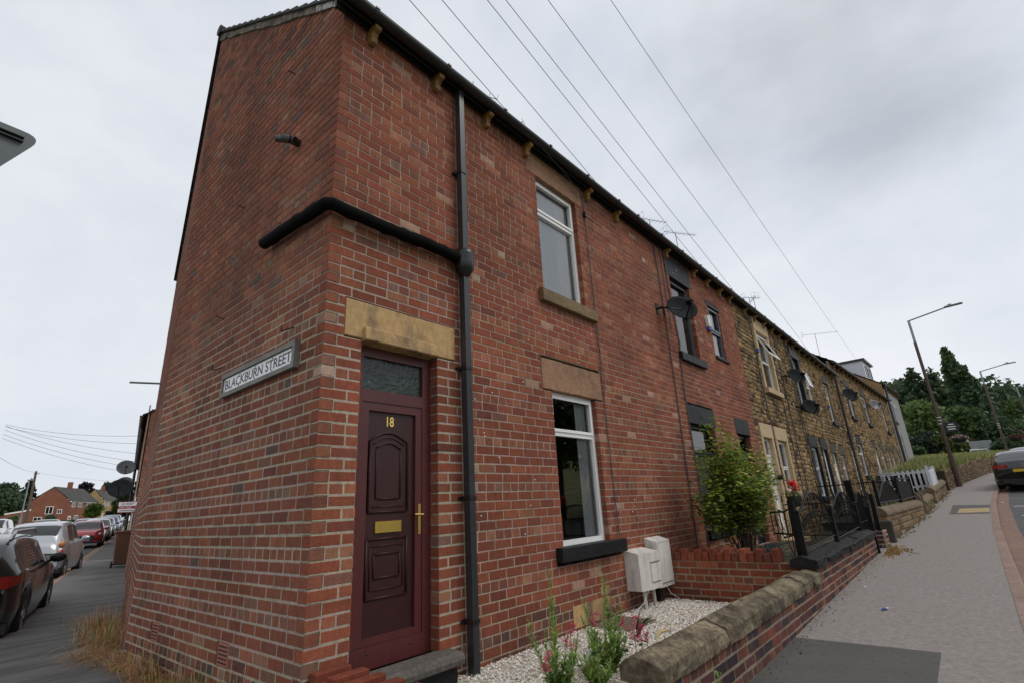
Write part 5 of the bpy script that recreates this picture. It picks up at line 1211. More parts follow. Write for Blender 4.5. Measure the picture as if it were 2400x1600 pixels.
satellite(FS, 5.0, 2.95, .34, 'middle satellite dish half hidden behind the lower black one', m='dish_grey', out=.45, aim=(-.2, -.95, .35), side=-1)
# yard wall + gate behind the corner house
e = empty('yard_wall', (2.2, 14, -.3), 'brick back-yard wall running along the side street behind the corner house', 'wall')
mb = MB(); FY = Face(FR.p(4.0, -.06, 0), U2, N2); bricks(mb, FY, 0.02, 9.5, -6, 18, [(5.0, 6.1, -.6, 1.9)], PAL_G, random.Random(12), gg=.086); mb.build('brickwork', T['brick'], e)
b = MB(); FY.box(b, 0, 5.0, -.22, -.05, -.5, 1.6); FY.box(b, 6.1, 14, -.22, -.05, -.5, 1.6); b.build('core', T['brown_board'], e); b = MB(); FY.box(b, 5.02, 6.08, -.05, -.01, -.35, 1.62); b.build('yard_gate', mat('red_gate', (.16, .03, .02), .6), e); origin(e)
# wheelie bin
e = empty('wheelie_bin', (3.38, 18.6, zb(18.6)), 'brown wheelie bin standing alone on the side-street pavement', 'bin', rz=R(-10))
def loc(b_, name, m, par, smooth=False):
    o_ = b_.build(name, m, par, smooth); o_['_local'] = 1; return o_
b = MB(); vs = []
for z, hx, hy in ((.10, .20, .24), (.14, .21, .25), (.95, .27, .33), (1.0, .29, .35), (1.02, .29, .35)): vs += [(-hx, -hy, z), (hx, -hy, z), (hx, hy, z), (-hx, hy, z)]
b.add(vs, [(k*4+j, k*4+(j+1) % 4, k*4+4+(j+1) % 4, k*4+4+j) for k in range(4) for j in range(4)]+[(3, 2, 1, 0), (16, 17, 18, 19)]); loc(b, 'body', T['bin'], e)
b = MB(); b.cbox(-.31, .31, -.37, .35, 1.02, 1.075, .02); b.cbox(-.28, .28, .33, .42, .98, 1.04, .015); loc(b, 'lid', T['bin'], e)
for sx_ in (-1, 1):
    b = MB(); b.tube([(sx_*.27-.025, -.22, .09), (sx_*.27+.025, -.22, .09)], .10, 14); loc(b, 'wheel', T['rubber'], e)
b = MB(); b.box(-.25, .25, -.24, -.2, .07, .11); loc(b, 'axle', T['trim'], e); e.scale = (1.02, 1.02, 1.06)
# for-sale board
e = empty('for_sale_board', (3.9, 20.3, zb(20)), 'red and white FOR SALE board on a pole beyond the bin', 'sign')
SB = Vector((3.63, 20.42, 0)); KB = .56; ub = Vector((math.cos(R(13)), -math.sin(R(13)), 0)); nbv = Vector((-math.sin(R(13)), -math.cos(R(13)), 0))
b = MB(); q = SB+ub*.28; b.tube([(q.x, q.y, -.35), (q.x, q.y, 2.0)], .022, 6); b.build('pole', T['white_paint'], e)
def zq_(z): return 1.45+(z-1.66)*.5
def bb(b_, a, c, z0, z1, d0, d1): b_.add([SB+ub*s*KB+nbv*d+Vector((0, 0, zq_(z))) for z in (z0, z1) for d in (d0, d1) for s in (a, c)], [(0, 2, 3, 1), (4, 5, 7, 6), (0, 1, 5, 4), (2, 6, 7, 3), (0, 4, 6, 2), (1, 3, 7, 5)])
b = MB(); bb(b, -.35, .62, 1.66, 2.44, .04, .06); pl_ = b.build('board', T['litter_white'], e)
b = MB(); bb(b, -.35, .62, 1.93, 2.12, .06, .064); bb(b, -.35, .62, 1.66, 1.70, .06, .064); bb(b, -.35, .62, 2.41, 2.44, .06, .064); b.build('red_band', T['sale_red'], pl_)
text('lettering', 'FOR SALE', .088, T['litter_white'], frameM(SB+ub*-.28*KB+nbv*.066+Vector((0, 0, zq_(1.965))), ub, (0, 0, 1)), pl_, ext=.001, sx=.95)
b = MB(); b.tube([SB+ub*(-.10+.07*math.cos(t*.5))*KB+nbv*.068+Vector((0, 0, zq_(2.27+.07*math.sin(t*.5)))) for t in range(13)], .006, 4); bb(b, .05, .5, 2.30, 2.345, .061, .066); bb(b, .05, .4, 2.21, 2.24, .061, .066); bb(b, -.25, .5, 1.78, 1.84, .061, .066); b.build('small_print', T['sale_text'], pl_); origin(e)
# =================================================================== cars
def cinterp(t, P):
    """smooth interpolation through control values (t, v)"""
    if t <= P[0][0]: return P[0][1]
    if t >= P[-1][0]: return P[-1][1]
    for i in range(len(P)-1):
        if t <= P[i+1][0]:
            t0, v0 = P[i]; t1, v1 = P[i+1]; h_ = t1-t0
            m0 = (v1-P[i-1][1])/(t1-P[i-1][0]) if i > 0 else (v1-v0)/h_
            m1 = (P[i+2][1]-v0)/(P[i+2][0]-t0) if i+2 < len(P) else (v1-v0)/h_
            u = (t-t0)/h_
            return v0*(2*u**3-3*u*u+1)+m0*h_*(u**3-2*u*u+u)+v1*(-2*u**3+3*u*u)+m1*h_*(u**3-u*u)
def car(name, label, cat, L, Wd, H, top, belt, wid, wheels, wr_, col, x, y, z, head, glass_t, wsc, rws, grp=None, rails=False, plate='plate_y', tails='red_lamp', metal=.3, van=False, rnd=False, sw=None, detail=True):
    """x axis of the car = forward; head = heading in degrees clockwise from +Y; stations t run 0 (rear) to L (front)"""
    e_ = empty(name, (x, y, z), label, cat, grp, rz=R(90-head))
    e_.rotation_euler = (0, -math.atan(.015), R(90-head))
    m = paint(name+'_paint', col, metal); nst = 64
    ts = [L*i/nst for i in range(nst+1)]
    for w_ in wheels: ts += [w_-wr_*1.12*math.cos(math.pi*k/12) for k in range(13)]
    ts = sorted(set(round(t, 4) for t in ts if 0 <= t <= L)); rows = []
    for t in ts:
        zt = cinterp(t, top)*H; zbt = min(cinterp(t, belt)*H, zt-.005); w = cinterp(t, wid)*Wd/2
        z0 = .22+(.10*max(0, 1-t/.35))+(.06*max(0, 1-(L-t)/.3))
        for wc in wheels:
            d = abs(t-wc)
            if d < wr_*1.12: z0 = max(z0, wr_+math.sqrt(max(0, (wr_*1.12)**2-d*d)))
        cab = max(0, min(1, (zt-zbt)/.28)); wt = w*(lerp(.97, .76, cab))
        zm = lerp(z0, zbt, .5) if z0 > .3 else .50
        zm = max(zm, z0+.02) if zm < zbt else (z0+zbt)/2
        r = [(w*.95, z0), (w, max(z0+.01, zm-.06)), (w*1.0, zm+.04 if zm+.04 < zbt-.04 else (zm+zbt)/2), (w*.985, zbt-.03), (w*.955, zbt)]
        r += [(lerp(w*.945, wt, u), lerp(zbt, zt-.055*cab-.012, u**1.0)) for u in (.06, .5, .94)]
        r += [(wt*.93, zt-.02*cab), (wt*.7, zt+.006), (0, zt+.022)]
        rows.append(r)
    n = len(rows[0]); vs = []
    for t, r in zip(ts, rows):
        for (a, c) in r: vs.append((t-L/2, a, c))
        for (a, c) in r: vs.append((t-L/2, -a, c))
    B = MB(); G = MB(); fsB = []; fsG = []
    def isglass(i, j):
        tm = (ts[i]+ts[i+1])/2
        if j == 5 or j == 6:
            if sw: return any(a < tm < c for a, c in sw)
            return glass_t[0] < tm < glass_t[1] and not any(abs(tm-p_) < .035 for p_ in glass_t[2])
        if j >= 8: return wsc[0] < tm < wsc[1] or rws[0] < tm < rws[1]
        return False
    for i in range(len(ts)-1):
        for sd_ in (0, 1):
            for j in range(n-1):
                a = i*2*n+sd_*n+j; c = (i+1)*2*n+sd_*n+j; f = (a, c, c+1, a+1)
                (fsG if isglass(i, j) else fsB).append(f)
    last = (len(ts)-1)*2*n
    fsB.append(tuple(range(n))+tuple(range(2*n-1, n-1, -1))); fsB.append(tuple(range(last, last+n))+tuple(range(last+2*n-1, last+n-1, -1)))
    B.add(vs, fsB); bo = loc(B, 'body', m, e_, smooth=True)
    G.add(vs, fsG); go_ = loc(G, 'windows', T['carglass'], bo, smooth=True)
    b_ = MB(); b_.box(-L/2+.1, L/2-.1, -Wd/2*.93, Wd/2*.93, .2, .34); 
    for wc in wheels: b_.box(wc-L/2-wr_*1.1, wc-L/2+wr_*1.1, -Wd/2*.72, Wd/2*.72, .2, .75)
    loc(b_, 'underbody', T['trim'], e_)
    for wc in wheels:
        for sy in (-1, 1):
            b_ = MB(); cx, cy = wc-L/2, sy*(Wd/2-.10); na = 22; vs2 = []
            prof = [(-.1, wr_*.62), (-.105, wr_*.9), (-.07, wr_), (.07, wr_), (.105, wr_*.9), (.1, wr_*.62)]
            for k in range(na):
                t = 2*math.pi*k/na
                for (o_, r_) in prof: vs2.append((cx+r_*math.cos(t), cy+o_, wr_+r_*math.sin(t)))
            npf = len(prof); b_.add(vs2, [(k*npf+j, k*npf+j+1, ((k+1) % na)*npf+j+1, ((k+1) % na)*npf+j) for k in range(na) for j in range(npf-1)])
            ty = loc(b_, 'wheel', T['rubber'], e_, smooth=True)
            b_ = MB()
            for k in range(5):
                t = 2*math.pi*k/5+.3; d1 = Vector((math.cos(t), 0, math.sin(t))); d2 = Vector((-math.sin(t), 0, math.cos(t))); c0 = Vector((cx, cy+sy*.085, wr_))
                b_.add([c0+d1*.04-d2*.03, c0+d1*wr_*.6-d2*.045, c0+d1*wr_*.6+d2*.045, c0+d1*.04+d2*.03], [(0, 1, 2, 3)])
            b_.tube([(cx, cy+sy*.06, wr_), (cx, cy+sy*.1, wr_)], .06, 10)
            ring = [(cx+wr_*.62*math.cos(2*math.pi*k/18), cy+sy*.085, wr_+wr_*.62*math.sin(2*math.pi*k/18)) for k in range(19)]; b_.tube(ring, .016, 5, caps=False)
            loc(b_, 'rim', T['alloy'], ty)
            b_ = MB(); b_.tube([(cx, cy-sy*.02, wr_), (cx, cy+sy*.02, wr_)], wr_*.62, 16); loc(b_, 'brake_disc', T['trim'], ty)
    zbl = cinterp(glass_t[1]-.25, belt)*H
    for sy in (-1, 1):
        xm = glass_t[1]-.18-L/2; yo = sy*(Wd/2*.96); b_ = MB()
        b_.sphere((xm, yo+sy*.12, zbl+.06), .11, 10, 7, (.6, 1.15, .75)); b_.tube([(xm, yo-sy*.03, zbl+.0), (xm, yo+sy*.08, zbl+.03)], .025, 6)
        loc(b_, 'door_mirror', m if not name.startswith('dark') else T['trim'], e_, smooth=True)
    xr = -L/2
    def lampat(t_, zc, hh, ww, mat_, nm, side, out=.012):
        w = cinterp(t_, wid)*Wd/2; b_ = MB(); b_.sphere((t_-L/2, side*(w-.068), zc), 1, 12, 8, (ww, .068+out, hh)); return loc(b_, nm, T[mat_], e_, smooth=True)
    for sy in (-1, 1):
        if rnd:
            lampat(.17, .98, .11, .13, 'amber_lamp', 'tail_lamp', sy); lampat(.14, .76, .085, .12, 'red_lamp', 'tail_lamp', sy)
        else:
            b_ = MB(); tt = (.0, .05, .12, .20, .29, .38); vs2 = []
            for t_ in tt:
                w = cinterp(t_, wid)*Wd/2+.007; zz0, zz1 = lerp(H*.535, H*.575, t_/.38), lerp(H*.645, H*.615, t_/.38)
                vs2 += [(t_-L/2-.012*(t_ == 0), sy*w, zz0), (t_-L/2-.012*(t_ == 0), sy*w, zz1)]
            w0 = cinterp(0, wid)*Wd/2; vs2 = [(-L/2-.018, sy*(w0-.38), H*.56), (-L/2-.018, sy*(w0-.38), H*.63)]+vs2
            b_.add(vs2, [(2*i, 2*i+1, 2*i+3, 2*i+2) for i in range(len(vs2)//2-1)]); loc(b_, 'tail_lamp', T[tails], e_, smooth=True)
        lampat(L-.28, H*.46, .075, .22, 'clear_lamp', 'headlight', sy)
        b_ = MB()
        for xx in (glass_t[2][:2] if detail else ()):
            b_.box(xx-L/2-.30, xx-L/2-.12, sy*(Wd/2*.985)-.012, sy*(Wd/2*.985)+.025, H*.565, H*.58)
        if b_.v: loc(b_, 'door_handle', T['alloy'], e_)
    b_ = MB(); b_.box(-L/2-.02, -L/2+.01, -.26, .26, H*.44, H*.44+.11); pr_ = loc(b_, 'number_plate', T['plate_y'], e_)
    b_ = MB(); b_.box(L/2-.02, L/2+.025, -.26, .26, .36, .47); loc(b_, 'number_plate', T['plate_w'], e_)
    b_ = MB(); b_.box(L/2-.12, L/2+.012, -Wd*.3, Wd*.3, .30, .62); loc(b_, 'grille', T['trim'], e_)
    b_ = MB(); b_.box(-L/2-.012, -L/2+.12, -Wd*.36, Wd*.36, .24, .40); loc(b_, 'bumper_insert', T['trim'], e_)
    if rails:
        for sy in (-1, 1):
            b_ = MB(); yy = sy*Wd/2*.70; b_.tube([(-L/2+.55, yy, H-.06), (-L/2+.75, yy, H+.05), (L/2-2.0, yy, H+.06), (L/2-1.75, yy, H-.0)], .025, 8); loc(b_, 'roof_rail', T['alloy'], e_, smooth=True)
    return e_
hatch = dict(top=[(0, .46), (.04, .62), (.15, .78), (.55, .95), (1.2, .995), (2.1, .985), (2.6, .90), (3.05, .70), (3.25, .64), (3.9, .56), (4.12, .46), (4.2, .34)],
             belt=[(0, .44), (.3, .64), (1, .63), (3, .60), (4.2, .33)], wid=[(0, .86), (.25, .96), (1.0, 1), (3.2, .99), (3.9, .92), (4.2, .74)])
def sc_(P, k): return [(t*k, v) for t, v in P]
GC = 'cars parked in the side street'
KS = 4.36/4.2; H_ = 1.47
suv = car('dark_suv', 'dark charcoal car with roof rails, nearest, cut off by the left edge', 'car', 4.36, 1.84, H_, [(0, .52), (.03, .66), (.12, .76), (.5, .93), (1.1, .99), (2.1, .99), (2.7, .92), (3.15, .72), (3.4, .66), (4.0, .60), (4.25, .52), (4.36, .38)],
    [(0, .50), (.3, .66), (1, .645), (3.3, .62), (4.36, .36)], sc_(hatch['wid'], KS), (.86, 3.48), .34, (.012, .013, .016), -.90, 9.15, zb(9)-.15, 14.6, (.72, 3.05, (1.0, 1.95)), (2.62, 3.28), (.1, .46), rails=True, grp=GC, sw=[(.62, .95), (1.03, 1.9), (1.98, 2.9)])
silver = car('silver_hatchback', 'silver hatchback with round red and orange tail lamps, behind the dark car', 'car', 3.64, 1.56, 1.62, sc_(hatch['top'], 3.64/4.2), sc_(hatch['belt'], 3.64/4.2), sc_(hatch['wid'], 3.64/4.2), (.58, 2.96), .29, (.50, .51, .53), 1.38+.04, 19.0, zb(19)-.10, 19.0, (.5, 2.6, (.8, 1.5)), (2.15, 2.75), (.09, .42), rnd=True, metal=.6, grp=GC, sw=[(.72, 1.35), (1.45, 2.3)])
def side_car(nm, lab, y, col, head, L=3.9, Wd=1.68, H=1.47, off=1.05, metal=.1, dz=0):
    xx = kx(y)-off; k = L/4.2
    return car(nm, lab, 'car', L, Wd, H, sc_(hatch['top'], k), sc_(hatch['belt'], k), sc_(hatch['wid'], k), (.65*k+.05, L-.78), .30, col, xx, y, zb(y)-.08-.3*(off/6.2)**2+dz, head, (.6, L-1.35, (1.1, 1.9)), (L*.585, L*.77), (.09, .45), grp=GC, metal=metal, sw=[(.7, 1.25), (1.32, 2.2)], detail=False)
side_car('red_hatchback', 'bright red hatchback facing the viewer beyond the silver car', 36.5, (.42, .012, .010), 194.5, L=3.5, Wd=1.62)
side_car('white_hatchback', 'white hatchback facing the viewer directly behind the red one', 43.5, (.68, .69, .70), 194.5)
side_car('blue_car', 'dark blue car parked behind the white hatchback', 49.5, (.02, .05, .15), 194.5, L=4.1)
side_car('pale_blue_car', 'pale blue-grey car roof showing behind the white hatchback', 47.5, (.22, .27, .34), 194.5, L=4.2, off=2.0, H=1.5)
side_car('blue_car', 'smaller far blue car at the end of the kerbside row', 55, (.03, .07, .18), 194.5, off=.95)
side_car('grey_car', 'light grey car farthest along the kerbside row', 60.5, (.2, .22, .25), 194.5, off=.95, H=1.55)
side_car('white_car', 'white car parked across the road, roof above the silver hatchback', 49, (.7, .7, .7), 194, L=4.2, Wd=1.78, off=5.0, dz=0)
side_car('dark_grey_car', 'dark grey car parked across the road right of the white car', 54, (.05, .055, .06), 194, L=4.3, Wd=1.8, off=5.0, H=1.65)
vt = [(0, .5), (.03, .85), (.2, .97), (2.0, 1.0), (2.7, .98), (3.2, .82), (3.5, .62), (4.1, .54), (4.4, .36)]
car('white_van', 'white van across the road at the far left edge', 'van', 4.4, 1.8, 1.85, vt, [(0, .5), (.3, .62), (3.2, .58), (4.4, .34)], [(0, .95), (.3, 1), (3.4, .98), (4.4, .78)], (.75, 3.6), .31, (.66, .67, .68), 2.95, 51, zb(51)-.3, 194, (2.0, 3.2, (2.1,)), (2.85, 3.45), (9, 9.1), grp=GC, sw=[(2.25, 3.05)], detail=False)
# cars on the main street
def main_car(nm, lab, x, off, col, head, **kw):
    return car(nm, lab, 'car', 4.6, 1.84, 1.50, [(0, .52), (.05, .66), (.22, .74), (.8, .93), (1.4, .995), (2.4, .98), (3.0, .86), (3.45, .67), (4.2, .58), (4.5, .48), (4.6, .36)],
        [(0, .50), (.3, .66), (1, .65), (3.3, .61), (4.6, .35)], [(0, .84), (.25, .95), (1.0, 1), (3.4, .99), (4.3, .92), (4.6, .74)], (.9, 3.68), .33, col, x, yk(x)-off, zs(x)-.105, head, (.8, 3.1, (1.1, 2.1)), (2.75, 3.45), (.16, .75), grp='cars parked on the main street', sw=[(.75, 1.15), (1.23, 2.05), (2.13, 2.95)], **kw)
main_car('black_hatchback', 'black hatchback with yellow rear plate at the right edge of the street', 29.0, 1.05, (.012, .013, .018), 96.5)
main_car('silver_estate_car', 'grey car parked in front of the black hatchback, only its roof showing', 34.6, 1.05, (.12, .13, .15), 99)
# =================================================================== street furniture
def street_lamp(x, y, z, hgt, lab, arm_az=92, arm=1.9, rise=.10, grp='street lamps along the main street', low='lamp_brown', basket=True, split=.86):
    e_ = empty('street_lamp', (x, y, z), lab, 'street lamp', grp)
    b_ = MB(); b_.tube([(x, y, z-.1), (x, y, z+1.4)], .105, 12); b_.tube([(x, y, z+1.4), (x, y, z+hgt*split)], [.08, .065], 12); b_.build('column', T[low], e_)
    b_ = MB(); b_.tube([(x, y, z+hgt*split), (x, y, z+hgt)], .055, 10); b_.build('upper_column', T['galv'], e_)
    d = Vector((math.sin(R(arm_az)), math.cos(R(arm_az)), 0)); t0 = Vector((x, y, z+hgt)); t1 = t0+d*arm+Vector((0, 0, rise*arm))
    b_ = MB(); b_.tube([t0-Vector((0, 0, .02)), t1], .035, 8); b_.build('arm', T['galv'], e_)
    b_ = MB(); c = t1+d*.05; mm_ = frameM(c, d, Vector((-d.y, d.x, 0))); b_.cbox(-.1, .62, -.11, .11, -.02, .055, .03, M=mm_); b_.cbox(.05, .2, -.06, .06, .05, .12, .02, M=mm_); b_.build('lantern', T['galv'], e_)
    if basket:
        for k in (2.86, 3.02, 3.16):
            b_ = MB(); b_.tube([(x, y, z+k), (x, y, z+k+.04)], .085, 12); b_.build('band', T['white_paint'], e_)
    origin(e_); return e_
def hanging_basket(x, y, z, lab, flowers=True, sc=1):
    e_ = empty('hanging_basket', (x, y, z), lab, 'hanging basket', 'hanging baskets on the lamp columns'); rg_ = random.Random(int(x*7))
    b_ = MB(); n = 16; vs = [(x+.42*sc*math.cos(2*math.pi*k/n)*math.cos(t), y+.42*sc*math.sin(2*math.pi*k/n)*math.cos(t), z-.36*sc*math.sin(t)) for t in (0, .4, .8, 1.2) for k in range(n)]
    b_.add(vs, [(i*n+k, i*n+(k+1) % n, (i+1)*n+(k+1) % n, (i+1)*n+k) for i in range(3) for k in range(n)]+[tuple(range(3*n, 4*n))]); b_.build('bowl', T['trim'], e_)
    b_ = MB()
    for _ in range(260):
        a, rr = rg_.uniform(0, 6.28), .5*sc*math.sqrt(rg_.random()); c = Vector((x+rr*math.cos(a), y+rr*math.sin(a), z+.22*sc*(1-(rr/.5/sc)**2)+rg_.uniform(-.12, .06)))
        col = rg_.choice([(.55, .5, .5), (.6, .55, .58), (.35, .02, .06), (.25, .01, .05), (.03, .07, .015), (.03, .06, .015)]) if flowers else rg_.choice([(.03, .07, .015), (.2, .02, .03)])
        leafq(b_, c, .06*sc, col, rg_)
    b_.build('flowers', T['leaf'], e_); origin(e_)
def leafq(b_, c, s, col, rg_, up_=None, asp=.6):
    th, u_ = rg_.uniform(0, 6.283), rg_.uniform(-1, 1); r_ = math.sqrt(1-u_*u_); a = Vector((r_*math.cos(th), r_*math.sin(th), u_))
    v = a.cross(Vector((rg_.uniform(-1, 1), rg_.uniform(-1, 1), rg_.uniform(-1, 1)))).normalized()
    b_.add([c-a*s, c+v*s*asp, c+a*s, c-v*s*asp], [(0, 1, 2, 3)], col)
street_lamp(30.0, -2.98, .7, 8.1, 'nearest brown street lamp leaning over the pavement with a flower basket', arm_az=188, arm=1.55, rise=.13)
hanging_basket(30.2, -3.48, 2.86, 'hanging basket of pink and white flowers on the nearest lamp column', sc=.68)
e = empty('lamp_banner', (30, -3.25, 3.2), 'small dark banner with white lines of lettering on the nearest lamp column', 'banner')
b = MB(); b.box(29.97, 30.0, -3.58, -3.08, 3.16, 3.62); b.build('panel', mat('banner_black', (.02, .022, .03), .6), e); b = MB(); b.tube([(29.99, -3.0, 3.6), (29.99, -3.6, 3.6)], .015, 5); b.build('bracket', T['iron'], e)
b = MB()
for k, (a_, c_) in enumerate(((-3.45, -3.25), (-3.5, -3.18), (-3.48, -3.2))): b.box(29.955, 29.968, a_, c_, 3.48-.11*k, 3.53-.11*k)
b.build('lettering', T['litter_white'], e, kind='stuff'); origin(e)
street_lamp(52, -6.0, 1.8, 7.3, 'second street lamp along the main street, right of the tall poplar', arm_az=192, arm=1.5, rise=.13)
hanging_basket(52.2, -6.7, 3.9, 'small dark hanging basket on the second lamp column', flowers=False)
street_lamp(70, -9.1, 2.5, 7.2, 'third street lamp, cut by the right edge', arm_az=192, arm=1.5, rise=.13, basket=False)
street_lamp(76, -9.3, 2.6, 4.5, 'slim pale steel lamp post far up at the right edge', arm_az=270, arm=.4, low='galv', basket=False)
# =================================================================== vegetation
GREENS = [(.075, .125, .045), (.060, .105, .038), (.095, .148, .048), (.052, .090, .036)]
def crown_mesh(blobs, n, s, pal, rg_, shell=.55, asp=.65):
    b_ = MB(); tot = sum(r[0]*r[1]*r[2] for _, r in blobs)**1.0
    for c, r in blobs:
        k = int(n*(r[0]*r[1]*r[2])**.67/sum((q[0]*q[1]*q[2])**.67 for _, q in blobs)); base = rg_.choice(pal); kk0 = rg_.uniform(.8, 1.25)
        for _ in range(k):
            th, u_ = rg_.uniform(0, 6.283), rg_.uniform(-1, 1); rr = math.sqrt(1-u_*u_); q = rg_.uniform(shell, 1.04)
            d = Vector((rr*math.cos(th), rr*math.sin(th), u_)); no = noise.noise(Vector(c)*1.3+d*2.2)
            q *= 1+no*.35
            if no < -.28 and rg_.random() < .7: continue
            p_ = Vector(c)+Vector((d.x*r[0], d.y*r[1], d.z*r[2]))*q; kk = kk0*rg_.uniform(.65, 1.35); leafq(b_, p_, s*rg_.uniform(.6, 1.3), tuple(a*kk for a in base), rg_, asp=asp)
    return b_
def tree(name, x, y, z, hgt, rad, lab, cat='tree', pal=GREENS, n=5000, s=.3, shape='round', seed=1, grp=None, trunk_h=None, lean=0, tr=.3):
    rg_ = random.Random(seed); e_ = empty(name, (x, y, z), lab, cat, grp); th = trunk_h if trunk_h is not None else hgt*.25
    b_ = MB(); b_.tube([(x, y, z-1), (x+lean*.3, y, z+th), (x+lean*.7, y, z+hgt*.75)], [tr, tr*.75, tr*.2], 8); tk = b_.build('trunk', T['bark'], e_)
    blobs = []
    if shape == 'round':
        for _ in range(16):
            a, q = rg_.uniform(0, 6.283), rad*rg_.uniform(.2, .75); zz = z+th+(hgt-th)*rg_.uniform(.15, .85); fac = 1-abs((zz-z-th)/(hgt-th)-.45)*.9
            blobs.append(((x+q*math.cos(a)*fac, y+q*math.sin(a)*fac, zz), (rad*rg_.uniform(.3, .5),)*2+(rad*rg_.uniform(.28, .42),)))
    elif shape == 'poplar':
        for i in range(26):
            t = i/25; zz = z+th+(hgt-th)*t; w_ = rad*math.sin(math.pi*min(.97, t*.85+.12))**.8; a = rg_.uniform(0, 6.283)
            for _ in range(2):
                a = rg_.uniform(0, 6.283); blobs.append(((x+w_*.5*math.cos(a), y+lean*(t-.35)+w_*.5*math.sin(a), zz), (w_*.5+.25, w_*.5+.25, (hgt-th)*.07)))
    elif shape == 'cone':
        for i in range(16):
            t = i/15; zz = z+th+(hgt-th)*t*.97; w_ = rad*(1-t)**.8+.15
            for _ in range(3):
                a = rg_.uniform(0, 6.283); blobs.append(((x+w_*.45*math.cos(a), y+w_*.45*math.sin(a), zz), (w_*.55, w_*.55, (hgt-th)*.07)))
    elif shape == 'flat':
        for _ in range(14):
            a, q = rg_.uniform(0, 6.283), rad*rg_.uniform(.1, .8); blobs.append(((x+q*math.cos(a), y+q*math.sin(a), z+hgt*rg_.uniform(.6, .9)-q*.08), (rad*.35, rad*.35, rad*.16)))
    lb = MB()
    for c, r in blobs[:9]: lb.tube([(x+lean*.4, y, min(c[2]-r[2], z+hgt*.6)-hgt*.05), c], [tr*.3, tr*.06], 5)
    lb.build('limb', T['bark'], tk)
    crown_mesh(blobs, n, s, pal, rg_).build('crown', T['leaf'], e_); origin(e_); return e_
def azp(az, D, z=None): return (-1.87+D*math.sin(R(az)), -3.47+D*math.cos(R(az)))
def elz(el, D): return .88+D*math.tan(R(el))
DG = [(.056, .092, .044), (.045, .078, .038), (.070, .110, .048)]
# right: poplars, broad trees, wooded hill
x_, y_ = azp(91.75, 95); tree('poplar_tree', x_, y_, elz(2, 95), elz(10.6, 95)-elz(2, 95), 1.9, 'tallest dark poplar rising alone above the wooded hill', pal=DG, n=9000, s=.34, shape='poplar', seed=3, grp='poplars behind the meadow', trunk_h=.5, lean=2.2)
x_, y_ = azp(88.45, 105); tree('poplar_tree', x_, y_, elz(2, 105), elz(9.5, 105)-elz(2, 105), 2.3, 'twin-tipped smaller poplar left of the nearest lamp column', pal=DG, n=5000, s=.34, shape='poplar', seed=5, grp='poplars behind the meadow', trunk_h=.5, lean=.9)
x_, y_ = azp(89.9, 105); tree('poplar_tree', x_, y_, elz(2, 105), elz(9.2, 105)-elz(2, 105), 2.6, 'smaller poplar tip just right of the nearest lamp column', pal=DG, n=5000, s=.34, shape='poplar', seed=6, grp='poplars behind the meadow', trunk_h=.5, lean=.9)
GT = 'broad trees behind the meadow'
x_, y_ = azp(88.2, 80); tree('broadleaf_tree', x_, y_, elz(1.6, 80), elz(7.1, 80)-elz(1.6, 80), 3.2, 'rounded light green tree behind the meadow left of the lamp', pal=[(.12, .18, .055), (.095, .15, .048)], n=7000, s=.25, seed=7, grp=GT, trunk_h=.6)
x_, y_ = azp(90.2, 84); tree('broadleaf_tree', x_, y_, elz(1.6, 84), elz(6.3, 84)-elz(1.6, 84), 3.0, 'rounded mid green tree behind the meadow right of the lamp', pal=GREENS, n=7000, s=.25, seed=8, grp=GT, trunk_h=.6)
x_, y_ = azp(88.0, 68); tree('conifer_tree', x_, y_, elz(1.4, 68), elz(4.4, 68)-elz(1.4, 68), 2.6, 'squat very dark bushy tree at the meadow edge', pal=[(.014, .026, .014), (.018, .032, .015)], n=5000, s=.2, seed=9, grp=GT, trunk_h=.2)
x_, y_ = azp(89.4, 66); tree('hedge_bush', x_, y_, elz(1.6, 66), elz(3.8, 66)-elz(1.6, 66), 1.9, 'yellow-green rounded bush beside the lamp column base', cat='bush', pal=[(.06, .085, .02), (.07, .09, .02)], n=3500, s=.16, seed=10, trunk_h=.1)
for i, (az_, D, el_, rr, pl_) in enumerate([(86.6, 60, 3.0, 1.2, GREENS), (91.6, 86, 4.6, 3.4, DG), (92.3, 88, 5.6, 3.2, DG), (93.3, 100, 5.4, 4.2, GREENS), (94.6, 100, 6.2, 4.5, [(.055, .09, .02), (.05, .08, .02)]), (95.9, 108, 6.0, 4.5, GREENS), (93.6, 112, 3.9, 2.6, GREENS), (92.75, 60, 2.9, 1.3, DG)]):
    x_, y_ = azp(az_, D); z0 = elz(1.5, D)
    tree('broadleaf_tree', x_, y_, z0, elz(el_, D)-z0, rr, ['small tree beside the grey rendered house', 'dark tree filling the space below the tallest poplar', 'dark tree just left of the second street lamp', 'tree right of the second lamp column', 'light green tree under the third lamp arm', 'tree at the far right edge', 'low bushy tree above the red-roofed house', 'small dark bush by the foot of the second lamp'][i], pal=pl_, n=5000, s=.24, seed=20+i, grp=GT, trunk_h=.4)
rgh_ = random.Random(44); b = MB()    # wooded hill: one far mass
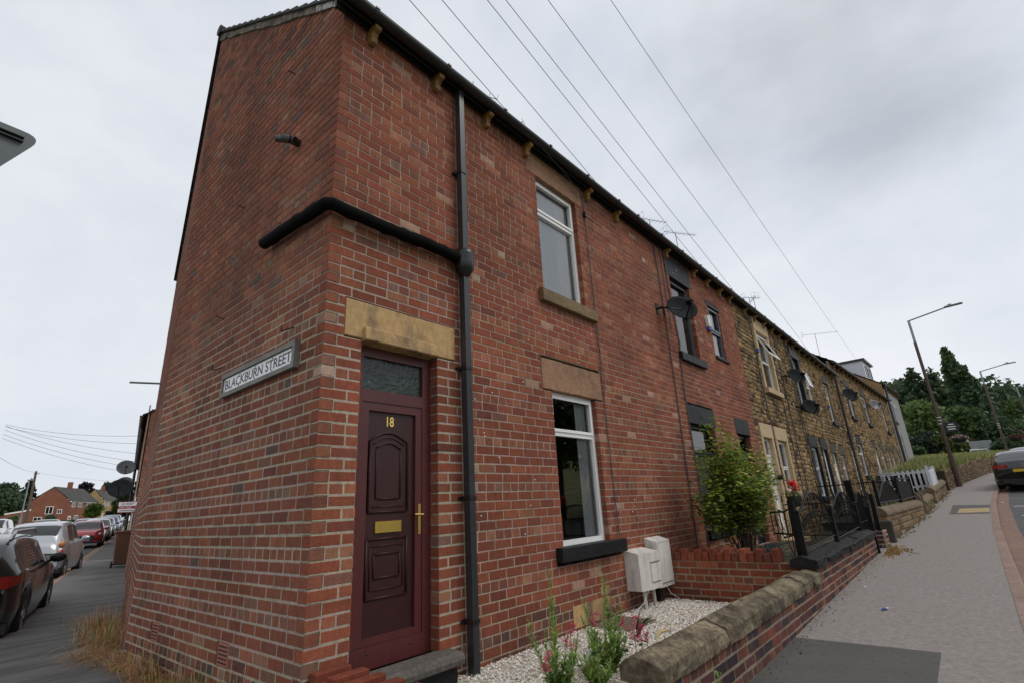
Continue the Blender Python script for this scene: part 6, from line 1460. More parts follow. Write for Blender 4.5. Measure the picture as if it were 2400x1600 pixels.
for _ in range(560):
    az_ = rgh_.uniform(78, 101); D = rgh_.uniform(135, 190); x_, y_ = azp(az_, D)
    elt = interp(az_, [(78, 8.3), (85, 8.6), (86.3, 8.8), (87.3, 8.7), (88.5, 8.1), (90, 7.95), (91, 7.6), (92.6, 7.2), (93.2, 7.35), (94.8, 6.7), (101, 5.9)])
    z_ = elz(lerp(2.0, elt, rgh_.random()**.8), D)-1.2; z_ = max(z_, 3); r = rgh_.uniform(2.4, 4.6); base = rgh_.choice(DG+[(.032, .056, .02)]); k0 = rgh_.uniform(.75, 1.2)
    for _ in range(150):
        th, u_ = rgh_.uniform(0, 6.283), rgh_.uniform(-.6, 1); rr = math.sqrt(1-u_*u_); q = rgh_.uniform(.7, 1.05); k = k0*rgh_.uniform(.7, 1.3)
        leafq(b, Vector((x_+rr*math.cos(th)*r*q, y_+rr*math.sin(th)*r*q, z_+u_*r*.8*q)), rgh_.uniform(.35, .8), tuple(a*k for a in base), rgh_)
tag(b.build('hillside_wood', T['leaf']), 'dark green wood covering the hillside behind the meadow', 'wood', kind='stuff')
# meadow grass
b = MB(); rg = random.Random(50); MG = [(.30, .32, .10), (.40, .37, .17), (.20, .26, .07), (.50, .44, .25), (.15, .21, .06)]
for _ in range(26000):
    x_ = 28+rg.random()**1.5*44; y0 = yw(x_)+.05; y_ = y0+rg.random()**1.8*24; 
    if x_ < 46 and y_ > -.9: continue
    t_ = max(0, (y_-y0)/(30-y0)); z_ = zs(x_)+.78+min(1, (t_**(1/1.6))*2)*.35*(1 if x_ > 30 else .3); hh = rg.uniform(.15, .42)*(1.0 if y_ > y0+.5 else 1.0); a = rg.uniform(0, 6.28); dx, dy = math.cos(a)*.02*(1+x_/40), math.sin(a)*.02*(1+x_/40); lx, ly = rg.uniform(-.12, .12), rg.uniform(-.12, .12)
    b.add([(x_-dx, y_-dy, z_-.05), (x_+dx, y_+dy, z_-.05), (x_+lx+dx*.4, y_+ly, z_+hh), (x_+lx-dx*.4, y_+ly, z_+hh)], [(0, 1, 2, 3)], rg.choice(MG))
tag(b.build('meadow_grass', T['dry']), 'long pale meadow grass above the dry-stone wall', 'grass', kind='stuff')
# playground goal, basketball board, houses behind the meadow
e = empty('goal_frame', (56, -3.4, 3.2), 'white metal goal frame standing in the meadow grass', 'goal')
b = MB(); P_ = [azp(89.9, 58), azp(90.5, 58), azp(91.5, 60), azp(92.0, 60)]; zq = elz(2.25, 58)
b.tube([(P_[0][0], P_[0][1], zq-1.0), (P_[0][0], P_[0][1], zq-.2), (P_[1][0], P_[1][1], zq-.15)], .05, 6); b.tube([(P_[1][0], P_[1][1], zq-1.2), (P_[1][0], P_[1][1], zq+.25), (P_[2][0], P_[2][1], zq+.3), (P_[2][0], P_[2][1], zq-1.2)], .06, 6); b.tube([(P_[2][0], P_[2][1], zq+.15), (P_[3][0], P_[3][1], zq+.1), (P_[3][0], P_[3][1], zq-1.1)], .05, 6)
b.build('frame', T['white_paint'], e); origin(e)
e = empty('basketball_board', (60, -4.2, 3.2), 'grey basketball backboard above the white goal frame', 'backboard')
x_, y_ = azp(91.25, 62); z_ = elz(2.75, 62); b = MB(); b.box(x_-.03, x_+.03, y_-.75, y_+.75, z_-.4, z_+.45); b.build('backboard', T['galv'], e); b = MB(); b.tube([(x_+.1, y_, z_-3), (x_+.1, y_, z_)], .07, 6); b.build('post', T['galv'], e)
b = MB(); b.tube([(x_-.3+.22*math.cos(k), y_+.22*math.sin(k), z_-.2) for k in range(7)], .02, 5); b.build('hoop', T['trim'], e); origin(e)
def simple_house(name, A, B_, depth_vec, zbse, zeave, zridge, wall, rf, lab, wins=(), grp=None, chim=True, ridge_along=True):
    """A->B: facade corners seen from the street, depth_vec: to the rear; ridge parallel to A-B unless ridge_along False"""
    e_ = empty(name, (A[0], A[1], zbse), lab, 'house', grp); A = Vector((*A, 0)); B_ = Vector((*B_, 0)); dv = Vector((*depth_vec, 0)); L_ = (B_-A).length; u_ = (B_-A)/L_; n_ = Vector((u_.y, -u_.x, 0)); n_ = n_ if n_.dot(dv) < 0 else -n_
    F_ = Face(A, u_, n_); C_, D_ = B_+dv, A+dv; b_ = MB(); up_ = lambda p_, z: Vector((p_.x, p_.y, z)); Z0 = zbse-2
    if ridge_along: r0_, r1_ = (A+D_)/2, (B_+C_)/2
    else: r0_, r1_ = (A+B_)/2, (C_+D_)/2
    for P1, P2 in ((A, B_), (B_, C_), (C_, D_), (D_, A)): b_.add([up_(P1, Z0), up_(P2, Z0), up_(P2, zeave), up_(P1, zeave)], [(0, 1, 2, 3)])
    if ridge_along: b_.add([up_(A, zeave), up_(D_, zeave), up_(r0_, zridge)], [(0, 1, 2)]); b_.add([up_(B_, zeave), up_(C_, zeave), up_(r1_, zridge)], [(0, 1, 2)])
    else: b_.add([up_(A, zeave), up_(B_, zeave), up_(r0_, zridge)], [(0, 1, 2)]); b_.add([up_(D_, zeave), up_(C_, zeave), up_(r1_, zridge)], [(0, 1, 2)])
    b_.build('walls', T[wall], e_)
    b_ = MB(); ov = .35; U = Vector((0, 0, .12))
    prs = (((A, B_), (D_, C_)) if ridge_along else ((A, D_), (B_, C_)))
    for (p1, p2) in prs:
        o1 = (p1-r0_).normalized()*ov if True else 0; o2 = (p2-r1_).normalized()*ov
        q = [up_(p1+o1, zeave-.12), up_(p2+o2, zeave-.12), up_(r1_, zridge+.05), up_(r0_, zridge+.05)]
        b_.add(q+[v+U for v in q], [(0, 1, 2, 3), (4, 7, 6, 5), (0, 4, 5, 1), (1, 5, 6, 2), (3, 7, 4, 0)])
    ro = b_.build('roof', T[rf], e_)
    if chim:
        b_ = MB(); c = up_((r0_+r1_)/2, zridge); b_.box(c.x-.4, c.x+.4, c.y-.4, c.y+.4, c.z-.5, c.z+1.3); b_.build('chimney', T['dull_brick'] if 'dull_brick' in T else T['tan_render'], ro)
    for (fc, s0, s1, z0, z1, kind) in wins:
        ff = F_ if fc == 0 else Face(A+dv, -dv.normalized(), -u_)
        wb = MB(); ff.box(wb, s0, s1, -.02, .05, z0, z1); w_ = wb.build('window' if kind == 'w' else 'door', T['upvc'], e_)
        wb = MB(); m_ = .09
        if kind == 'w': ff.box(wb, s0+m_, (s0+s1)/2-m_/2, .0, .06, z0+m_, z1-m_); ff.box(wb, (s0+s1)/2+m_/2, s1-m_, .0, .06, z0+m_, z1-m_)
        else: ff.box(wb, s0+m_*2, s1-m_*2, .0, .06, z1-.7, z1-.2)
        wb.build('pane', T['carglass'], w_)
    b_ = MB(); F_.box(b_, -.2, L_+.2, .05, .2, zeave-.22, zeave-.02); b_.build('fascia', T['upvc'], e_); origin(e_); return e_
T['dull_brick'] = mat('dull_red_brick', (.20, .075, .045), .9, var=.18, vs=1.5, col2=(.30, .16, .08), c2pos=(.6, .75)); T['tan_brick'] = mat('tan_brick', (.30, .20, .10), .9, var=.15, vs=1.5)
T['red_roof'] = mat('red_roof', (.085, .04, .034), .9, var=.2, vs=1); T['grey_roof'] = mat('grey_roof', (.06, .058, .055), .9, var=.2, vs=1); T['cream'] = mat('cream_render', (.62, .58, .46), .9)
# side street: semis beyond the cars
HS = 'semi-detached houses at the end of the side street'
A = azp(9.24, 142); B_ = azp(11.05, 152); G0 = azp(6.85, 140); dv = (G0[0]-A[0], G0[1]-A[1])
simple_house('semi_detached_house', A, B_, dv, elz(.8, 142), elz(2.43, 142), elz(3.5, 142), 'dull_brick', 'grey_roof', 'red brick house with weathered gable and white windows beyond the parked cars',
   wins=[(0, .9, 2.2, elz(1.95, 142), elz(2.3, 142), 'w'), (0, 3.2, 4.8, elz(1.95, 142), elz(2.3, 142), 'w'), (0, 6.6, 8.2, elz(1.95, 146), elz(2.3, 146), 'w'), (0, .3, 1.3, elz(.75, 142), elz(1.25, 142), 'd'), (0, 2.6, 4.0, elz(.75, 142), elz(1.3, 142), 'w'),
         (1, 2.5, 3.7, elz(1.45, 141), elz(2.05, 141), 'w'), (1, 4.4, 5.2, elz(1.45, 141), elz(1.8, 141), 'w'), (1, .9, 2.2, elz(.95, 141), elz(1.25, 141), 'w')], grp=HS)
A = azp(11.43, 185); B_ = azp(12.4, 196); G0 = azp(10.0, 184); dv = (G0[0]-A[0], G0[1]-A[1])
simple_house('semi_detached_house', A, B_, dv, elz(.8, 185), elz(2.42, 185), elz(3.27, 185), 'tan_brick', 'grey_roof', 'buff brick house behind the small round tree at the far end of the side street', wins=[(0, .8, 2.4, elz(1.95, 185), elz(2.3, 185), 'w'), (0, 3.4, 5, elz(1.95, 186), elz(2.3, 186), 'w'), (0, .4, 1.4, elz(.9, 185), elz(1.35, 185), 'd')], grp=HS)
A = azp(5.5, 118); B_ = azp(6.95, 122); dv = (-1.5, 6)
e = empty('flat_roofed_garage', (A[0], A[1], 2), 'low brick garage with white sloping fascia beside the red brick house', 'garage'); b = MB(); q0, q1 = Vector((*A, 0)), Vector((*B_, 0)); FGg = Face(q0, q1-q0, (0, -1, 0)); Lg = (q1-q0).length
b.add([FGg.p(0, 0, 0), FGg.p(Lg, 0, 0), FGg.p(Lg, 0, elz(1.75, 122)), FGg.p(0, 0, elz(1.5, 118)), FGg.p(0, -5, 0), FGg.p(Lg, -5, 0), FGg.p(Lg, -5, elz(1.75, 122)), FGg.p(0, -5, elz(1.5, 118))], [(0, 1, 2, 3), (1, 5, 6, 2), (0, 3, 7, 4), (3, 2, 6, 7)]); b.build('walls', T['dull_brick'], e)
b = MB(); b.add([FGg.p(-.1, .1, elz(1.5, 118)), FGg.p(Lg, .1, elz(1.75, 122)), FGg.p(Lg, .1, elz(1.87, 122)), FGg.p(-.1, .1, elz(1.61, 118)), FGg.p(-.1, -5, elz(1.5, 118)), FGg.p(Lg, -5, elz(1.75, 122)), FGg.p(Lg, -5, elz(1.87, 122)), FGg.p(-.1, -5, elz(1.61, 118))], [(0, 1, 2, 3), (3, 2, 6, 7), (0, 4, 5, 1)]); b.build('fascia', T['upvc'], e)
b = MB(); FGg.box(b, 1.6, 2.6, -.02, .06, elz(.7, 118), elz(1.22, 118)); w_ = b.build('door_frame', T['upvc'], e); b = MB(); FGg.box(b, 1.72, 2.48, 0, .08, elz(.7, 118), elz(1.15, 118)); b.build('door', T['trim'], w_); origin(e)
GL = 'trees behind the side-street houses'
def tr_az(name, az_, D, el0, el1, rad, lab, **kw):
    x_, y_ = azp(az_, D); z0 = elz(el0, D); return tree(name, x_, y_, z0, elz(el1, D)-z0, rad, lab, grp=GL, **kw)
tr_az('conifer_tree', 6.55, 165, .8, 4.2, 2.6, 'tall dark conifer behind the wooden pole', pal=[(.013, .022, .014), (.017, .028, .016)], n=4500, s=.4, shape='cone', seed=60)
tr_az('broadleaf_tree', 5.3, 150, .8, 3.1, 4.5, 'dark green tree at the far left edge above the van', pal=DG, n=5000, s=.35, seed=61)
tr_az('broadleaf_tree', 4.9, 220, 1.5, 3.85, 5, 'distant round tree at the left edge behind the solar-panelled roof', pal=DG, n=3500, s=.4, seed=62)
tr_az('copper_beech_tree', 10.05, 230, 1.5, 3.95, 3.0, 'dark purple flat-topped tree above the house roofs', pal=[(.016, .013, .018), (.022, .016, .02)], n=3500, s=.4, shape='round', seed=63, trunk_h=3)
tr_az('broadleaf_tree', 11.6, 260, 2, 3.85, 3.2, 'distant hazy green tree above the buff house roof', pal=[(.05, .07, .04)], n=2500, s=.45, seed=64)
tr_az('conifer_tree', 12.5, 260, 2, 3.95, 2.0, 'distant pointed conifer left of the satellite dishes', pal=[(.045, .06, .045)], n=1500, s=.45, shape='cone', seed=65)
tr_az('broadleaf_tree', 12.7, 80, .5, 3.5, 1.25, 'yellow-green street tree left of the FOR SALE board', pal=[(.085, .10, .02), (.06, .085, .02)], n=6000, s=.15, seed=66)
tr_az('broadleaf_tree', 13.2, 84, .4, 2.9, 1.4, 'green tree directly behind the FOR SALE board', pal=[(.03, .05, .015)], n=4000, s=.16, seed=71)
tr_az('small_tree', 10.85, 120, .8, 2.1, 1.5, 'small round bright green tree in front of the buff house', pal=[(.08, .12, .015), (.065, .10, .015)], n=3500, s=.18, seed=67)
tr_az('clipped_bush', 8.25, 100, .6, 1.38, .75, 'dark domed clipped bush in front of the brick gable', pal=DG, n=1800, s=.12, seed=68, cat='bush')
tr_az('hedge_bush', 5.95, 100, .4, 1.35, .9, 'light green shrub behind the white van', pal=GREENS, n=1500, s=.14, seed=69, cat='bush')
tr_az('broadleaf_tree', 7.6, 200, 1.5, 3.0, 2.5, 'patch of green trees between the conifer and the brick gable', pal=GREENS, n=2500, s=.4, seed=72)
def hedge(A, B_, z0, z1, w, lab, pal, n, s, seed):
    rg_ = random.Random(seed); b_ = MB(); A = Vector(A); B_ = Vector(B_); u_ = (B_-A).normalized(); v_ = Vector((-u_.y, u_.x, 0))
    for _ in range(n):
        t = rg_.random(); c = A.lerp(B_, t); f = rg_.random(); zz = lerp(z0, z1, t)
        if f < .5: c = c+v_*rg_.choice((-1, 1))*w/2*rg_.uniform(.85, 1.05)+Vector((0, 0, rg_.uniform(0, zz)))
        else: c = c+v_*rg_.uniform(-1, 1)*w/2+Vector((0, 0, zz*rg_.uniform(.93, 1.03)))
        k = rg_.uniform(.7, 1.3); leafq(b_, c, s*rg_.uniform(.6, 1.3), tuple(a*k for a in rg_.choice(pal)), rg_)
    o_ = b_.build('hedge', T['leaf']); tag(o_, lab, 'hedge')
hedge((*azp(8.9, 92), zb(88)-.3), (*azp(12.0, 100), zb(96)-.2), .9, .8, 1.0, 'long low trimmed hedge above the parked cars', [(.06, .085, .02), (.045, .07, .018)], 6000, .14, 70)
hedge((*azp(12.0, 88), .9), (*azp(12.6, 90), .9), 2.2, 2.2, 1.0, 'tall dark clipped hedge block right of the buff house door', [(.03, .05, .018)], 3500, .13, 73)
x_, y_ = azp(6.8, 90); e = empty('telegraph_pole', (x_, y_, 1.6), 'leaning wooden telegraph pole beside the conifer at the left', 'pole'); b = MB(); b.tube([(x_, y_, 1.2), (x_-.1, y_, elz(4.8, 90))], [.17, .12], 8); b.build('shaft', T['wood_pole'], e)
b = MB(); b.tube([(x_-.3, y_, elz(4.6, 90)), (x_+.3, y_, elz(4.6, 90))], .04, 5); b.build('crossbar', T['wood_pole'], e); origin(e)
x_, y_ = azp(6.47, 75); e = empty('street_lamp', (x_, y_, 1.2), 'thin grey street lamp with a short arm beside the telegraph pole', 'street lamp'); zt = elz(4.08, 75); b = MB(); b.tube([(x_, y_, .8), (x_, y_, 2.6)], .10, 8); b.tube([(x_, y_, 2.6), (x_-.02, y_, zt)], .055, 8); b.build('column', T['galv'], e)
b = MB(); b.tube([(x_, y_, zt), (x_+.25, y_, zt+.18)], .04, 6); b.cbox(x_-.18, x_+.35, y_-.12, y_+.12, zt-.02, zt+.1, .03); b.build('lantern', T['galv'], e); origin(e)
# wires across the side street
PW = Vector((*azp(6.8, 90), elz(4.65, 90)))
for i, (a0, e0, a1, e1, D0, D1) in enumerate([(4.3, 8.35, 13.42, 7.9, 40, 32), (4.3, 8.2, 13.42, 7.2, 40, 33), (4.3, 8.25, 13.4, 6.3, 42, 34), (4.3, 7.95, 13.35, 5.6, 44, 36), (4.3, 7.6, 13.35, 5.1, 44, 38), (4.3, 7.3, 13.3, 4.6, 45, 40), (4.3, 5.9, 6.8, 4.7, 45, 90), (6.8, 4.7, 13.3, 3.9, 90, 60)]):
    p0, p1 = Vector((*azp(a0, D0), elz(e0, D0))), Vector((*azp(a1, D1), elz(e1, D1))); b = MB(); n = 16
    b.tube([p0.lerp(p1, j/n)-Vector((0, 0, .22*4*(j/n)*(1-j/n))) for j in range(n+1)], .010, 4)
    tag(b.build('side_wire', T['wire']), ['top', 'second', 'third', 'fourth', 'fifth', 'sixth', 'short', 'lowest'][i]+(' thin wire crossing the sky over the side street' if i < 6 else ' thin wire running to the telegraph pole over the side street'), 'wire', 'wires over the side street')
# houses behind the meadow
A = azp(93.2, 92); B_ = azp(97.5, 90); simple_house('bungalow', A, B_, (6, 1), elz(1.5, 92), elz(2.97, 92), elz(3.75, 92), 'dull_brick', 'red_roof', 'red brick house with red roof beside the second street lamp', wins=[(0, 1.2, 2.6, elz(2.4, 92), elz(2.85, 92), 'w')], chim=False)
A = azp(86.2, 78); B_ = azp(87.15, 76); simple_house('red_roofed_house', A, B_, (5, 1), elz(1.6, 76), elz(3.0, 76), elz(3.9, 76), 'cream', 'red_roof', 'white house with a dark red roof just right of the grey rendered house', chim=False)
A = azp(86.2, 100); B_ = azp(87.1, 99); simple_house('grey_roofed_house', A, B_, (5, 1), elz(2, 100), elz(4.0, 100), elz(4.9, 100), 'render', 'grey_roof', 'grey-roofed house peeping above the dark red roof', chim=False)
A = azp(90.1, 74); B_ = azp(90.9, 74); simple_house('cream_house', A, B_, (5, 1), elz(2, 74), elz(2.85, 74), elz(3.35, 74), 'cream', 'red_roof', 'small cream gable showing between trees below the hanging basket', chim=False, ridge_along=False)
# bush of roses in the second garden
rg = random.Random(101); e = empty('rose_bush', (6.1, -.85, -.1), 'tall rambling rose bush with pale blooms in the second garden', 'bush')
b = MB(); tips = []
for _ in range(34):
    a = rg.uniform(0, 6.28); r = rg.uniform(.15, .72); hgt_ = rg.uniform(.8, 1.75)*(1-.25*r); x1, y1 = 6.15+r*math.cos(a)*1.15, -.85+r*math.sin(a)*.75
    pts = [(6.1+rg.uniform(-.12, .12), -.85+rg.uniform(-.1, .1), -.12), (lerp(6.1, x1, .5), lerp(-.85, y1, .5), hgt_*.5), (x1, y1, hgt_)]; b.tube(pts, [.012, .008, .004], 5); tips.append((pts[1], pts[2]))
for (x1, y1, z1) in ((6.5, -.75, 1.72), (5.95, -.7, 1.95), (6.9, -1.0, 1.5)): b.tube([(6.1, -.85, 0), (lerp(6.1, x1, .6), y1, z1*.6), (x1, y1, z1)], [.012, .008, .004], 5); tips.append(((6.1, -.85, .9), (x1, y1, z1)))
b.build('stem', T['bark'], e)
b = MB(); pal = [(.18, .27, .045), (.14, .22, .04), (.25, .33, .05), (.30, .29, .05), (.09, .15, .03)]
def add_leaf(b_, c, s, col, rg_, dr=None):
    th = rg_.uniform(0, 6.283); d = Vector((math.cos(th), math.sin(th), rg_.uniform(-.7, .4))).normalized(); w_ = d.cross(Vector((0, 0, 1))+Vector((rg_.uniform(-.5, .5), rg_.uniform(-.5, .5), 0))).normalized(); n_ = d.cross(w_)
    b_.add([c, c+d*s*.5+w_*s*.38+n_*s*.1, c+d*s*1.1, c+d*s*.5-w_*s*.38+n_*s*.1], [(0, 1, 2, 3)], col)
for i in range(9500):
    p0, p1 = rg.choice(tips); t = rg.random()**.7; c = Vector(p0).lerp(Vector(p1), t)+Vector((rg.gauss(0, .115), rg.gauss(0, .09), rg.gauss(0, .1)))
    if c.z < .1 and rg.random() < .5: continue
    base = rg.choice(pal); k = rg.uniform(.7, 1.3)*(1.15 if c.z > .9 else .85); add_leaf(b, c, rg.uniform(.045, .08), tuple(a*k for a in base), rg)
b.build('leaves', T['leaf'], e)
for (x1, y1, z1) in ((5.88, -.95, 1.62), (6.75, -.95, .98), (6.42, -.8, 1.35), (6.05, -1.15, 1.12), (5.75, -.9, 1.18), (6.9, -.9, .7)):
    b = MB()
    for _ in range(16): add_leaf(b, Vector((x1+rg.gauss(0, .012), y1+rg.gauss(0, .012), z1+rg.gauss(0, .012))), .03, rg.choice([(.6, .45, .25), (.6, .4, .25), (.55, .3, .2)]), rg)
    b.build('bloom', T['leaf'], e)
origin(e)
def bush(name, lab, c, r, n, s, pal, seed, cat='plant', stem=True):
    rg_ = random.Random(seed); e_ = empty(name, (c[0], c[1], c[2]), lab, cat); b_ = MB()
    for _ in range(n):
        th, u_ = rg_.uniform(0, 6.28), rg_.uniform(-.1, 1); rr = math.sqrt(1-u_*u_); q = rg_.uniform(.3, 1)
        add_leaf(b_, Vector((c[0]+rr*math.cos(th)*r[0]*q, c[1]+rr*math.sin(th)*r[1]*q, c[2]+u_*r[2]*q)), s*rg_.uniform(.6, 1.3), tuple(a*rg_.uniform(.7, 1.3) for a in rg_.choice(pal)), rg_)
    b_.build('foliage', T['leaf'], e_); b_ = MB()
    for _ in range(6): b_.tube([(c[0], c[1], c[2]-.05), (c[0]+rg_.uniform(-1, 1)*r[0]*.6, c[1]+rg_.uniform(-1, 1)*r[1]*.6, c[2]+r[2]*.7)], .006, 4)
    b_.build('stem', T['bark'], e_); origin(e_)
bush('juniper', 'low blue-green juniper beside the rose bush behind the castellated wall', (7.3, -.75, -.08), (.42, .3, .24), 1400, .035, [(.03, .085, .075), (.025, .07, .06)], 5, 'shrub')
bush('acer_shrub', 'thin reddish orange-leaved shrub by the cross railing', (7.9, -1.0, -.1), (.5, .4, .75), 420, .04, [(.16, .045, .015), (.13, .07, .02), (.06, .06, .015)], 6, 'shrub')
bush('garden_plant', 'purple-flowering verbena by the stone houses, upper part', (16.8, -1.2, .1), (.9, .6, 1.7), 900, .05, [(.035, .055, .02), (.045, .06, .025), (.16, .09, .2)], 7)
bush('garden_plant', 'bushy green plant behind the spiked railing of the stone houses', (19.2, -1.3, .2), (1.1, .6, 1.3), 1100, .06, [(.035, .055, .02), (.14, .09, .18), (.04, .06, .02)], 8)
bush('ivy_tuft', 'small ivy tuft beside the white front door of the stone house', (11.55, -.10, 1.18), (.16, .1, .14), 160, .05, [(.05, .09, .02), (.09, .12, .02)], 9)
e = empty('flower_pot', (5.62, -1.71, .72), 'pot of bright red geraniums on top of the railing post', 'flower pot')
b = MB(); b.tube([(5.62, -1.71, .70), (5.62, -1.71, .82)], [.055, .075], 12); b.build('pot', T['trim'], e)
b = MB(); rg = random.Random(3)
for _ in range(170): add_leaf(b, Vector((5.62+rg.gauss(0, .07), -1.71+rg.gauss(0, .06), .85+rg.gauss(0, .035))), .035, rg.choice([(.05, .11, .015), (.04, .09, .015)]), rg)
b.build('foliage', T['leaf'], e)
for (dx, dz) in ((-.045, .10), (.02, .13), (.065, .09), (.05, .04)):
    b = MB()
    for _ in range(70): add_leaf(b, Vector((5.62+dx+rg.gauss(0, .022), -1.72+rg.gauss(0, .02), .87+dz+rg.gauss(0, .018))), .03, rg.choice([(.75, .012, .008), (.6, .01, .008)]), rg)
    b.build('flower', T['leaf'], e)
origin(e)
# tall weeds and valerian in the foreground
def weed(x, y, hgt_, seed, lab, nst=7, spread=.16, fl=0, base_z=-.39, lean=(0, 0)):
    rg_ = random.Random(seed); e_ = empty('weed_plant', (x, y, base_z), lab, 'weed', 'weeds growing through the gravel'); sb = MB(); lf = MB(); fb = MB()
    for k in range(nst):
        h1 = hgt_*(1 if k == 0 else rg_.uniform(.35, .72)); a = rg_.uniform(0, 6.28); r = 0 if k == 0 else rg_.uniform(.4, 1)*spread
        p0 = Vector((x+rg_.uniform(-.03, .03), y+rg_.uniform(-.03, .03), base_z)); p1 = Vector((x+r*math.cos(a)+lean[0]*h1, y+r*math.sin(a)+lean[1]*h1, base_z+h1)); pm = p0.lerp(p1, .5)+Vector((r*.3*math.cos(a), r*.3*math.sin(a), 0))
        n_ = 16; pts = [p0*(1-t)**2+pm*2*t*(1-t)+p1*t*t for t in [i/n_ for i in range(n_+1)]]; 
        if k == 0: pts[-1] += Vector((-.035, 0, -.01)); pts[-2] += Vector((-.012, 0, .0))
        sb.tube(pts, [lerp(.0045, .0015, i/n_) for i in range(n_+1)], 5)
        m_ = int(h1*210)
        for i in range(m_):
            t = rg_.uniform(.06, 1); c = pts[min(n_, int(t*n_))].lerp(pts[min(n_, int(t*n_)+1)], (t*n_) % 1)
            th = rg_.uniform(0, 6.28); L_ = (.095*(1-t)+.026)*rg_.uniform(.7, 1.2); d = Vector((math.cos(th), math.sin(th), rg_.uniform(.5, 1.5))).normalized(); w_ = d.cross(Vector((0, 0, 1))).normalized()*L_*.09
            col = rg_.choice([(.22, .36, .07), (.17, .30, .055), (.28, .42, .09), (.38, .46, .16)]); tip_ = c+d*L_+Vector((0, 0, -L_*.25))
            lf.add([c-w_, c+d*L_*.5-w_*1.2, tip_, c+d*L_*.5+w_*1.2, c+w_], [(0, 1, 2, 3, 4)], col)
    sb.build('stem', mat('weed_stem', (.2, .28, .09), .6) if 'weed_stem' not in bpy.data.materials else bpy.data.materials['weed_stem'], e_); lf.build('leaves', T['leaf'], e_); origin(e_)
weed(1.30, -1.02, .86, 1, 'left of the two tall narrow-leaved weeds rising in front of the gravel', nst=8, spread=.22)
weed(2.02, -1.0, .80, 2, 'right of the two tall narrow-leaved weeds, just left of the coping end', nst=13, spread=.22)
weed(1.62, -1.12, .45, 3, 'short bushy weed between the two tall ones', nst=9, spread=.2)
weed(1.36, -1.86, .34, 4, 'small weed at the foot of the near end of the garden wall', nst=6, spread=.14, base_z=-.44)
weed(1.62, -2.02, .30, 5, 'low weed on the pavement edge against the garden wall brickwork', nst=5, spread=.1, base_z=-.43)
def valerian(x, y, z, r, seed, lab, base_z=-.39):
    rg_ = random.Random(seed); e_ = empty('valerian_plant', (x, y, base_z), lab, 'flower', 'pink valerian among the weeds'); b_ = MB(); b_.tube([(x+.03, y+.02, base_z), (x, y, z)], .003, 5)
    b_.build('stem', bpy.data.materials['weed_stem'], e_); b_ = MB()
    for _ in range(int(140*r/.04)):
        k = rg_.choice(((0, 0, 0), (.02, 0, .02), (-.03, 0, -.02), (.01, .01, -.045))); c = Vector((x, y, z))+Vector(k)*(r/.03)+Vector((rg_.gauss(0, r*.3), rg_.gauss(0, r*.3), rg_.gauss(0, r*.25)))
        add_leaf(b_, c, .015, rg_.choice([(.55, .05, .12), (.42, .03, .09), (.65, .14, .24)]), rg_)
    b_.build('blossom', T['leaf'], e_); b_ = MB()
    for _ in range(14): add_leaf(b_, Vector((x+rg_.uniform(-.03, .05), y, lerp(base_z, z, rg_.random()*.8))), .05, (.05, .10, .03), rg_)
    b_.build('leaves', T['leaf'], e_); origin(e_)
for i, (x, y, z, r, lab) in enumerate([(2.06, -1.22, -.03, .06, 'largest pink valerian head, left of the mossy coping'), (2.12, -1.24, -.09, .045, 'pink valerian just below the largest head'), (.98, -1.2, -.03, .038, 'lone pink valerian head at the left of the weeds'), (1.22, -1.22, .07, .052, 'dusky pink valerian behind the left tall weed'), (1.52, -1.22, .11, .032, 'small pink valerian head beside the right tall weed'), (1.85, -1.25, .03, .02, 'small pink valerian bud right of the right tall weed'), (1.88, -1.42, -.05, .02, 'pink valerian bud at the near end of the coping')]): valerian(x, y, z, r, i, lab)
rg = random.Random(12); b = MB(); 
for _ in range(15):
    a = rg.uniform(-2.6, .2); L_ = rg.uniform(.18, .32); c = Vector((3.05, -.68, -.38)); d = Vector((math.cos(a)*.6, math.sin(a)*.6, 1)).normalized(); w_ = d.cross(Vector((.3, .9, 0))).normalized()*.008
    b.add([c-w_, c+d*L_*.6-w_*1.3, c+d*L_+Vector((math.cos(a), math.sin(a), -.6))*.05, c+d*L_*.6+w_*1.3, c+w_], [(0, 1, 2, 3, 4)], (.05, .09, .03))
tag(b.build('spiky_plant', T['leaf']), 'small spiky-leaved plant on the gravel by the stone slab', 'plant')
# dry grass at the gable corner
def tuft(x, y, z, n, L0, lab, seed, pal, dirx=(-1, -.2), spread=.25, up_=.6, ww=.0035):
    rg_ = random.Random(seed); b_ = MB()
    for _ in range(n):
        c = Vector((x+rg_.gauss(0, spread*.35), y+rg_.gauss(0, spread), z)); c.x = min(c.x, wallx(c.y)-.01); a = rg_.gauss(0, .7); d = Vector((dirx[0]*math.cos(a)-dirx[1]*math.sin(a), dirx[1]*math.cos(a)+dirx[0]*math.sin(a), 0)); L_ = L0*rg_.uniform(.4, 1.15); u_ = up_*rg_.uniform(.3, 1.4)
        p1 = c+(d*.5+Vector((0, 0, u_)))*L_*.5; p2 = p1+(d*.9+Vector((0, 0, -.25+u_*.3)))*L_*.5; w_ = Vector((-d.y, d.x, 0))*ww
        b_.add([c-w_, c+w_, p1+w_, p2+w_*.3, p2-w_*.3, p1-w_], [(0, 1, 2, 5), (5, 2, 3, 4)], tuple(q*rg_.uniform(.7, 1.25) for q in rg_.choice(pal)))
    tag(b_.build('dry_grass_tuft', T['dry']), lab, 'grass', 'dry grass tufts at the gable foot', kind='stuff')
DRY = [(.60, .39, .19), (.50, .30, .14), (.70, .50, .29), (.36, .20, .09)]; GRN = [(.20, .23, .06), (.50, .42, .16), (.30, .28, .09)]
tuft(-.02, 4.3, -.49, 420, .42, 'big sprawling straw-coloured grass tuft spreading over the side pavement', 1, DRY, spread=.35, up_=.45)
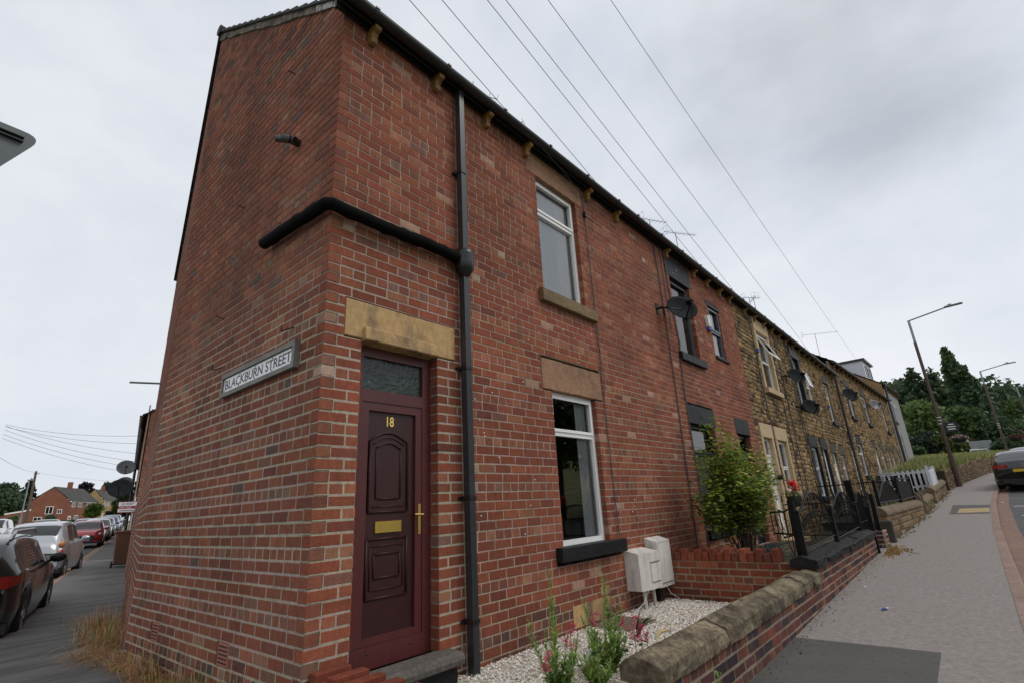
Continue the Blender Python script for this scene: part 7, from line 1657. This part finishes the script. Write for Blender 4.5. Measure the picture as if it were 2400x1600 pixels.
tuft(.1, 5.1, -.48, 300, .38, 'tall half-green grass against the skewed wall above the big tuft', 2, DRY*3+GRN, spread=.35, up_=1.2, dirx=(-.12, -1))
tuft(.35, 6.3, -.47, 280, .36, 'farther upright half-green grass against the skewed wall', 3, DRY*3+GRN, spread=.4, up_=1.3, dirx=(-.12, -1))
tuft(-.02, 3.55, -.49, 260, .28, 'small pale dry tuft at the bend in the wall', 4, DRY, spread=.15, up_=.9, dirx=(-.6, -.8))
tuft(-.02, 2.75, -.49, 420, .34, 'spiky pale straw tuft against the dark wall base', 5, DRY, spread=.22, up_=1.1, dirx=(-.5, -.8))
tuft(-.02, 1.75, -.49, 300, .32, 'green-tinged seedy tuft near the lower edge of the photo', 6, DRY+GRN+GRN, spread=.25, up_=1.3, dirx=(-.3, -.9), ww=.003)
tuft(-.02, 1.0, -.49, 90, .36, 'few thin straw stalks in front of the terracotta air brick', 7, DRY+GRN, spread=.2, up_=1.5, dirx=(-.2, -.9), ww=.003)
# litter and debris
b = MB(); rg = random.Random(33)
for _ in range(260):
    x_ = rg.uniform(1.3, 10.5); y_ = yw(x_)-abs(rg.gauss(0, .09))-.01; leafq(b, Vector((x_, y_, zs(x_)+.008)), rg.uniform(.005, .014), rg.choice([(.22, .14, .06), (.3, .2, .1), (.12, .08, .05)]), rg)
for _ in range(330):
    x_ = rg.gauss(10.1, .35); y_ = -2.0-abs(rg.gauss(0, .14)); leafq(b, Vector((x_, y_, zs(x_)+.01)), rg.uniform(.012, .035), rg.choice([(.30, .18, .06), (.36, .24, .1)]), rg)
for _ in range(150):
    x_ = rg.uniform(12, 27); y_ = yw(x_)-abs(rg.gauss(0, .08)); leafq(b, Vector((x_, y_, zs(x_)+.01)), rg.uniform(.02, .05), rg.choice([(.30, .22, .1), (.10, .12, .04)]), rg)
tag(b.build('leaf_litter', T['dry']), 'dead leaves and dirt gathered along the foot of the garden walls', 'leaf litter', kind='stuff')
def scrap(name, x, y, s, m, lab, seed, z=None):
    rg_ = random.Random(seed); b_ = MB(); z = zs(x)+.006 if z is None else z
    vs = [(x+s*math.cos(a)*rg_.uniform(.6, 1), y+s*.6*math.sin(a)*rg_.uniform(.6, 1), z+rg_.uniform(0, .012)) for a in [i*1.05 for i in range(6)]]; b_.add(vs+[(v[0], v[1], v[2]+.004) for v in vs], [tuple(range(5, -1, -1)), tuple(range(6, 12))]+[(i, (i+1) % 6, 6+(i+1) % 6, 6+i) for i in range(6)])
    tag(b_.build(name, T[m]), lab, 'litter', 'litter on the pavement')
scrap('litter_scrap', 5.15, -2.45, .055, 'litter_blue', 'crumpled blue wrapper lying mid-pavement', 1); scrap('litter_scrap', 5.2, -2.47, .03, 'litter_white', 'white corner of the crumpled wrapper mid-pavement', 2)
scrap('litter_scrap', 3.28, -2.06, .022, 'litter_blue', 'small blue bottle top near the garden wall', 3); scrap('litter_scrap', 6.4, -2.12, .03, 'litter_white', 'white paper scrap against the railing wall', 4)
scrap('litter_scrap', 22.0, -4.05, .12, 'litter_white', 'white scrap lying in the road gutter', 5, z=zs(22)-.09)
b = MB(); vs = []
for k in range(9): pass
b.tube([(1.30, -1.80, .062), (1.33, -1.79, .085), (1.38, -1.79, .10), (1.46, -1.80, .098), (1.5, -1.80, .085)], [.003, .008, .012, .008, .002], 6)
tag(b.build('dry_seed_head', mat('straw', (.42, .31, .15), .9)), 'curled dry seed head lying on the near coping stone', 'seed head')
# trees across the road, behind the viewer's right, seen in the window reflections
for i, (x_, y_, hh, rr) in enumerate([(16, -13.5, 8, 3.4), (24, -15, 9, 4), (33, -18, 9, 4)]): tree('broadleaf_tree', x_, y_, -.6+.04*x_, hh, rr, ['tree across the road nearest the viewer', 'middle tree across the road', 'farthest tree across the road'][i], n=4000, s=.22, seed=80+i, grp='trees across the road')
